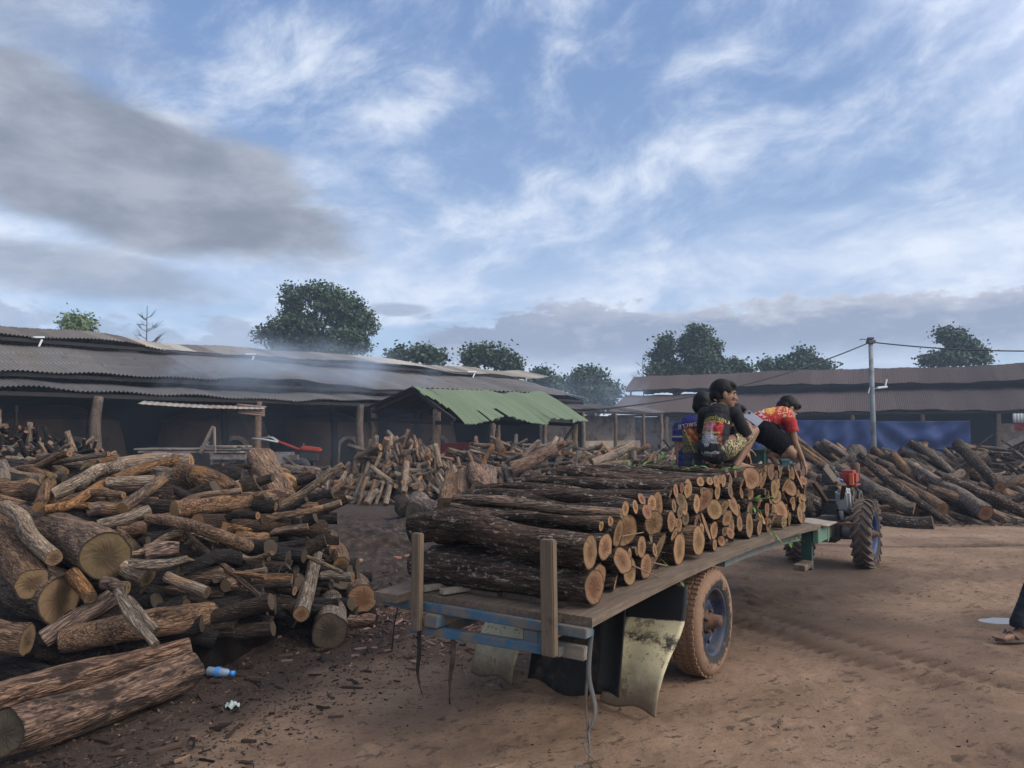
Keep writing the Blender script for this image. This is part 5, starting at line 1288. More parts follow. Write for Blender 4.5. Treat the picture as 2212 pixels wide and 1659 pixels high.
DECKW = woodgrain('deck_planks', (.050, .036, .027), (.115, .085, .063), (.21, .165, .125))
STAKEW = woodgrain('stake_wood', (.070, .049, .033), (.125, .091, .062), (.180, .134, .094), 'z')
PALEW = woodgrain('pale_grey_timber', (.12, .10, .08), (.22, .19, .155), (.33, .29, .24), 'x')
IRON = plain('rusty_iron', (.075, .048, .036), .75, .4, 12, metal=.3, dirt=(.14, .065, .03), dscale=10)
DIRTYRED = plain('oxide_red', (.23, .06, .035), .6, .3, 6, dirt=(.05, .035, .03), dirt_amt=.35)
RUB = plain('black_rubber_sheet', (.012, .012, .012), .75, .3, 5, dirt=(.09, .06, .042), dirt_amt=.35, dscale=4, bump=.3)
def mudguard():
    def fn(g, b):
        v, r = ocoord(g, False); x, y, z = g.sep(v); n = g.noise(v, 7, 8, .68); n2 = g.noise(v, 40, 5, .7); st = g.noise(g.xyz(x * 30., y * 30., z * 2.), 1., 5, .6)
        col = g.mix(n, (.35, .30, .175), (.54, .475, .31))
        col = g.mix(g.step(n2 + (n - .5), .57, .66) * .75, col, (.13, .10, .065))
        top = g.step(z + (n - .5) * .03 - x * .05, .475, .482); col = g.mix(top, col, (.008, .008, .009))
        smear = g.step(z + (n2 - .5) * .14 + (n - .5) * .10, .34, .38) * (1. - g.step(z + (n2 - .5) * .10, .38, .42))
        col = g.mix(smear * g.step(st + n2 * .4, .45, .75), col, (.012, .011, .011))
        low = 1. - g.step(z + (n - .5) * .30, .05, .27); col = g.mix(low * .85, col, g.mix(n2, (.055, .035, .022), (.15, .095, .06)))
        g.put(b.inputs['Base Color'], col); g.put(b.inputs['Normal'], g.bump(n + n2 * .6, .35, .01))
    return material('yellowed_mud_flap', fn, .6, .35)
MUDG = mudguard()
def mud_tyre(name, mudc, amt):
    def fn(g, b):
        v, r = ocoord(g, False); x, y, z = g.sep(v); n = g.noise(v, 9, 8, .68); n2 = g.noise(v, 45, 5, .7); rr = g.math('SQRT', y * y + z * z)
        rub = g.mix(n2, (.016, .015, .015), (.036, .033, .031)); mc = g.mix(n2, tuple(q * .6 for q in mudc), tuple(q * 1.15 for q in mudc))
        m = g.step(n + (n2 - .5) * .5 + (rr - .275) * 5.0, .70 - amt * .45, .86 - amt * .45)
        g.put(b.inputs['Base Color'], g.mix(m, rub, mc)); g.put(b.inputs['Normal'], g.bump(n + n2 * .8, .7, .012))
    return material(name, fn, .85, .25)
TYRE = mud_tyre('muddy_tyre', (.225, .135, .085), .78)
LUGT = mud_tyre('worn_lug_tyre', (.115, .085, .068), .40)
RIMB = plain('blue_wheel_rim', (.011, .019, .046), .5, .3, 8, spec=.35, dirt=(.055, .050, .050), dirt_amt=.45, dscale=12)

CART = thing('farm_cart', 'long flat wooden farm cart with blue painted beams and rear stakes, loaded with logs', 'cart', TO, -TA)
def cz(y): return zdeck(y)
def deckbox(mb, x0, x1, y0, y1, dz0, dz1, n=14):
    """plank running along the cart following the sprung deck"""
    vs, fs = [], []
    for i in range(n + 1):
        y = y0 + (y1 - y0) * i / n; z = cz(y)
        vs += [(x0, y, z + dz0), (x1, y, z + dz0), (x1, y, z + dz1), (x0, y, z + dz1)]
    for i in range(n):
        b = i * 4
        for k in range(4): fs.append((b + k, b + (k + 1) % 4, b + 4 + (k + 1) % 4, b + 4 + k))
    fs += [(3, 2, 1, 0), (n * 4, n * 4 + 1, n * 4 + 2, n * 4 + 3)]
    mb.add(vs, fs)
DW = 1.24
xs_ = [(-DW, -DW + .17), (-DW + .18, -DW + .38), (-DW + .39, -DW + .60), (-DW + .61, -DW + .82), (-DW + .83, -.205), (-.20, 0)]
for i, (x0, x1) in enumerate(xs_):
    mb = MB(); y0 = [-.12, .22, .16, .19, .17, 0][i]; deckbox(mb, x0, x1, y0, 4.5, -.042, 0); mb.build('deck_plank', DECKW, CART)
mb = MB(); deckbox(mb, -.15, -.085, 2.0, 4.0, -.125, -.045); o = mb.build('side_beam', TEALP, CART)
mb = MB(); deckbox(mb, -DW + .03, -DW + .09, .05, 4.42, -.125, -.045); mb.build('side_beam', TEALP, CART)
for x in (-.36, -DW + .36):
    mb = MB(); deckbox(mb, x - .035, x + .035, .03, 4.9, -.20, -.046); mb.build('chassis_beam', BLUEP if x < -.5 else BLUEP, CART)
# rear: upper cross beam, deck end board, lower cross beam, spacer blocks
z0 = cz(0)
mb = MB(); mb.box((-DW / 2 + .02, -.005, z0 - .066), (DW - .06, .07, .044), bev=.004, wob=.003); mb.build('rear_beam', BLUEP, CART)
mb = MB(); mb.box((-DW / 2 - .03, .075, z0 - .028), (DW - .26, .17, .035), bev=.004, wob=.004); mb.build('end_board', DECKW, CART)
mb = MB(); mb.box((-DW / 2 + .03, -.035, z0 - .172), (DW - .34, .055, .042), Matrix.Rotation(-.022, 3, 'Y'), bev=.004, wob=.003); mb.build('lower_beam', BLUEP, CART)
mb = MB(); mb.box((-.31, .012, z0 - .120), (.085, .09, .062), bev=.005); mb.build('spacer_block', BLUEP, CART)
mb = MB(); mb.box((-DW + .36, .33, z0 - .120), (.075, .66, .058), bev=.005); mb.build('bearer', PALEW, CART)
mb = MB(); mb.box((-DW + .36, -.045, z0 - .120), (.08, .08, .060), bev=.003); mb.build('end_cap', BLUEP, CART)
mb = MB(); mb.box((-DW + .04, .04, z0 - .072), (.20, .10, .05), bev=.004, wob=.004); mb.build('side_stub', BLUEP, CART)
mb = MB(); mb.box((-.13, .03, z0 - .172), (.16, .045, .06), bev=.004); mb.build('peg', PALEW, CART)
for k, (x, y, ln, an) in enumerate(((-.98, .12, .34, .18), (-.84, .10, .30, .30))):
    mb = MB(); mb.box((0, 0, 0), (.045, ln, .028), bev=.004); o = mb.build('loose_batten', PALEW, CART); o.location = (x, y + .05, z0 + .012 + .0 * k); o.rotation_euler = (0, 0, -an)
mb = MB(); mb.sheet(lambda a, b: Vector((-1.13 + .26 * a, .18 + .20 * b, z0 + .004 + .003 * sin(a * 9) * cos(b * 7))), 8, 6, thick=.003); o = mb.build('tin_plate', plain('wet_tin_plate', (.55, .57, .60), .18, .2, 14, spec=.6, dirt=(.03, .025, .02), dirt_amt=.5, dscale=14), CART)
# stakes
for x, w, h0, h1, lean in ((-.172, .070, -.175, .345, -.012), (-.965, .056, -.175, .315, .006)):
    mb = MB(); mb.box((x, -.088, z0 + (h0 + h1) / 2), (w, .042, h1 - h0), Matrix.Rotation(lean, 3, 'Y'), bev=.005, wob=.004); o = mb.build('stake', STAKEW, CART)
# axle, springs, wheels
AX = 1.72
mb = MB(); mb.tube([(-DW + .05, AX, .345), (-.02, AX, .345)], .035, 12); mb.build('axle', IRON, CART)
for x in (-.36, -DW + .36):
    mb = MB()
    for k in range(4): mb.sheet(lambda a, b: Vector((x - .03 + .06 * b, AX + (a - .5) * (.9 - k * .18), .43 + .10 * (2 * (a - .5)) ** 2 * (1 - k * .2) - k * .012)), 12, 1, thick=.009)
    mb.box((x, AX, .50), (.10, .16, .16)); mb.build('leaf_spring', IRON, CART)
def wheel(parent, cx, cy, r, w, rim_r, side, tyre_m, rim_m, lug=False, hub_m=None, rimname='rim'):
    """tyre and dished rim turning on the local X axis; side +1: outer face to +x"""
    h = w / 2
    prof = [(-h * .78, rim_r * .98), (-h * .95, rim_r * 1.12), (-h, r * .82), (-h * .93, r * .93), (-h * .72, r * .985), (-h * .3, r), (h * .3, r), (h * .72, r * .985), (h * .93, r * .93), (h, r * .82), (h * .95, rim_r * 1.12), (h * .78, rim_r * .98), (-h * .78, rim_r * .98)]
    mb = MB(); mb.lathe(prof, 72, 'x')
    if lug:
        n = 22
        for k in range(n):
            for sd in (-1, 1):
                a0 = 2 * pi * (k + (.5 if sd > 0 else 0)) / n; pts = []
                for j in range(5):
                    f = j / 4; a = a0 + .30 * f * 1.0; x = sd * (h * .06 + h * .98 * f); rr = r * (1.0 + .012 - .04 * max(0, f - .6)) ; pts.append((x, rr * cos(a), rr * sin(a)))
                for j in range(4):
                    mb.beam(pts[j], pts[j + 1], .024, .034, up=(0, cos(a0 + .15), sin(a0 + .15)), bev=0)
        for k in range(n):                     # lug shoulders running down the side walls
            for sd in (-1, 1):
                a = 2 * pi * (k + (.5 if sd > 0 else 0)) / n + .31
                mb.beam((sd * h * .99, r * .80 * cos(a), r * .80 * sin(a)), (sd * h * 1.0, r * .99 * cos(a), r * .99 * sin(a)), .032, .02, up=(sd, 0, 0), bev=0)
    else:
        for k in range(60):
            a = 2 * pi * k / 60
            for x in (-h * .5, 0, h * .5): mb.box((x + .004 * (k % 2), (r + .001) * cos(a), (r + .001) * sin(a)), (h * .34, .022, .012), Matrix.Rotation(a - pi / 2, 3, 'X'))
    ty = mb.build('tyre', tyre_m, parent, fix=False); ty.location = (cx, cy, r)
    s = side; mb = MB()
    mb.lathe([(s * h * .80, rim_r * 1.06), (s * h * .86, rim_r * 1.03), (s * h * .80, rim_r * .98), (s * h * .55, rim_r * .93), (s * h * .20, rim_r * .90), (s * h * .05, rim_r * .84), (s * h * .12, rim_r * .74), (s * h * .34, rim_r * .60), (s * h * .42, rim_r * .45), (s * h * .30, rim_r * .36), (s * h * .28, 0)], 48, 'x')
    mb.lathe([(-s * h * .8, rim_r * 1.02), (-s * h * .6, rim_r * .92), (s * h * .0, rim_r * .88)], 40, 'x')
    ri = mb.build(rimname, rim_m, parent, fix=False); ri.location = (cx, cy, r)
    holes = MB()
    for k in range(10):
        a = 2 * pi * k / 10; holes = MB(); holes.box((s * h * .25, rim_r * .72 * cos(a), rim_r * .72 * sin(a)), (.012, .030, .020), Matrix.Rotation(a, 3, 'X'), bev=.004); hl = holes.build('rim_slot', SOOT, parent); hl.location = (cx, cy, r)
    hb = MB(); hb.lathe([(s * h * .28, 0), (s * h * .28, rim_r * .40), (s * h * .48, rim_r * .36), (s * h * .5, rim_r * .24), (s * h * .9, rim_r * .20), (s * h * .95, rim_r * .14), (s * h * 1.25, rim_r * .13), (s * h * 1.28, 0)], 20, 'x')
    for k in range(5):
        a = 2 * pi * k / 5 + .3; hb.tube([(s * h * .4, rim_r * .33 * cos(a), rim_r * .33 * sin(a)), (s * h * .72, rim_r * .33 * cos(a), rim_r * .33 * sin(a))], .011, 6)
    h_ = hb.build('hub', hub_m or IRON, parent, fix=False); h_.location = (cx, cy, r)
    return ty
for x, sd in ((-.145, 1), (-DW + .145, -1)):
    wt = bpy.data.objects.new('wheel', None); COL.objects.link(wt); wt.parent = CART; wt.location = (0, 0, 0)
    wheel(wt, x, AX, .332, .205, .204, sd, TYRE, RIMB)
# mud flaps behind the wheels and the black rubber apron between them
def flap(x0, x1, m, name='mud_flap'):
    mb = MB(); prof = [(1.12, .655), (1.10, .60), (1.08, .54), (1.055, .47), (1.00, .40), (.90, .32), (.84, .24), (.81, .16), (.80, .09), (.805, .035)]
    def fn(a, b):
        j = b * 9; k = min(8, int(j)); f = j - k; y = prof[k][0] * (1 - f) + prof[k + 1][0] * f; z = prof[k][1] * (1 - f) + prof[k + 1][1] * f
        sk = .10 * max(0, b - .35) ** 1.5; return Vector((x0 + (x1 - x0) * a - sk + .015 * sin(b * 6) * (a - .5), y + .025 * sin(a * pi + .4) * b - .02 * a * b, z - .015 * sin(a * 7) * b))
    mb.sheet(fn, 16, 30, thick=.010); return mb.build(name, m, CART)
flap(-.345, .005, MUDG); flap(-DW - .02, -DW + .32, MUDG)
mb = MB(); mb.sheet(lambda a, b: Vector((-.94 + .60 * a, 1.02 - .16 * b + .05 * sin(a * 5 + b * 2),    .60 - .565 * b + .015 * sin(a * 9))), 20, 12, thick=.008); mb.build('rubber_apron', RUB, CART)
mb = MB(); mb.sheet(lambda a, b: Vector((-.40 + .16 * a, .86 - .10 * b + .03 * sin(a * 4), .60 - .50 * b)), 10, 12, thick=.008); mb.build('rubber_apron', RUB, CART)
# hanging straps
def strap(pts, w, m, name='strap'):
    mb = MB(); P = [Vector(p) for p in pts]
    mb.sheet(lambda a, b: catmull(P, b) + Matrix.Rotation(b * 2.6, 3, 'Z') @ Vector(((a - .5) * w, 0, 0)), 2, 24, thick=.004); mb.build(name, m, CART)
STR = plain('grey_webbing', (.085, .085, .08), .85, .3, 30, dirt=(.10, .075, .055))
strap([(-.018, .03, z0 - .06), (-.02, .0, z0 - .25), (.0, .02, z0 - .42), (-.03, -.03, z0 - .55), (.05, -.06, .10)], .022, STR)
strap([(-.02, .035, z0 - .06), (-.04, .01, z0 - .35), (-.01, -.02, .10), (-.05, -.08, .07)], .012, STR)
strap([(-.965, -.07, z0 - .16), (-.965, -.07, z0 - .28), (-.985, -.06, z0 - .40), (-.965, -.05, .20)], .022, RUB)
strap([(-.76, -.05, z0 - .17), (-.76, -.05, z0 - .28), (-.78, -.05, z0 - .40), (-.79, -.04, z0 - .52)], .026, RUB)
mb = MB(); mb.tube([(-1.22, .05, z0 - .09), (-1.24, .04, z0 - .2), (-1.25, .03, .35)], .004, 5); mb.build('hanging_wire', RUB, CART)
# front: green cross plank, drawbar frame, reflectors
mb = MB(); mb.box((-.30, 4.62, cz(4.5) - .10), (.62, .05, .15), Matrix.Rotation(-.04, 3, 'Z'), bev=.006); mb.build('front_beam', GRNP, CART)
mb = MB(); mb.box((-.02, 4.45, cz(4.5) - .085), (.05, .46, .13), bev=.005); mb.build('front_beam', GRNP, CART)
mb = MB(); mb.box((-.10, 4.25, .47), (.09, .06, .36), bev=.005); mb.build('front_leg', plain('dark_green_paint', (.02, .05, .045), .6, .3, 6), CART)
mb = MB(); mb.box((-.08, 4.02, .36), (.10, .30, .05), bev=.004); mb.build('foot_peg', TIMB, CART)
mb = MB(); mb.beam((-.36, 4.2, .58), (-.36, 5.55, .50), .07, .09); mb.beam((-.9, 4.4, .60), (-.36, 5.4, .52), .06, .08); mb.build('drawbar', IRON, CART)
mb = MB(); mb.sheet(lambda a, b: Vector((-.30 + .36 * a, 4.35 + .40 * b, cz(4.5) + .012 + .01 * sin(a * 5))), 6, 6, thick=.012); mb.build('front_board', PALEW, CART)
# the driver's seat box and the blue block on the load
def crate(loc, size, rz, m, name, label, cat):
    t = thing(name, label, cat, loc, rz); sx, sy, sz = size
    mb = MB()
    for x in (-sx / 2 + .008, sx / 2 - .008): mb.box((x, 0, sz / 2), (.016, sy, sz), bev=.003)
    for y in (-sy / 2 + .008, sy / 2 - .008): mb.box((0, y, sz / 2), (sx - .034, .016, sz), bev=.003)
    mb.box((0, 0, .01), (sx - .034, sy - .034, .016)); mb.build('box_side', m, t)
    mb = MB(); mb.box((0, 0, sz + .012), (sx + .02, sy + .02, .022), bev=.006); mb.build('lid', m, t)
    mb = MB(); mb.box((0, -sy / 2 - .004, sz * .3), (sx + .006, .008, .02), bev=.002); mb.build('trim_strip', m, t)

# ================================================================== THE LOAD: 2-D packing of log ends along the deck
def pack():
    rnd = random.Random(12); C = []
    def top(s): return float(np.interp(s, [0, .2, .32, .5, .7, 1.0, 1.6, 2.4, 3.2, 3.8, 4.1, 4.35], [.24, .30, .36, .42, .45, .46, .48, .49, .52, .52, .48, .36]))
    def rest(s, r):
        z = r
        for (cs, cz_, cr) in C:
            dx = abs(cs - s); rr = cr + r
            if dx < rr: z = max(z, cz_ + sqrt(rr * rr - dx * dx))
        return z
    C += [(.15, .090, .088), (.125, .262, .083), (.325, .088, .086), (.30, .255, .07)]
    fixed = [(1.02, .105), (1.26, .092), (1.50, .10), (2.55, .095), (.62, .075), (.80, .065)]
    for s, r in fixed: C.append((s, rest(s, r), r))
    fails = 0
    while fails < 900:
        r = rnd.choice((.028, .032, .036, .040, .045, .05, .055, .06, .066, .074)) if rnd.random() < .94 else .09
        best = None
        for _ in range(26):
            s = rnd.uniform(.10 + r, 4.30 - r); z = rest(s, r)
            if z + r * .6 < top(s) and (best is None or z < best[1]): best = (s, z, r)
        if best is None: fails += 1; continue
        C.append(best)
        if len(C) > 270: break
    return C
LOAD = pack()
bott = sorted([c for c in LOAD if c[1] < c[2] * 1.25], key=lambda c: c[0])
cols = {}
for c in LOAD:
    k = min(range(len(bott)), key=lambda i: abs(bott[i][0] - c[0])); cols.setdefault(k, []).append(c)
rl = random.Random(5)
ROWN = ['in the bottom row', 'second up', 'third up', 'fourth up', 'fifth up', 'sixth up', 'seventh up', 'eighth up', 'ninth up', 'tenth up', 'eleventh up', 'twelfth up']
for k in sorted(cols):
    for j, (s, z, r) in enumerate(sorted(cols[k], key=lambda c: c[1])):
        rear = s < .42
        xr = -.085 - rl.uniform(0, .06) + (.03 if rl.random() < .2 else 0); xl = -DW + rl.uniform(-.02, .12)
        if s == .125: xr, xl = -.075, -1.16
        if s == .15: xr, xl = -.07, -1.20
        dr = rl.gauss(0, .02); dzr = rl.gauss(0, .012)
        zb = zdeck(s) + z + .004; P = []
        top_log = z > .36
        for f in (0, .3, .65, 1):
            w = 0 if f in (0,) else 1
            P.append(T(xl + (xr - xl) * f, s + (dr * (1 - f)) + rl.uniform(-.012, .012) * (0 < f < 1), zb + (dzr * (1 - f)) + (rl.uniform(-.018, .022) if 0 < f < 1 else 0) * (1.8 if top_log else 1)))
        if s == .125: P[1].z += .045; P[2].z -= .0
        rr = [r * rl.uniform(.98, 1.06), r * rl.uniform(.90, 1.0), r * rl.uniform(.93, 1.0), r]
        if rear: rr = [r * .98, r * 1.02, r * .98, r * .94]
        size = 'thick' if r > .085 else ('slim' if r < .045 else 'mid-sized')
        if j == 0: lab = f'{size} log in the bottom row on the cart, {ordinal(k + 1)} from the tail'
        else: lab = f'{size} log on the cart, {ROWN[min(j, 11)]} above the {ordinal(k + 1)} bottom-row log from the tail'
        near = s < 1.3
        make_log('cart_log', P, rr, lab, 'cart' if rl.random() < .75 else 'brown', rl.choice((CUT, CUT, CUT, CUTY, CUTR)) if not rear else CUT, 'cut logs stacked across the farm cart', None, 26 if near else 16, 44 if near else 18, .065 if r > .06 else .05, (1,), (0, rl.choice((0, .1, .25, .45)) if not rear else .05), flat=rl.choice((0, 0, 0, .25)) if not rear else 0)
def ztop(lat, s):
    """height of the load's surface at a point of the deck"""
    z = 0
    for (cs, c, r) in LOAD:
        d = abs(cs - s)
        if d < r: z = max(z, c + sqrt(r * r - d * d))
    return zdeck(s) + (z if z else .02)
# ================================================================== PEOPLE
def blob(name, parts, vox=.006, smooth=4, cuts=(), wrinkle=None):
    """one continuous skin over round cones (p, r, q, s) and ellipsoids ('e', c, (rx,ry,rz)[, rotation matrix])"""
    mb = MB()
    for P in parts:
        if P[0] == 'e':
            m2 = MB(); m2.ball((0, 0, 0), P[2], 20, 14); R = P[3] if len(P) > 3 else Matrix.Identity(3); mb.add([R @ Vector(v) + Vector(P[1]) for v in m2.v], m2.f)
        else:
            p, r, q, s_ = Vector(P[0]), P[1], Vector(P[2]), P[3]; n = max(3, int((q - p).length / max(.004, min(r, s_) * .5)))
            for i in range(n + 1):
                f = i / n; mb.ball(p.lerp(q, f), r + (s_ - r) * f, 12, 8)
    me = mb.mesh(name); o = bpy.data.objects.new(name, me); COL.objects.link(o)
    rm = o.modifiers.new('r', 'REMESH'); rm.mode = 'VOXEL'; rm.voxel_size = vox; rm.use_smooth_shade = True
    sm = o.modifiers.new('s', 'SMOOTH'); sm.factor = .5; sm.iterations = smooth
    dg = bpy.context.evaluated_depsgraph_get(); out = bpy.data.meshes.new_from_object(o.evaluated_get(dg)); bpy.data.objects.remove(o); bpy.data.meshes.remove(me)
    n = len(out.vertices); co = np.empty(n * 3); out.vertices.foreach_get('co', co); co = co.reshape(-1, 3)
    if wrinkle:
        amp, fr, sd = wrinkle; no = np.empty(n * 3); out.vertices.foreach_get('normal', no); no = no.reshape(-1, 3)
        w = np.array([mnoise.noise(Vector((c[0] * fr, c[1] * fr, c[2] * fr * .6 + sd))) + .5 * mnoise.noise(Vector((c[0] * fr * 2.3, c[1] * fr * 2.3, c[2] * fr * 1.6 + sd))) for c in co])
        co = co + no * (w * amp)[:, None]; out.vertices.foreach_set('co', co.ravel())
    if cuts:
        bm = bmesh.new(); bm.from_mesh(out)
        kill = [v for v in bm.verts if any((v.co - Vector(p)).dot(Vector(nn)) > 0 and (v.co - Vector(p)).length < rad for p, nn, rad in cuts)]
        bmesh.ops.delete(bm, geom=kill, context='VERTS'); bm.to_mesh(out); bm.free()
    for p in out.polygons: p.use_smooth = True
    out.update(); return out
def paint(me, fn, attr='print'):
    """colour attribute from fn(co, normal) -> rgb: printed cloth, skin tones"""
    a = me.attributes.new(attr, 'FLOAT_COLOR', 'POINT'); col = []
    for v in me.vertices: col += [*fn(v.co, v.normal), 1.0]
    a.data.foreach_set('color', col)
def printed(name, rough=.8):
    def fn(g, b):
        tc = g.node('ShaderNodeTexCoord'); n = g.noise(K(g, tc.outputs['Object']), 160, 3, .6)
        g.put(b.inputs['Base Color'], g.mix(n * .25, g.attr('print', 'Color'), (.02, .02, .02))); g.put(b.inputs['Normal'], g.bump(n, .15, .002))
    return material(name, fn, rough, .2)
PRINT = printed('printed_cloth')
def skinmat():
    def fn(g, b):
        v, r = ocoord(g); n = g.noise(v, 40, 4, .6)
        g.put(b.inputs['Base Color'], g.mix(n, (.155, .082, .052), (.215, .122, .080))); b.inputs['Subsurface Weight'].default_value = .08; b.inputs['Subsurface Radius'].default_value = (.01, .004, .002)
    return material('brown_skin', fn, .55, .3)
SKIN = skinmat()
HAIR = plain('black_hair', (.006, .0055, .006), .5, .3, 60, spec=.12, bump=.1)
BLK = plain('black_cotton', (.009, .009, .011), .95, .3, 20, spec=.03)
FLIP = plain('grey_flip_flop', (.16, .165, .17), .8, .2, 20)
def face_frame(c, yaw, pitch=0, roll=0):
    """head matrix: local +Y is where the face looks, +X its right, +Z up"""
    return Matrix.Translation(Vector(c)) @ Matrix.Rotation(yaw, 4, 'Z') @ Matrix.Rotation(pitch, 4, 'X') @ Matrix.Rotation(roll, 4, 'Y')
def head_parts(M, s=1.0):
    R = M.to_3x3(); P = lambda x, y, z: M @ (Vector((x, y, z)) * s)
    E = lambda c, r: ('e', P(*c), tuple(q * s for q in r), R)
    return [E((0, -.012, .030), (.072, .090, .082)), E((0, .012, -.020), (.062, .072, .070)), E((0, .045, -.070), (.038, .034, .034)), E((0, .030, -.052), (.052, .046, .042)),
            E((0, .088, -.028), (.013, .016, .012)), (P(0, .080, .010), .009 * s, P(0, .094, -.026), .011 * s), E((0, .074, .022), (.045, .014, .012)),
            E((.032, .066, -.018), (.022, .016, .018)), E((-.032, .066, -.018), (.022, .016, .018)),
            E((0, .082, -.052), (.021, .010, .007)), E((0, .080, -.064), (.018, .010, .007)),
            E((.074, -.005, -.006), (.010, .018, .030)), E((-.074, -.005, -.006), (.010, .018, .030))]
def add_face(root, M, s=1.0):
    R = M.to_3x3()
    for sx in (-1, 1):
        mb = MB(); m2 = MB(); m2.ball((0, 0, 0), (.0125 * s, .006 * s, .0055 * s), 12, 8); mb.add([R @ Vector(v) + (M @ (Vector((sx * .030, .0775, .004)) * s)) for v in m2.v], m2.f, 0, True)
        m3 = MB(); m3.ball((0, 0, 0), (.0052 * s, .003 * s, .0052 * s), 10, 6); mb.add([R @ Vector(v) + (M @ (Vector((sx * .030, .0825, .004)) * s)) for v in m3.v], m3.f, 1, True)
        mb.build('eye', [plain('eye_white', (.55, .52, .48), .3, .05), plain('iris_dark', (.012, .008, .006), .2, .1)], root)
        mb = MB(); pts = [M @ (Vector((sx * x, y, z)) * s) for x, y, z in ((.014, .085, .019), (.030, .083, .025), (.047, .072, .020))]; mb.tube(pts, [.0022 * s, .0035 * s, .0015 * s], 6); mb.build('eyebrow', HAIR, root)
    mb = MB(); m2 = MB(); m2.ball((0, 0, 0), (.019 * s, .006 * s, .0085 * s), 14, 8); mb.add([R @ Vector(v) + (M @ (Vector((0, .0885, -.058)) * s)) for v in m2.v], m2.f, 0, True); mb.build('mouth', plain('lips', (.19, .075, .06), .5, .2), root)
def hair_mesh(root, M, s=1.0, fringe=.035, side=-.02, seed=0, full=1.0):
    R = M.to_3x3(); P = lambda x, y, z: M @ (Vector((x, y, z)) * s); E = lambda c, r: ('e', P(*c), tuple(q * s for q in r), R)
    me = blob('hair', [E((0, -.016, .038), (.080 * full, .097 * full, .087 * full)), E((0, -.050, -.005), (.074, .062, .070)), E((0, .045, .075), (.062, .045, .034))], (.006), 4, wrinkle=(.0022, 40, seed))
    I = M.inverted(); bm = bmesh.new(); bm.from_mesh(me); kill = []
    for v in bm.verts:
        p = (I @ v.co) / s; j = .010 * mnoise.noise(Vector((p.x * 60, seed, p.z * 10)))
        low = fringe + j if p.y > .045 else (side + j if p.y > -.015 else -.062 + j + (.02 if abs(p.x) > .05 else 0))
        if p.y > .012 and abs(p.x) > .05: low = max(low, .012 + j)
        if p.z < low: kill.append(v)
    bmesh.ops.delete(bm, geom=kill, context='VERTS'); bm.to_mesh(me); bm.free(); return link_mesh('hair', me, root, HAIR)
def hand(wrist, fwd, up, s=1.0, curl=.5, thumb=1):
    """palm, four unequal bent fingers and a side thumb, as round cones; fwd: towards the fingertips, up: back of the hand"""
    w = Vector(wrist); f = Vector(fwd).normalized(); u = Vector(up); u = (u - f * u.dot(f)).normalized(); x = f.cross(u) * thumb; P = []
    for k in (-1, -.33, .33, 1): P.append((w, .016 * s, w + f * .062 * s + x * .023 * k * s, .0115 * s))
    for k, ln in ((-1, .050), (-.33, .062), (.33, .068), (1, .058)):
        b = w + f * .064 * s + x * .0225 * k * s; d1 = (f - u * curl * .5).normalized(); d2 = (f - u * curl * 1.6).normalized(); m = b + d1 * ln * .5 * s; P += [(b, .0085 * s, m, .0075 * s), (m, .0075 * s, m + d2 * ln * .55 * s, .0058 * s)]
    b = w + f * .015 * s + x * .020 * s; m = b + (f * .6 + x * .75 - u * .2).normalized() * .034 * s; P += [(b, .012 * s, m, .0095 * s), (m, .0095 * s, m + (f * .85 + x * .3 - u * curl * .6).normalized() * .028 * s, .0068 * s)]
    return P
def foot(ankle, fwd, s=1.0, z=0.012):
    a = Vector(ankle); f = Vector(fwd).normalized(); sd = f.cross(Vector((0, 0, 1))); h = Vector((a.x, a.y, z)) - f * .028 * s; P = [(a, .030 * s, h + Vector((0, 0, .018)), .026 * s)]
    t = Vector((a.x, a.y, z)) + f * .125 * s
    for k in (-1, 0, 1): P.append((a + f * .02 * s - Vector((0, 0, .02)), .026 * s, t + sd * .022 * k * s, .016 * s)); P.append((h + Vector((0, 0, .008)), .024 * s, t + sd * .02 * k * s, .014 * s))
    for k in range(5): b = t + sd * (.026 - k * .0125) * s; P.append((b, .011 * s, b + f * (.040 - .005 * abs(k - .5)) * s, .0085 * s - k * .0006))
    return P
def wrap_text(shirt_me, body, size, place, normal, m, root, name, sp=1.0, lift=.0025):
    """lettering laid on the cloth: place maps flat text (x,y) to a start point, then a ray against the cloth"""
    tm = text_mesh(body, size, sp=sp); bm = bmesh.new(); bm.from_mesh(tm); bmesh.ops.triangulate(bm, faces=list(bm.faces))
    bmesh.ops.subdivide_edges(bm, edges=[e for e in bm.edges if e.calc_length() > .012], cuts=1); bm.to_mesh(tm); bm.free()
    t = BVHTree.FromPolygons([v.co.copy() for v in shirt_me.vertices], [tuple(p.vertices) for p in shirt_me.polygons]); n = Vector(normal).normalized(); lost = []
    for v in tm.vertices:
        p = place(v.co.x, v.co.y); hit = t.ray_cast(p + n * .3, -n, .6); v.co = (hit[0] + n * lift) if hit[0] is not None else p
        if hit[0] is None: lost.append(v.index)
    bm = bmesh.new(); bm.from_mesh(tm); bm.verts.ensure_lookup_table(); bmesh.ops.delete(bm, geom=[bm.verts[i] for i in lost], context='VERTS'); bm.to_mesh(tm); bm.free()
    return link_mesh(name, tm, root, m)
def person(label, loc, rotz): return thing('person', label, 'person', loc, rotz, 'boys on the loaded cart')

# view-aligned frames on the load: local x to the right in the photograph, y away from it
def on_load(u, v, Y):
    p = at(u, v, Y); return p, -math.atan2(p.x, p.y)

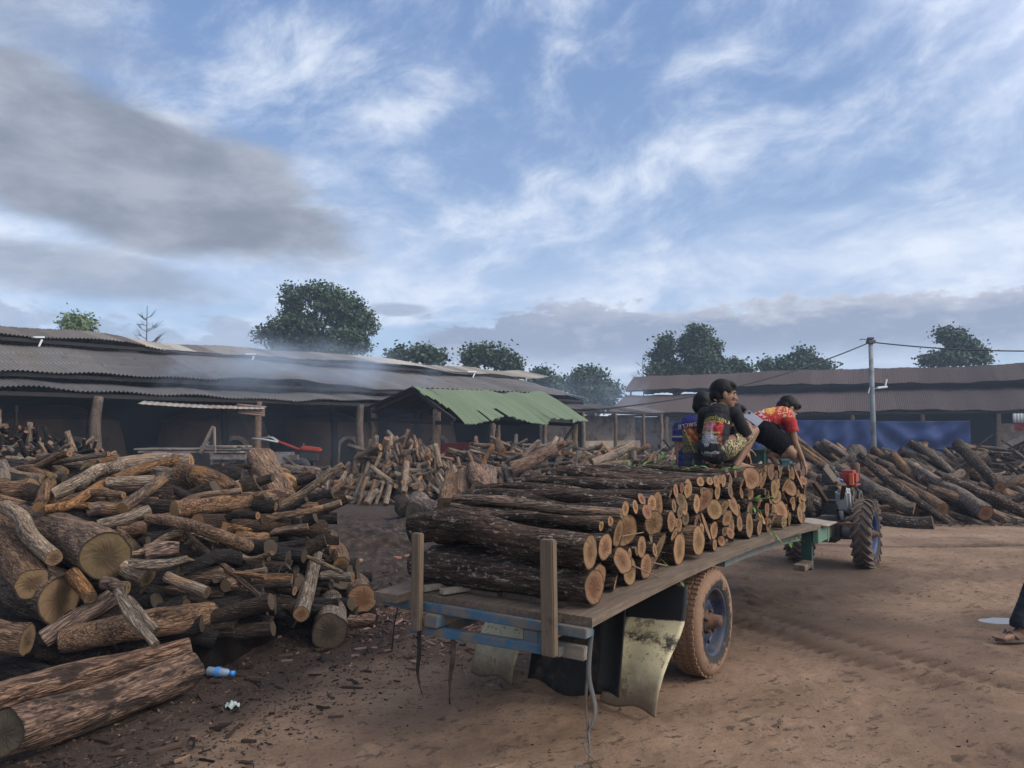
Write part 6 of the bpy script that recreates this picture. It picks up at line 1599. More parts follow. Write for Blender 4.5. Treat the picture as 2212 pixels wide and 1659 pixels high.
# ---- the boy in the black printed shirt, squatting with a phone
def boy_black():
    p, vr = on_load(1556, 1014, 6.0); root = person('boy in a black printed shirt squatting on the logs with a phone in hand', p, vr - radians(20)); sc = 1.0
    V = lambda x, y, z: Vector((x, y, z)) * sc
    HM = face_frame(V(.022, .055, .585), radians(-62), radians(-4)); hs = 1.04
    aL, aR = V(-.105, .105, .055), V(.105, .10, .055); kL, kR = V(-.13, .27, .315), V(.17, .30, .300)
    elb, wr = V(.178, .105, .245), V(.155, .235, .345); elbL, wrL = V(-.19, .12, .27), V(-.03, .29, .33)
    body = [(V(0, -.09, .17), .10, V(0, -.07, .30), .095), (V(0, -.07, .30), .095, V(0, -.01, .42), .098), (V(-.11, .01, .445), .045, V(.11, .01, .445), .045), (V(0, .02, .45), .045, V(.012, .04, .53), .040)]
    body += head_parts(HM, hs)
    for hx, k, a in ((-.07, kL, aL), (.07, kR, aR)):
        body += [(V(hx, -.08, .165), .078, k, .047), (k, .046, a.lerp(k, .55), .045), (a.lerp(k, .55), .045, a, .028)]
    body += foot(aL, (-.25, 1, 0), 1.0, .014) + foot(aR, (.35, 1, 0), 1.0, .014)
    body += [(V(.125, .005, .445), .042, elb, .031), (elb, .031, wr, .021), (V(-.125, .005, .445), .042, elbL, .031), (elbL, .031, wrL, .021)]
    body += hand(wr, (-.25, .75, .35), (.7, .1, .5), .92, .75, -1) + hand(wrL, (.7, .5, .2), (-.2, .1, .9), .92, .6, 1)
    link_mesh('body', blob('body', body, .0052, 3), root, SKIN)
    hair_mesh(root, HM, hs, .030, .005, 3); add_face(root, HM, hs)
    sh = [(V(0, -.105, .13), .108, V(0, -.085, .28), .108), (V(0, -.085, .28), .108, V(0, -.01, .415), .108), (V(-.115, .005, .44), .052, V(.115, .005, .44), .052), (V(0, .0, .43), .075, V(0, .02, .475), .058),
          (V(.125, .005, .44), .050, elb + V(.0, -.005, .03), .050), (V(-.125, .005, .44), .050, elbL + V(0, 0, .03), .050)]
    cuts = [(V(.012, .03, .498), (0, .25, 1), .10), (elb + V(-.0, .0, .025), (elb - V(.125, .005, .445)), .09), (elbL + V(0, 0, .025), (elbL - V(-.125, .005, .445)), .09), (V(0, -.08, .085), (0, .2, -1), .25)]
    sm = blob('shirt', sh, .0048, 5, cuts, (.0045, 17, 3))
    def pr(c, n):
        base = (.011, .0105, .013); x, z = c.x / sc, c.z / sc
        if n.y > .12 or c.y > .03: return base
        j = mnoise.noise(Vector((x * 60, z * 60, 1))) ; j2 = mnoise.noise(Vector((x * 130, z * 130, 9)))
        fx = x + .012                                                            # figure axis
        def el(cx, cz, rx, rz, nz=.12): return ((fx - cx) / rx) ** 2 + ((z - cz) / rz) ** 2 < 1 + nz * j * 4
        if z > .385 or z < .10: return base
        col = base
        if -.115 < fx < .09 and .165 < z < .375:
            if el(.055, .30, .045, .085): col = (.30, .022, .02) if j > -.2 else (.06, .01, .01)           # red banner side
            if el(-.06, .315, .05, .055): col = (.22, .03, .025) if j2 > 0 else (.33, .22, .09)
            if el(-.075, .225, .045, .075): col = (.16, .105, .045) if j2 > -.1 else (.05, .03, .02)
            if el(.06, .215, .035, .05): col = (.25, .12, .05) if j2 > .1 else (.10, .02, .02)
        if el(-.008, .208, .072, .085): col = (.36, .35, .345) if j2 > -.12 else (.085, .08, .085)          # pale robe with folds
        if el(-.005, .150, .085, .038): col = (.30, .29, .29) if j2 > -.05 else (.06, .055, .06)
        if el(-.004, .275, .030, .050): col = (.42, .42, .44) if j2 > -.3 else (.2, .2, .22)              # beard and hair
        if el(-.004, .318, .026, .030): col = (.33, .19, .13)
        if el(-.004, .326, .024, .009): col = (.06, .17, .33)
        if el(-.004, .303, .010, .006): col = (.30, .03, .03)
        if el(-.004, .352, .036, .022): col = (.36, .13, .15) if j2 > -.15 else (.22, .06, .07)             # headcloth
        if el(-.050, .288, .030, .007, .3) or el(.044, .285, .028, .007, .3): col = (.33, .25, .10)
        if .105 < z < .125 and abs(fx) < .06 and j2 > .05: col = (.10, .08, .05)
        return col
    paint(sm, pr); link_mesh('shirt', sm, root, PRINT)
    YEL = plain('yellow_print', (.40, .34, .085), .8, .15, 80)
    arc = lambda zc, bend: (lambda x, y: Vector((x * .95 - .004, -.30, zc + y - bend * x * x * 4)))
    wrap_text(sm, 'คนมองว่าเอน', .043 * sc, arc(.432 * sc, .55), (0, -1, .18), YEL, root, 'shirt_lettering', 1.0)
    wrap_text(sm, 'เราเป็นคนเผาถ่าน', .024 * sc, arc(.394 * sc, .45), (0, -1, .12), YEL, root, 'shirt_lettering', 1.0)
    # small tiger badge on the right sleeve
    so = [(V(0, -.10, .155), .112, V(0, -.05, .20), .105)] + [(V(hx, -.07, .165), .090, V(hx * .4, 0, 0) * 0 + (V(hx, -.08, .165).lerp(k, .72)), .068) for hx, k in ((-.07, kL), (.07, kR))]
    cs = [(V(hx, -.08, .165).lerp(k, .74), (k - V(hx, -.08, .165)), .10) for hx, k in ((-.07, kL), (.07, kR))] + [(V(0, -.09, .235), (0, .2, 1), .16)]
    sm2 = blob('shorts', so, .0052, 5, cs, (.004, 20, 8))
    def pz(c, n):
        if c.x < .075 * sc or n.x < .1: return (.014, .014, .016)
        t = sin(c.x * 260 + 9 * mnoise.noise(c * 30)) * sin(c.z * 210 + 7 * mnoise.noise(c * 26 + Vector((5, 0, 0))))
        return (.36, .30, .17) if t > .05 else (.035, .03, .022)
    paint(sm2, pz); link_mesh('shorts', sm2, root, PRINT)
    t = thing('mobile_phone', 'light grey phone held up by the boy in the black shirt', 'phone', (0, 0, 0)); t.parent = None
    M = mat_of(root) @ Matrix.Translation(wr + V(.02, .045, .055)) @ Matrix.Rotation(radians(-12), 4, 'Z') @ Matrix.Rotation(radians(33), 4, 'Y') @ Matrix.Rotation(radians(55), 4, 'X')
    t.matrix_world = M; PH = plain('phone_silver', (.30, .32, .37), .4, .1, 20, spec=.5)
    def sub(mb, nm, m): me = mb.mesh(nm); o = link_mesh(nm, me, t, m); return o
    mb = MB(); mb.box((0, 0, 0), (.150, .074, .010), bev=.005); sub(mb, 'phone_body', PH)
    mb = MB(); mb.box((0, 0, -.0058), (.142, .068, .002), bev=.0005); sub(mb, 'screen', SOOT)
    mb = MB(); mb.box((-.055, .020, .0065), (.024, .020, .003), bev=.001); sub(mb, 'camera_bump', plain('phone_dark', (.03, .03, .035), .3, .1))
boy_black()

# ---- the boy in the blue printed shirt, sitting behind on the left
def boy_blue():
    p, vr = on_load(1490, 1013, 6.30); root = person('boy in a blue printed shirt sitting with his back turned, hand on the logs', p, vr); sc = .000636
    V = lambda zx, zz, y=0.: Vector(((zx - 400) * sc, y, (1390 - zz) * sc))
    HM = face_frame(V(590, 580, .05), radians(-30), radians(-6)); hs = 1.0
    sh_, el_, wr_ = V(268, 870, 0), V(252, 1130, -.01), V(272, 1320, -.03)
    body = [(V(410, 1330), .10, V(410, 1100), .095), (V(410, 1100), .09, V(440, 850, .0), .09), (sh_, .042, V(570, 840, .03), .042), (V(470, 820, .01), .044, V(560, 700, .04), .038)] + head_parts(HM, hs)
    body += [(sh_, .040, el_, .030), (el_, .030, wr_, .020)] + hand(wr_, (.15, -.1, -1), (-.2, -1, 0), .9, .3, 1)
    body += [(V(350, 1330, .05), .075, V(330, 1200, .36), .05), (V(330, 1200, .36), .045, V(330, 1370, .50), .03), (V(480, 1330, .05), .075, V(500, 1210, .36), .05), (V(500, 1210, .36), .045, V(500, 1370, .50), .03)] + foot(V(330, 1350, .50), (0, 1, 0), .9) + foot(V(500, 1350, .50), (0, 1, 0), .9)
    link_mesh('body', blob('body', body, .0055, 3), root, SKIN); hair_mesh(root, HM, hs, .02, -.01, 5, 1.0); add_face(root, HM, hs)
    sh = [(V(410, 1330), .112, V(410, 1080), .106), (V(410, 1080), .106, V(440, 840, .0), .100), (V(285, 850), .054, V(560, 830, .03), .054), (V(460, 800, .01), .07, V(480, 770, .01), .06), (V(270, 870), .054, el_.lerp(sh_, .28), .056)]
    sm = blob('shirt', sh, .005, 5, [(V(520, 745, .02), (.3, .1, 1), .07), (el_.lerp(sh_, .36), el_ - sh_, .09), (V(400, 1350), (0, 0, -1), .2)], (.0045, 17, 6))
    def pr(c, n):
        zx, zz = c.x / sc + 400, 1390 - c.z / sc; base = (.018, .022, .115); j = mnoise.noise(Vector((zx * .03, zz * .03, 4))); j2 = mnoise.noise(Vector((zx * .07, zz * .07, 2)))
        if zx < 312 + 12 * j and zz > 890: return (.36, .33, .22) if 962 < zz < 984 else base
        if zz > 1180: return (.02, .05, .085) if j2 > 0 else (.05, .03, .03)
        if n.y > .2 or zz < 790: return base
        ed = 330 + (zz - 870) * .42
        if zz > 870 and zx > ed - 14 * j:
            q = (zx - ed) / 130
            if zx < ed + 9: return (.42, .36, .16)
            f = sin((zx * .8 - zz * .6) * .085 + 2 * j)
            return ((.48, .24, .05) if f > .1 else (.28, .06, .03)) if zz < 1040 else ((.20, .13, .05) if j2 > -.1 else (.06, .045, .03))
        if zz > 870: return (.16, .12, .055) if j2 > 0 else (.055, .05, .03)
        if 820 < zz < 860 and 330 < zx < 500: return (.22, .02, .03)
        return base
    paint(sm, pr); link_mesh('shirt', sm, root, PRINT)
    wrap_text(sm, 'ชาวพราน', .058, lambda x, y: V(425, 795) + Vector((x, -.25, y + x * .12)), (0, -1, .1), plain('cream_print', (.46, .40, .27), .8, .15, 80), root, 'shirt_lettering')
    so = [(V(410, 1320), .105, V(410, 1290, .05), .100), (V(350, 1330, .05), .085, V(336, 1230, .28), .065), (V(480, 1330, .05), .085, V(496, 1230, .28), .065)]
    link_mesh('shorts', blob('shorts', so, .006, 4, [], (.003, 18, 2)), root, plain('dark_red_shorts', (.085, .018, .020), .9, .3, 12))
boy_blue()

# ---- the small boy half hidden between them
def boy_small():
    p, vr = on_load(1607, 1013, 6.40); root = person('small boy half hidden beside the boy with the phone, one foot in a grey sandal', p, vr); sc = .00066
    V = lambda zx, zz, y=0.: Vector(((zx - 1100) * sc, y, (1390 - zz) * sc))
    HM = face_frame(V(1000, 715, .0), radians(-80), radians(-12)); hs = .93
    body = [(V(990, 1290), .085, V(985, 1080), .080), (V(985, 1080), .08, V(985, 880), .078), (V(985, 870, -.09), .036, V(985, 870, .09), .036), (V(988, 860), .035, V(995, 780), .032)] + head_parts(HM, hs)
    k, a = V(1095, 1120, -.05), V(1150, 1335, -.05); body += [(V(990, 1290, -.04), .062, k, .044), (k, .042, a, .026)] + foot(a, (1, -.1, 0), .85, .012)
    k, a = V(1110, 1130, .09), V(1165, 1335, .10); body += [(V(990, 1290, .05), .062, k, .044), (k, .042, a, .026)] + foot(a, (1, .1, 0), .85, .012)
    e, w = V(1060, 1040, -.10), V(1130, 1170, -.09); body += [(V(985, 870, -.09), .034, e, .026), (e, .026, w, .018)] + hand(w, (.5, 0, -.9), (.8, 0, .5), .8, .4, 1)
    e, w = V(1070, 1030, .12), V(1140, 1130, .10); body += [(V(985, 870, .09), .034, e, .026), (e, .026, w, .018)] + hand(w, (.8, 0, -.5), (.5, 0, .8), .8, .4, -1)
    link_mesh('body', blob('body', body, .0055, 3), root, SKIN); hair_mesh(root, HM, hs, .03, .0, 7); add_face(root, HM, hs)
    sh = [(V(990, 1290), .095, V(985, 1080), .09), (V(985, 1080), .09, V(985, 890), .088), (V(985, 880, -.09), .045, V(985, 880, .09), .045), (V(985, 880, -.09), .046, V(1025, 960, -.10), .046), (V(985, 880, .09), .046, V(1030, 960, .11), .046)]
    link_mesh('shirt', blob('shirt', sh, .006, 4, [(V(990, 800), (0, 0, 1), .07)], (.004, 18, 9)), root, plain('dark_grey_shirt', (.03, .03, .035), .9, .3, 10))
    so = [(V(990, 1290), .092, V(1000, 1270), .09), (V(990, 1290, -.04), .072, V(1060, 1180, -.045), .060), (V(990, 1290, .05), .072, V(1065, 1180, .08), .060)]
    link_mesh('shorts', blob('shorts', so, .006, 4, [], (.003, 18, 4)), root, plain('brown_shorts', (.06, .035, .028), .9, .3, 10))
    for yy in (-.05, .10):
        mb = MB(); c = V(1165, 1374, yy); mb.box(c + Vector((.075, 0, -.004)), (.20, .072, .014), bev=.006); mb.tube([c + Vector((.05, -.036, .004)), c + Vector((.095, 0, .045)), c + Vector((.05, .036, .004))], .009, 6); mb.build('sandal', FLIP, root)
boy_small()

# ---- the boy in the red printed shirt, bending forward on one hand
def boy_red():
    p, vr = on_load(1675, 1010, 6.7); root = person('boy in a bright red printed shirt crouching and leaning down on one straight arm', p, vr); sc = .000677
    V = lambda zx, zz, y=0.: Vector(((zx - 1500) * sc, y, (1385 - zz) * sc))
    HM = face_frame(V(1672, 625, .17), radians(-62), radians(-38)); hs = .98
    shR, elR, wrR = V(1700, 800, -.02), V(1738, 1040, -.03), V(1835, 1290, -.04); shL, elL, wrL = V(1640, 760, .20), V(1700, 1000, .24), V(1800, 1250, .25)
    body = [(V(1370, 900, .02), .10, V(1470, 780, .04), .09), (V(1470, 780, .04), .09, V(1630, 740, .09), .09), (shR, .042, shL, .042), (V(1650, 720, .12), .042, V(1668, 670, .16), .036)] + head_parts(HM, hs)
    body += [(shR, .042, elR, .029), (elR, .029, wrR, .019), (shL, .042, elL, .029), (elL, .029, wrL, .019)] + hand(wrR, (.35, -.05, -1), (.9, -.2, .4), .95, .35, -1) + hand(wrL, (.3, .1, -1), (.9, .2, .4), .95, .35, 1)
    for hy, k, a, t in ((-.05, V(1690, 1195, -.07), V(1452, 1215, -.07), V(1515, 1352, -.07)), (.08, V(1700, 1180, .15), V(1470, 1230, .15), V(1530, 1355, .15))):
        h = V(1385, 930, hy); body += [(h, .085, k, .050), (k, .046, k.lerp(a, .45), .044), (k.lerp(a, .45), .044, a, .028), (a, .030, a + Vector((-.022, 0, -.012)), .026), (a, .030, t, .022)]
        for q in range(5): b = t + Vector((0, (q - 2) * .012, 0)); body.append((b, .011, b + Vector((.030, 0, -.006)), .008))
    link_mesh('body', blob('body', body, .0055, 3), root, SKIN); hair_mesh(root, HM, hs, .03, .0, 11); add_face(root, HM, hs)
    sh = [(V(1310, 820, .02), .108, V(1430, 770, .04), .106), (V(1430, 770, .04), .106, V(1600, 735, .08), .100), (shR + Vector((-.02, 0, .01)), .052, shL + Vector((-.02, 0, .01)), .052), (V(1600, 725, .1), .07, V(1640, 710, .12), .06),
          (shR, .052, elR.lerp(shR, .42), .054), (shL, .052, elL.lerp(shL, .42), .054)]
    cuts = [(elR.lerp(shR, .48), elR - shR, .09), (elL.lerp(shL, .48), elL - shL, .09), (V(1662, 690, .15), (.55, .6, .6), .06), (V(1275, 850, .02), (-1, 0, -.8), .2)]
    sm = blob('shirt', sh, .005, 5, cuts, (.005, 16, 12))
    def pr(c, n):
        zx, zz = c.x / sc + 1500, 1385 - c.z / sc; base = (.33, .026, .024); j = mnoise.noise(Vector((zx * .028, zz * .028, 6))); j2 = mnoise.noise(Vector((zx * .06, zz * .06, 2)))
        if n.z < .28 or zz > 745 or zx > 1730: return base
        if (zx - 1455) ** 2 + ((zz - 640) * 1.3) ** 2 < 70 ** 2 * (1 + j): return (.52, .30, .07) if j2 > -.15 else (.50, .09, .04)
        if 1250 < zx < 1400 and j + j2 * .6 > .05: return (.46, .40, .36)
        if 1540 < zx < 1690 and j2 + j * .5 > .12: return (.45, .30, .16)
        if j2 > .30: return (.50, .26, .08)
        return base
    paint(sm, pr); link_mesh('shirt', sm, root, PRINT)
    wrap_text(sm, 'ทีมงาน', .058, lambda x, y: V(1345, 700) + Vector((x * .9, -.25, y * .9 + x * .10)), (0, -1, .35), plain('white_print', (.50, .45, .42), .8, .15, 80), root, 'shirt_lettering')
    so = [(V(1365, 910, .02), .120, V(1420, 880, .03), .110)] + [(V(1385, 930, hy), .105, V(1385, 930, hy).lerp(k, .82), .088) for hy, k in ((-.05, V(1690, 1195, -.07)), (.08, V(1700, 1180, .15)))]
    sm2 = blob('shorts', so, .006, 5, [(V(1385, 930, hy).lerp(k, .86), k - V(1385, 930, hy), .13) for hy, k in ((-.05, V(1690, 1195, -.07)), (.08, V(1700, 1180, .15)))], (.006, 13, 4)); link_mesh('shorts', sm2, root, BLK)
    for yy in (-.07, .15):
        mb = MB(); c = V(1500, 1375, yy); mb.box(c + Vector((.005, 0, 0)), (.075, .075, .014), Matrix.Rotation(.08, 3, 'Y'), bev=.006); mb.box(c + Vector((-.065, 0, .018)), (.09, .072, .013), Matrix.Rotation(.42, 3, 'Y'), bev=.006); mb.tube([c + Vector((-.02, -.036, .01)), c + Vector((.012, 0, .035)), c + Vector((-.02, .036, .01))], .008, 6); mb.build('flip_flop', FLIP, root)
boy_red()
q = at(1633, 1010, 6.62); crate((q.x, q.y, q.z - .02), (.17, .22, .155), -.45, plain('dark_green_box', (.018, .040, .036), .6, .3, 8), 'seat_box', 'dark green wooden box on the load behind the boy with the phone', 'box')
q = at(1696, 1010, 6.5); crate((q.x, q.y, q.z - .01), (.066, .09, .060), -.2, plain('teal_box', (.045, .115, .14), .6, .3, 8), 'tool_box', 'small teal box on the logs by the red-shirted boy\'s foot', 'box')

# ---- the person stepping out of the picture on the right: only a foot and trouser leg show
def walker():
    g0 = ground_at(2160, 1392); root = thing('person', 'person in dark trousers and flip-flops walking at the right picture edge', 'person', (g0.x + .03, g0.y, gz(g0.x, g0.y)), radians(6))
    # local: faces -x
    a1, k1, h1 = Vector((.13, 0, .09)), Vector((.31, .0, .46)), Vector((.52, .03, .86)); a2, k2, h2 = Vector((1.0, .22, .12)), Vector((.68, .20, .48)), Vector((.56, .19, .86))
    HM = face_frame((.55, .11, 1.56), radians(90)); body = head_parts(HM, 1.05) + [(Vector((.60, .11, .90)), .13, Vector((.60, .11, 1.25)), .125), (Vector((.59, -.06, 1.36)), .06, Vector((.59, .28, 1.36)), .06), (Vector((.59, .11, 1.36)), .06, Vector((.57, .11, 1.47)), .05)]
    for h, k, a in ((h1, k1, a1), (h2, k2, a2)): body += [(h, .085, k, .055), (k, .052, a, .034)]
    body += foot(a1, (-1, -.05, 0), 1.22, .045) + foot(a2, (-1, .05, 0), 1.2, .06)
    for s_, e, w in ((Vector((.59, -.08, 1.35)), Vector((.70, -.13, 1.10)), Vector((.62, -.12, .88))), (Vector((.59, .30, 1.35)), Vector((.64, .36, 1.08)), Vector((.56, .34, .90)))): body += [(s_, .05, e, .038), (e, .038, w, .026)] + hand(w, (-.2, 0, -1), (0, -1 if s_.y < 0 else 1, 0), 1.1, .4, 1)
    link_mesh('body', blob('body', body, .008, 3), root, SKIN); hair_mesh(root, HM, 1.05, .03, .0, 13)
    tr = [(Vector((.60, .11, .86)), .145, Vector((.60, .11, .95)), .135)]
    for h, k, a in ((h1, k1, a1), (h2, k2, a2)): tr += [(h, .10, k, .080), (k, .080, a + Vector((.01, 0, .05)), .076)]
    link_mesh('trousers', blob('trousers', tr, .008, 4, [(a1 + Vector((0, 0, .025)), (0, 0, -1), .12)], (.008, 12, 3)), root, plain('dark_navy_trousers', (.012, .014, .020), .9, .3, 8))
    link_mesh('shirt', blob('shirt', [(Vector((.60, .11, .90)), .145, Vector((.60, .11, 1.25)), .14), (Vector((.59, -.06, 1.36)), .07, Vector((.59, .28, 1.36)), .07)], .01, 4), root, BLK)
    for a, z_, d in ((a1, .018, 0), (a2, .03, .3)):
        mb = MB(); n = 16; out = []
        for k in range(n):
            t_ = 2 * pi * k / n; out.append(Vector((a.x - .045 + .150 * cos(t_), a.y + (.050 if cos(t_) < 0 else .040) * sin(t_), z_)))
        mb.add(out + [q + Vector((0, 0, .020)) for q in out], [tuple(reversed(range(n))), tuple(range(n, 2 * n))] + [(k, (k + 1) % n, n + (k + 1) % n, n + k) for k in range(n)]); mb.build('flip_flop', plain('brown_flip_flop', (.09, .065, .05), .8, .2, 20), root)
        mb = MB(); mb.tube([Vector((a.x - .05, a.y - .048, z_ + .02)), Vector((a.x - .10, a.y - .02, z_ + .075)), Vector((a.x - .145, a.y, z_ + .03)), Vector((a.x - .10, a.y + .02, z_ + .075)), Vector((a.x - .05, a.y + .048, z_ + .02))], .007, 6); mb.build('strap', plain('dark_strap', (.03, .03, .032), .7, .2), root)
walker()

# ================================================================== LEAFY SPRIGS LEFT ON THE LOAD
SPRIG = leafmat('fresh_leaves', (.045, .11, .028), (.085, .19, .045), (.14, .27, .075))
def sprig(label, base, dirs, L_, seed, n=7, group=None):
    rnd = random.Random(seed); t = thing('leafy_sprig', label, 'sprig', base, 0, group); st = MB(); vs, fs, tone = [], [], []
    for d in dirs:
        d = Vector(d).normalized(); st.tube([(0, 0, 0), d * L_ * .5 + Vector((0, 0, .01)), d * L_ * .95], [.005, .004, .002], 5)
        for k in range(n):
            f = .25 + .75 * k / (n - 1); c = d * L_ * f * .95; sd = 1 if k % 2 else -1; ax = (d * .8 + Vector((rnd.gauss(0, .4), rnd.gauss(0, .4), .25 + rnd.gauss(0, .3))) + d.cross(Vector((0, 0, 1))) * sd * .7).normalized(); w = ax.cross(Vector((rnd.gauss(0, .3), rnd.gauss(0, .3), 1))).normalized(); up = w.cross(ax)
            l = L_ * rnd.uniform(.30, .45); m = 5; b = len(vs)
            for i in range(m + 1):
                q = i / m; hw = l * .19 * sin(pi * min(1, q * .94 + .06)) ** .8; mid = c + ax * l * q - up * l * .35 * q * q
                vs += [mid - w * hw + up * hw * .25, mid, mid + w * hw + up * hw * .25]
            for i in range(m): fs += [(b + i * 3, b + i * 3 + 1, b + i * 3 + 4, b + i * 3 + 3), (b + i * 3 + 1, b + i * 3 + 2, b + i * 3 + 5, b + i * 3 + 4)]
            tone += [min(1, max(0, rnd.gauss(.5, .22)))] * (3 * (m + 1))
    st.build('stem', plain('green_stem', (.10, .12, .05), .8, .2, 20), t); me = bpy.data.meshes.new('leaves'); me.from_pydata([tuple(v) for v in vs], [], fs); me.polygons.foreach_set('use_smooth', [True] * len(fs))
    a = me.attributes.new('tone', 'FLOAT', 'POINT'); a.data.foreach_set('value', tone); link_mesh('leaves', me, t, SPRIG)
sprig('bright green leafy sprig standing up on the load left of the boys', at(1362, 1024, 5.9), [(-.25, .2, 1), (-.9, .1, .25), (.6, .1, .35)], .17, 1)
sprig('leafy sprig lying beside the upright green one on the load', at(1412, 1020, 5.95), [(.5, .1, .8), (.9, 0, .2), (-.6, .2, .2)], .17, 2)
sprig('flat leaves lying on the logs by the blue-shirted boy\'s hand', at(1470, 1018, 5.85), [(.9, .1, .08), (-.8, .2, .08), (.3, -.4, .12)], .20, 3)
sprig('dark leaves spread under the feet of the boy with the phone', at(1530, 1016, 5.75), [(.9, 0, .05), (-.9, .1, .05), (.5, -.3, .05)], .20, 4)
sprig('yellow-green leaf sprig hanging over the blue-shirted boy\'s shirt hem', at(1497, 992, 6.05), [(0, -.1, -1), (.15, -.1, -.8)], .10, 5, n=3)
sprig('green leaves caught between log ends near the front of the load', at(1612, 1085, 5.85), [(.8, -.3, .2), (-.3, -.3, .5), (.7, -.2, -.5)], .16, 6)
sprig('pair of long leaves sticking out low in the middle of the load', at(1658, 1135, 5.95), [(.3, -.6, -.6), (.5, -.5, .2)], .13, 7, n=4)
sprig('long leaf bent down to the deck from the lower logs', at(1425, 1205, 4.55), [(.55, -.4, -.7)], .16, 8, n=4)
sprig('leaves drooping between the last log ends by the tractor', at(1690, 1145, 6.55), [(.3, -.5, -.8), (.6, -.3, -.3), (-.2, -.4, -.6)], .15, 9, n=5)
for pts, lab in (([at(1240, 1178, 3.85), at(1300, 1166, 3.95), at(1390, 1150, 4.15)], 'thin bare twig lying across the log ends at the rear'), ([at(1300, 1186, 3.92), at(1352, 1215, 4.05), at(1430, 1250, 4.25)], 'pale thin twig slanting down over the rear log ends'), ([at(1360, 1205, 4.2), at(1440, 1222, 4.4)], 'short dark twig stuck between the rear log ends')):
    mb = MB(); mb.tube(pts, [.004, .0045, .003][:len(pts)], 6); tag(mb.build('twig', plain('twig_bark', (.16, .10, .065), .9, .3, 30)), lab, 'twig')

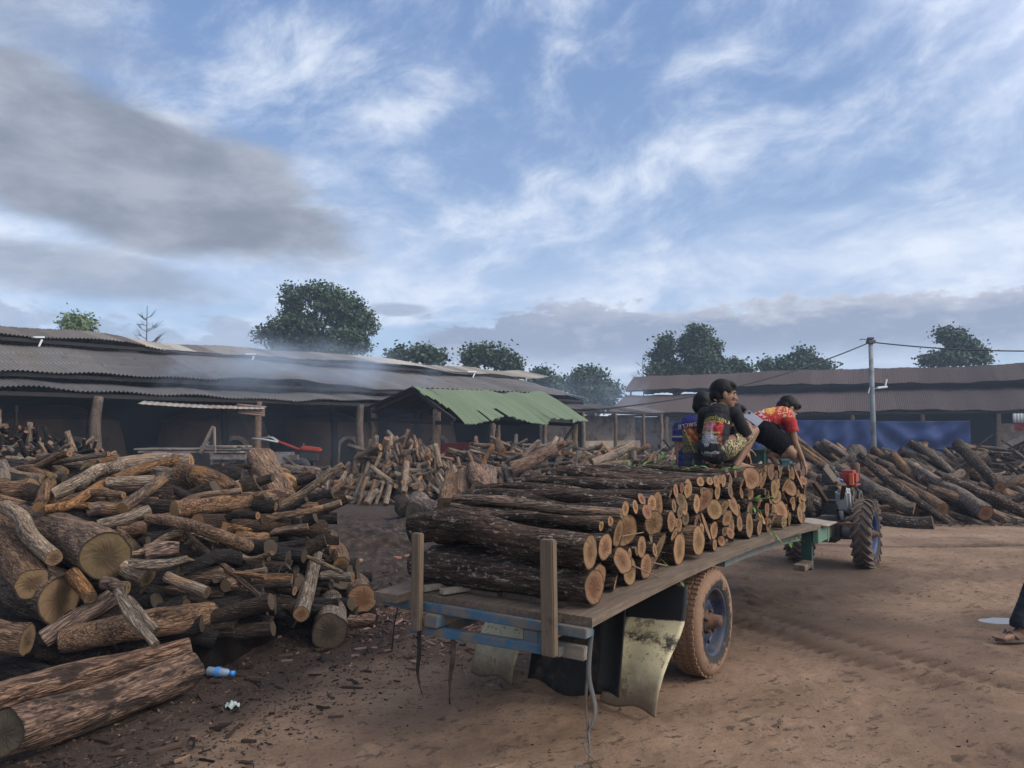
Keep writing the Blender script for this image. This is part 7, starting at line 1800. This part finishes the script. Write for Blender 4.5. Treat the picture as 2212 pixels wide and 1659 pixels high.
# ================================================================== TWO-WHEEL TRACTOR pulling the cart
def tractor_front():
    t = thing('walking_tractor', 'two-wheel walking tractor with a red engine cowl and big lugged tyres, hitched to the cart', 'tractor', T(0, 6.55), -TA)
    ENG = plain('oily_engine', (.035, .036, .036), .55, .4, 10, metal=.3, dirt=(.11, .085, .065)); RED = plain('red_cowl', (.24, .030, .024), .5, .2, 6, dirt=(.12, .07, .05), dirt_amt=.3); ALU = plain('grey_casting', (.17, .17, .165), .55, .3, 10, metal=.3, dirt=(.07, .055, .045)); PLAS = plain('silver_sheet', (.33, .34, .35), .5, .2, 10, dirt=(.12, .10, .09)); BLUEC = plain('blue_hose', (.03, .09, .30), .5, .2)
    for x, sd in ((.0, 1), (-.74, -1)):
        w = bpy.data.objects.new('wheel', None); COL.objects.link(w); w.parent = t
        wheel(w, x, 0, .375, .20, .215, sd, LUGT, plain('tractor_rim_blue', (.014, .034, .115), .5, .3, 8, dirt=(.12, .10, .085), dirt_amt=.4), lug=True)
    mb = MB(); mb.tube([(-.74, 0, .375), (-.02, 0, .375)], .045, 14); mb.lathe([(-.30, .06), (-.26, .085), (-.10, .075), (-.08, .05)], 16, 'x', (0, 0, .375)); mb.build('axle', ALU, t)
    mb = MB(); mb.box((-.38, -.05, .42), (.26, .42, .30), bev=.05); mb.box((-.38, .15, .60), (.20, .24, .26), bev=.04); mb.box((-.38, -.32, .40), (.14, .22, .16), bev=.03); mb.build('gearbox', ENG, t)
    mb = MB(); mb.box((-.38, .62, .70), (.34, .50, .36), bev=.05); mb.lathe([(-.20, 0), (-.20, .19), (-.14, .19), (-.14, 0)], 28, 'x', (-.38, .60, .68)); mb.box((-.24, .55, .92), (.10, .16, .10), bev=.02); mb.build('engine_block', ENG, t)
    mb = MB(); mb.box((-.27, .50, .99), (.20, .26, .17), bev=.035); mb.box((-.27, .50, .90), (.22, .28, .02), bev=.006); mb.build('fuel_tank', RED, t)
    mb = MB(); mb.box((-.42, .24, .98), (.18, .20, .16), bev=.03); mb.tube([(-.42, .24, 1.05), (-.42, .24, 1.13)], .05, 14); mb.build('air_filter', ENG, t)
    mb = MB(); mb.box((-.21, .34, .97), (.05, .07, .14), bev=.01); mb.build('side_lamp', plain('orange_lens', (.42, .09, .03), .4, .2), t)
    mb = MB(); mb.beam((-.40, .30, .55), (-.52, -.22, .96), .045, .045); mb.beam((-.52, -.22, .96), (-.56, -.95, 1.02), .035, .035); mb.beam((-.36, .30, .55), (-.18, -.22, .94), .045, .045); mb.beam((-.18, -.22, .94), (-.12, -.95, 1.00), .035, .035); mb.build('handlebar', IRON, t)
    mb = MB(); mb.beam((-.30, -.62, 1.16), (-.24, .02, .86), .012, .075, up=(.4, 0, 1)); mb.build('guard_board', PALEW, t)
    mb = MB(); mb.sheet(lambda a, b: Vector((-.30 + .12 * a, .02 + .05 * b + .05 * a, .90 - .30 * b + .02 * sin(a * 5))), 8, 8, thick=.02); mb.box((-.25, .05, .74), (.16, .10, .26), Matrix.Rotation(.3, 3, 'X'), bev=.04); mb.build('belt_guard', PLAS, t)
    mb = MB(); mb.tube([(-.28, -.30, 1.02), (-.24, -.05, .98), (-.23, .06, .84), (-.30, .10, .72)], .014, 8); mb.build('hose', BLUEC, t)
    mb = MB(); mb.tube([(-.27, -.02, .62), (-.24, .0, .45), (-.30, .02, .34)], .025, 8); mb.build('pipe', ALU, t)
    mb = MB()
    for q_, r_ in (((-.19, .62, .68), .15), ((-.17, .30, .62), .10)): mb.lathe([(-.03, 0), (-.03, r_), (-.015, r_ * .86), (.015, r_ * .86), (.03, r_), (.03, r_ * .7), (.01, r_ * .62), (.02, 0)], 24, 'x', q_)
    mb.build('pulley', ENG, t)
    mb = MB(); mb.tube([(-.30, .78, .80), (-.26, .86, .95), (-.26, .86, 1.14)], .028, 8); mb.lathe([(-.10, .03), (-.08, .055), (.08, .055), (.10, .03)], 14, 'z', (-.26, .86, 1.06)); mb.build('exhaust', IRON, t)
    for i_ in range(6):
        q_ = Vector((-.20 - .05 * (i_ % 3), .10 + .12 * i_, .50 + .05 * (i_ % 2))); mb = MB(); mb.tube([q_, q_ + Vector((.05, .04, .12)), q_ + Vector((.02, .12, .26)), q_ + Vector((-.05, .16, .34))], .008 + .003 * (i_ % 2), 6); mb.build('hose', CBL if i_ % 2 else ALU, t)
    mb = MB()
    for i_ in range(5): mb.box((-.215, .44 + .07 * i_, .62), (.03, .012, .22))
    mb.build('cooling_fins', ENG, t)
    mb = MB(); mb.beam((-.38, -.20, .40), (-.37, -1.05, .50), .08, .08); mb.build('hitch_bar', IRON, t)
    mb = MB(); mb.beam((-.38, -.52, .52), (.02, -.50, .53), .04, .025); mb.build('foot_bar', IRON, t)
tractor_front()

# ================================================================== THINGS UNDER THE SHED
def tractor_red():
    o = at(640, 992, 25.5); t = thing('walking_tractor', 'red two-wheel tractor with raised handles and a grey box, parked under the smoky shed', 'tractor', (o.x, o.y, 0), 0)
    RED = plain('bright_red_paint', (.30, .045, .032), .5, .2, 4); DK = plain('dark_engine', (.03, .03, .032), .6, .3, 6); GREY = plain('grey_bin', (.17, .18, .19), .7, .25, 3, dirt=(.09, .08, .07))
    k = 25.5 / FPX; V = lambda u, v, y=0.: Vector(((u - 640) * k, y, (at(640, v + 19, 25.5).z)))
    mb = MB(); mb.box(V(672, 951), (.66, .40, .15), Matrix.Rotation(.12, 3, 'Y'), bev=.06); mb.build('cowl', RED, t)
    mb = MB(); mb.box(V(668, 968), (.60, .42, .34), bev=.05); mb.tube([V(655, 948), V(655, 938)], .03, 8); mb.build('engine_block', DK, t)
    mb = MB(); mb.beam(V(648, 952), V(600, 934), .07, .06); mb.build('handle_shank', RED, t)
    mb = MB(); mb.tube([V(602, 936, -.1), V(572, 930, -.15), V(548, 928, -.2)], .03, 8); mb.tube([V(602, 936, .1), V(585, 926, .2), V(556, 927, .3)], .025, 8); mb.tube([V(600, 935), V(578, 922)], .015, 6); mb.build('handlebar', plain('grey_tube', (.30, .31, .32), .5, .2), t)
    for y in (-.28, .28):
        mb = MB(); mb.lathe([(-.06, .12), (-.07, .30), (0, .33), (.07, .30), (.06, .12)], 28, 'y', V(655, 990, y)); o2 = mb.build('wheel', DK, t)
        c = V(655, 990, y); 
    mb = MB()
    c = V(600, 972); mb.box(c + Vector((0, -.35, 0)), (.90, .03, .44)); mb.box(c + Vector((0, .35, 0)), (.90, .03, .44)); mb.box(c + Vector((-.45, 0, 0)), (.03, .67, .44)); mb.box(c + Vector((.45, 0, 0)), (.03, .67, .44)); mb.box(c + Vector((0, 0, -.21)), (.87, .67, .02)); mb.box(c + Vector((-.30, -.38, 0)), (.05, .04, .46)); mb.build('cargo_box', GREY, t)
    mb = MB(); mb.tube([V(640, 985), V(600, 995), V(585, 1010)], .04, 8); mb.build('frame_tube', DK, t)
tractor_red()
def planks():
    o = at(415, 985, 22.5); t = thing('timber_trestle', 'stack of sawn grey planks on a low trestle with an A-shaped prop', 'timber stack', (o.x, o.y, 0), -.12); W = plain('weathered_plank', (.21, .175, .15), .9, .35, 4, dirt=(.10, .08, .07))
    k = 22.5 / FPX; rnd = random.Random(3)
    for j in range(3):
        for i in range(4):
            mb = MB(); L_ = rnd.uniform(3.0, 3.5) if j < 2 else 1.0; x = rnd.uniform(-.2, .2) + (.2 if j < 2 else 1.0); mb.box((x, -.45 + i * .28, .99 + j * .075), (L_, .26, .05), bev=.006); mb.build('plank', W, t)
    for x in (-1.1, .9):
        mb = MB(); mb.box((x, 0, .93), (.10, 1.2, .06)); mb.box((x, -.5, .45), (.08, .08, .90)); mb.box((x, .5, .45), (.08, .08, .90)); mb.build('trestle_leg', W, t)
    mb = MB(); mb.beam((.62, -.66, .96), (.98, -.66, 1.72), .07, .10, up=(0, 1, 0)); mb.beam((1.06, -.66, .96), (1.02, -.66, 1.70), .05, .06, up=(0, 1, 0)); mb.build('prop', W, t)
    mb = MB(); mb.box((2.2, -.6, .85), (2.6, .10, .14), bev=.006); mb.build('rail', W, t)
planks()
def rake_cart():
    o = at(978, 1000, 22.6); t = thing('push_tricycle', 'red tubular push frame with three spoked wheels under the green-roofed shelter', 'cart', (o.x, o.y, .0), .3); RD = plain('faded_red_tube', (.30, .065, .06), .6, .25, 6); k = 22.6 / FPX
    mb = MB()
    for y in (-.25, .25): mb.tube([(-.45, y, .35), (-.32, y, .95), (.22, y, .98), (.42, y, .40)], .032, 8)
    mb.tube([(-.32, -.25, .95), (-.32, .25, .95)], .03, 8); mb.tube([(.22, -.25, .98), (.22, .25, .98)], .03, 8); mb.tube([(-.38, -.25, .7), (.32, -.25, .7)], .025, 8); mb.build('tube_frame', RD, t)
    for x, y in ((-.62, .15), (.05, -.35), (.46, .15)):
        wm = bpy.data.objects.new('wheel', None); COL.objects.link(wm); wm.parent = t
        mb = MB(); mb.lathe([(-.02, .29), (-.025, .315), (0, .33), (.025, .315), (.02, .29), (-.02, .29)], 30, 'y', (x, y, .33)); mb.build('tyre', RUB, wm)
        mb = MB()
        for q in range(12): mb.tube([(x, y, .33), (x + .29 * cos(q * pi / 6), y, .33 + .29 * sin(q * pi / 6))], .006, 4)
        mb.build('spokes', plain('grey_tube', (.30, .31, .32), .5, .2), wm)
rake_cart()
o = at(925, 1000, 22.9); mb = MB(); mb.box((0, 0, .62), (.78, .04, 1.28), Matrix.Rotation(.14, 3, 'X') @ Matrix.Rotation(-.06, 3, 'Y'), bev=.004); b_ = mb.build('leaning_board', plain('brown_board', (.115, .075, .058), .85, .25, 3)); b_.location = (o.x, o.y, 0); tag(b_, 'brown board leaning against a post of the green-roofed shelter', 'board')
o = at(990, 955, 24.0); crate((o.x - .1, o.y, .78), (.9, .6, .42), .2, plain('red_crate', (.22, .035, .03), .6, .25, 4), 'red_crate', 'red crate on a bench at the back of the green-roofed shelter', 'crate')
mb = MB(); mb.box((o.x - .1, o.y, .38), (1.6, .8, .76), bev=.02, wob=.01); tag(mb.build('clay_bench', CLAY), 'clay bench under the red crate in the shelter', 'bench')
def sitter():
    o = at(1015, 985, 23.4); root = thing('person', 'person in blue-grey clothes sitting in the shade of the green-roofed shelter', 'person', (o.x, o.y, 0.0), .2); HM = face_frame((0, -.02, 1.22), radians(180)); V = Vector
    body = head_parts(HM, 1.05) + [(V((0, .05, .62)), .12, V((0, .03, .95)), .12), (V((-.16, .03, 1.0)), .05, V((.16, .03, 1.0)), .05), (V((0, .02, 1.02)), .05, V((0, 0, 1.12)), .045)]
    for s_ in (-1, 1): body += [(V((s_ * .09, 0, .60)), .085, V((s_ * .16, -.38, .68)), .06), (V((s_ * .16, -.38, .68)), .058, V((s_ * .17, -.42, .30)), .04), (V((s_ * .18, .03, 1.0)), .05, V((s_ * .26, -.10, .78)), .04), (V((s_ * .26, -.10, .78)), .038, V((s_ * .14, -.34, .76)), .028)] + foot((s_ * .17, -.42, .30), (0, -1, 0), 1.1, .25) + hand((s_ * .14, -.34, .76), (0, -1, -.2), (0, 0, 1), 1.0, .4, s_)
    link_mesh('body', blob('body', body, .012, 3), root, SKIN); hair_mesh(root, HM, 1.05, .03, .0, 17)
    link_mesh('shirt', blob('shirt', [(V((0, .05, .60)), .135, V((0, .03, .95)), .135), (V((-.17, .03, 1.0)), .065, V((.17, .03, 1.0)), .065)] + [(V((s_ * .18, .03, 1.0)), .062, V((s_ * .23, -.05, .86)), .056) for s_ in (-1, 1)], .012, 3), root, plain('grey_blue_shirt', (.05, .065, .085), .9, .2, 6))
    link_mesh('trousers', blob('trousers', [(V((0, .04, .58)), .13, V((0, .02, .62)), .13)] + [q for s_ in (-1, 1) for q in ((V((s_ * .09, 0, .60)), .10, V((s_ * .16, -.38, .68)), .075), (V((s_ * .16, -.38, .68)), .072, V((s_ * .17, -.42, .40)), .055))], .012, 3), root, plain('blue_jeans', (.06, .10, .17), .9, .2, 6))
    mb = MB(); mb.box((0, .08, .235), (.42, .34, .47), bev=.015, wob=.008); mb.build('stool', TIMB, root) if False else None
    s = thing('wooden_stool', 'wooden stool under the person sitting in the green-roofed shelter', 'stool', (o.x, o.y, 0), .2)
    mb = MB(); mb.box((0, .06, .44), (.42, .34, .05), bev=.01); mb.build('seat', TIMB, s)
    for x in (-.17, .17):
        for y in (-.07, .19): mb = MB(); mb.box((x, y, .21), (.05, .05, .41)); mb.build('leg', TIMB, s)
sitter()
# ================================================================== AIR: haze over the yard and the smoke drifting from the kilns
def volume_box(name, lo, hi, fn, rotz=0.0, loc=(0, 0, 0)):
    mb = MB(); lo, hi = Vector(lo), Vector(hi); mb.box((lo + hi) / 2, hi - lo); m = bpy.data.materials.new(name + '_air'); m.use_nodes = True; nt = m.node_tree; nt.nodes.clear(); g = G(nt)
    pv = g.node('ShaderNodeVolumePrincipled'); out = g.node('ShaderNodeOutputMaterial'); nt.links.new(pv.outputs[0], out.inputs['Volume']); fn(g, pv); o = mb.build(name, m); o.rotation_euler = (0, 0, rotz); o.location = loc; tag(o, kind='stuff'); return o, m
def hz(g, pv): pv.inputs['Color'].default_value = (.60, .74, .95, 1); pv.inputs['Density'].default_value = .0013; pv.inputs['Anisotropy'].default_value = .0
volume_box('haze', (-230, -60, -1.2), (230, 230, 17), hz)
# local X runs along the shed, local Y away from the yard (SHA frame)
def plume(cx, cy, cz_, rx, ry, rz_, dens, sd, lean=0.):
    def fn(g, pv):
        tc = g.node('ShaderNodeTexCoord'); x, y, z = g.sep(K(g, tc.outputs['Object']))
        X = (x - cx - (z - cz_) * lean) / rx; Y = (y - cy) / ry; Z = (z - cz_) / rz_
        n = g.noise(g.xyz(x * .45 + sd, y * .5, z * .6 - x * .12), 1., 5, .6, .5)
        q = 1. - g.math('SQRT', X * X + Y * Y + Z * Z) + (n - .5) * .9
        g.put(pv.inputs['Density'], g.step(q, .0, .75) * g.step(n, .30, .70) * dens); pv.inputs['Color'].default_value = (.62, .76, .97, 1)
    return fn
volume_box('smoke', (3, -1.5, 2.2), (17, 5.5, 6.6), plume(10.2, 1.4, 3.8, 6.5, 3.0, 1.6, .34, 1.3, .5), pi / 2 - SHA, LO)
volume_box('smoke', (-8, -1.2, .02), (24, 3.3, 2.7), plume(9., 1.2, 1.3, 17., 3.0, 2.4, .016, 5.1), pi / 2 - SHA, LO)
volume_box('smoke', (23, -1.0, 1.5), (36, 5.5, 6.0), plume(29., 2., 3.4, 6.0, 3.6, 2.2, .07, 8.), pi / 2 - SHA, LO)
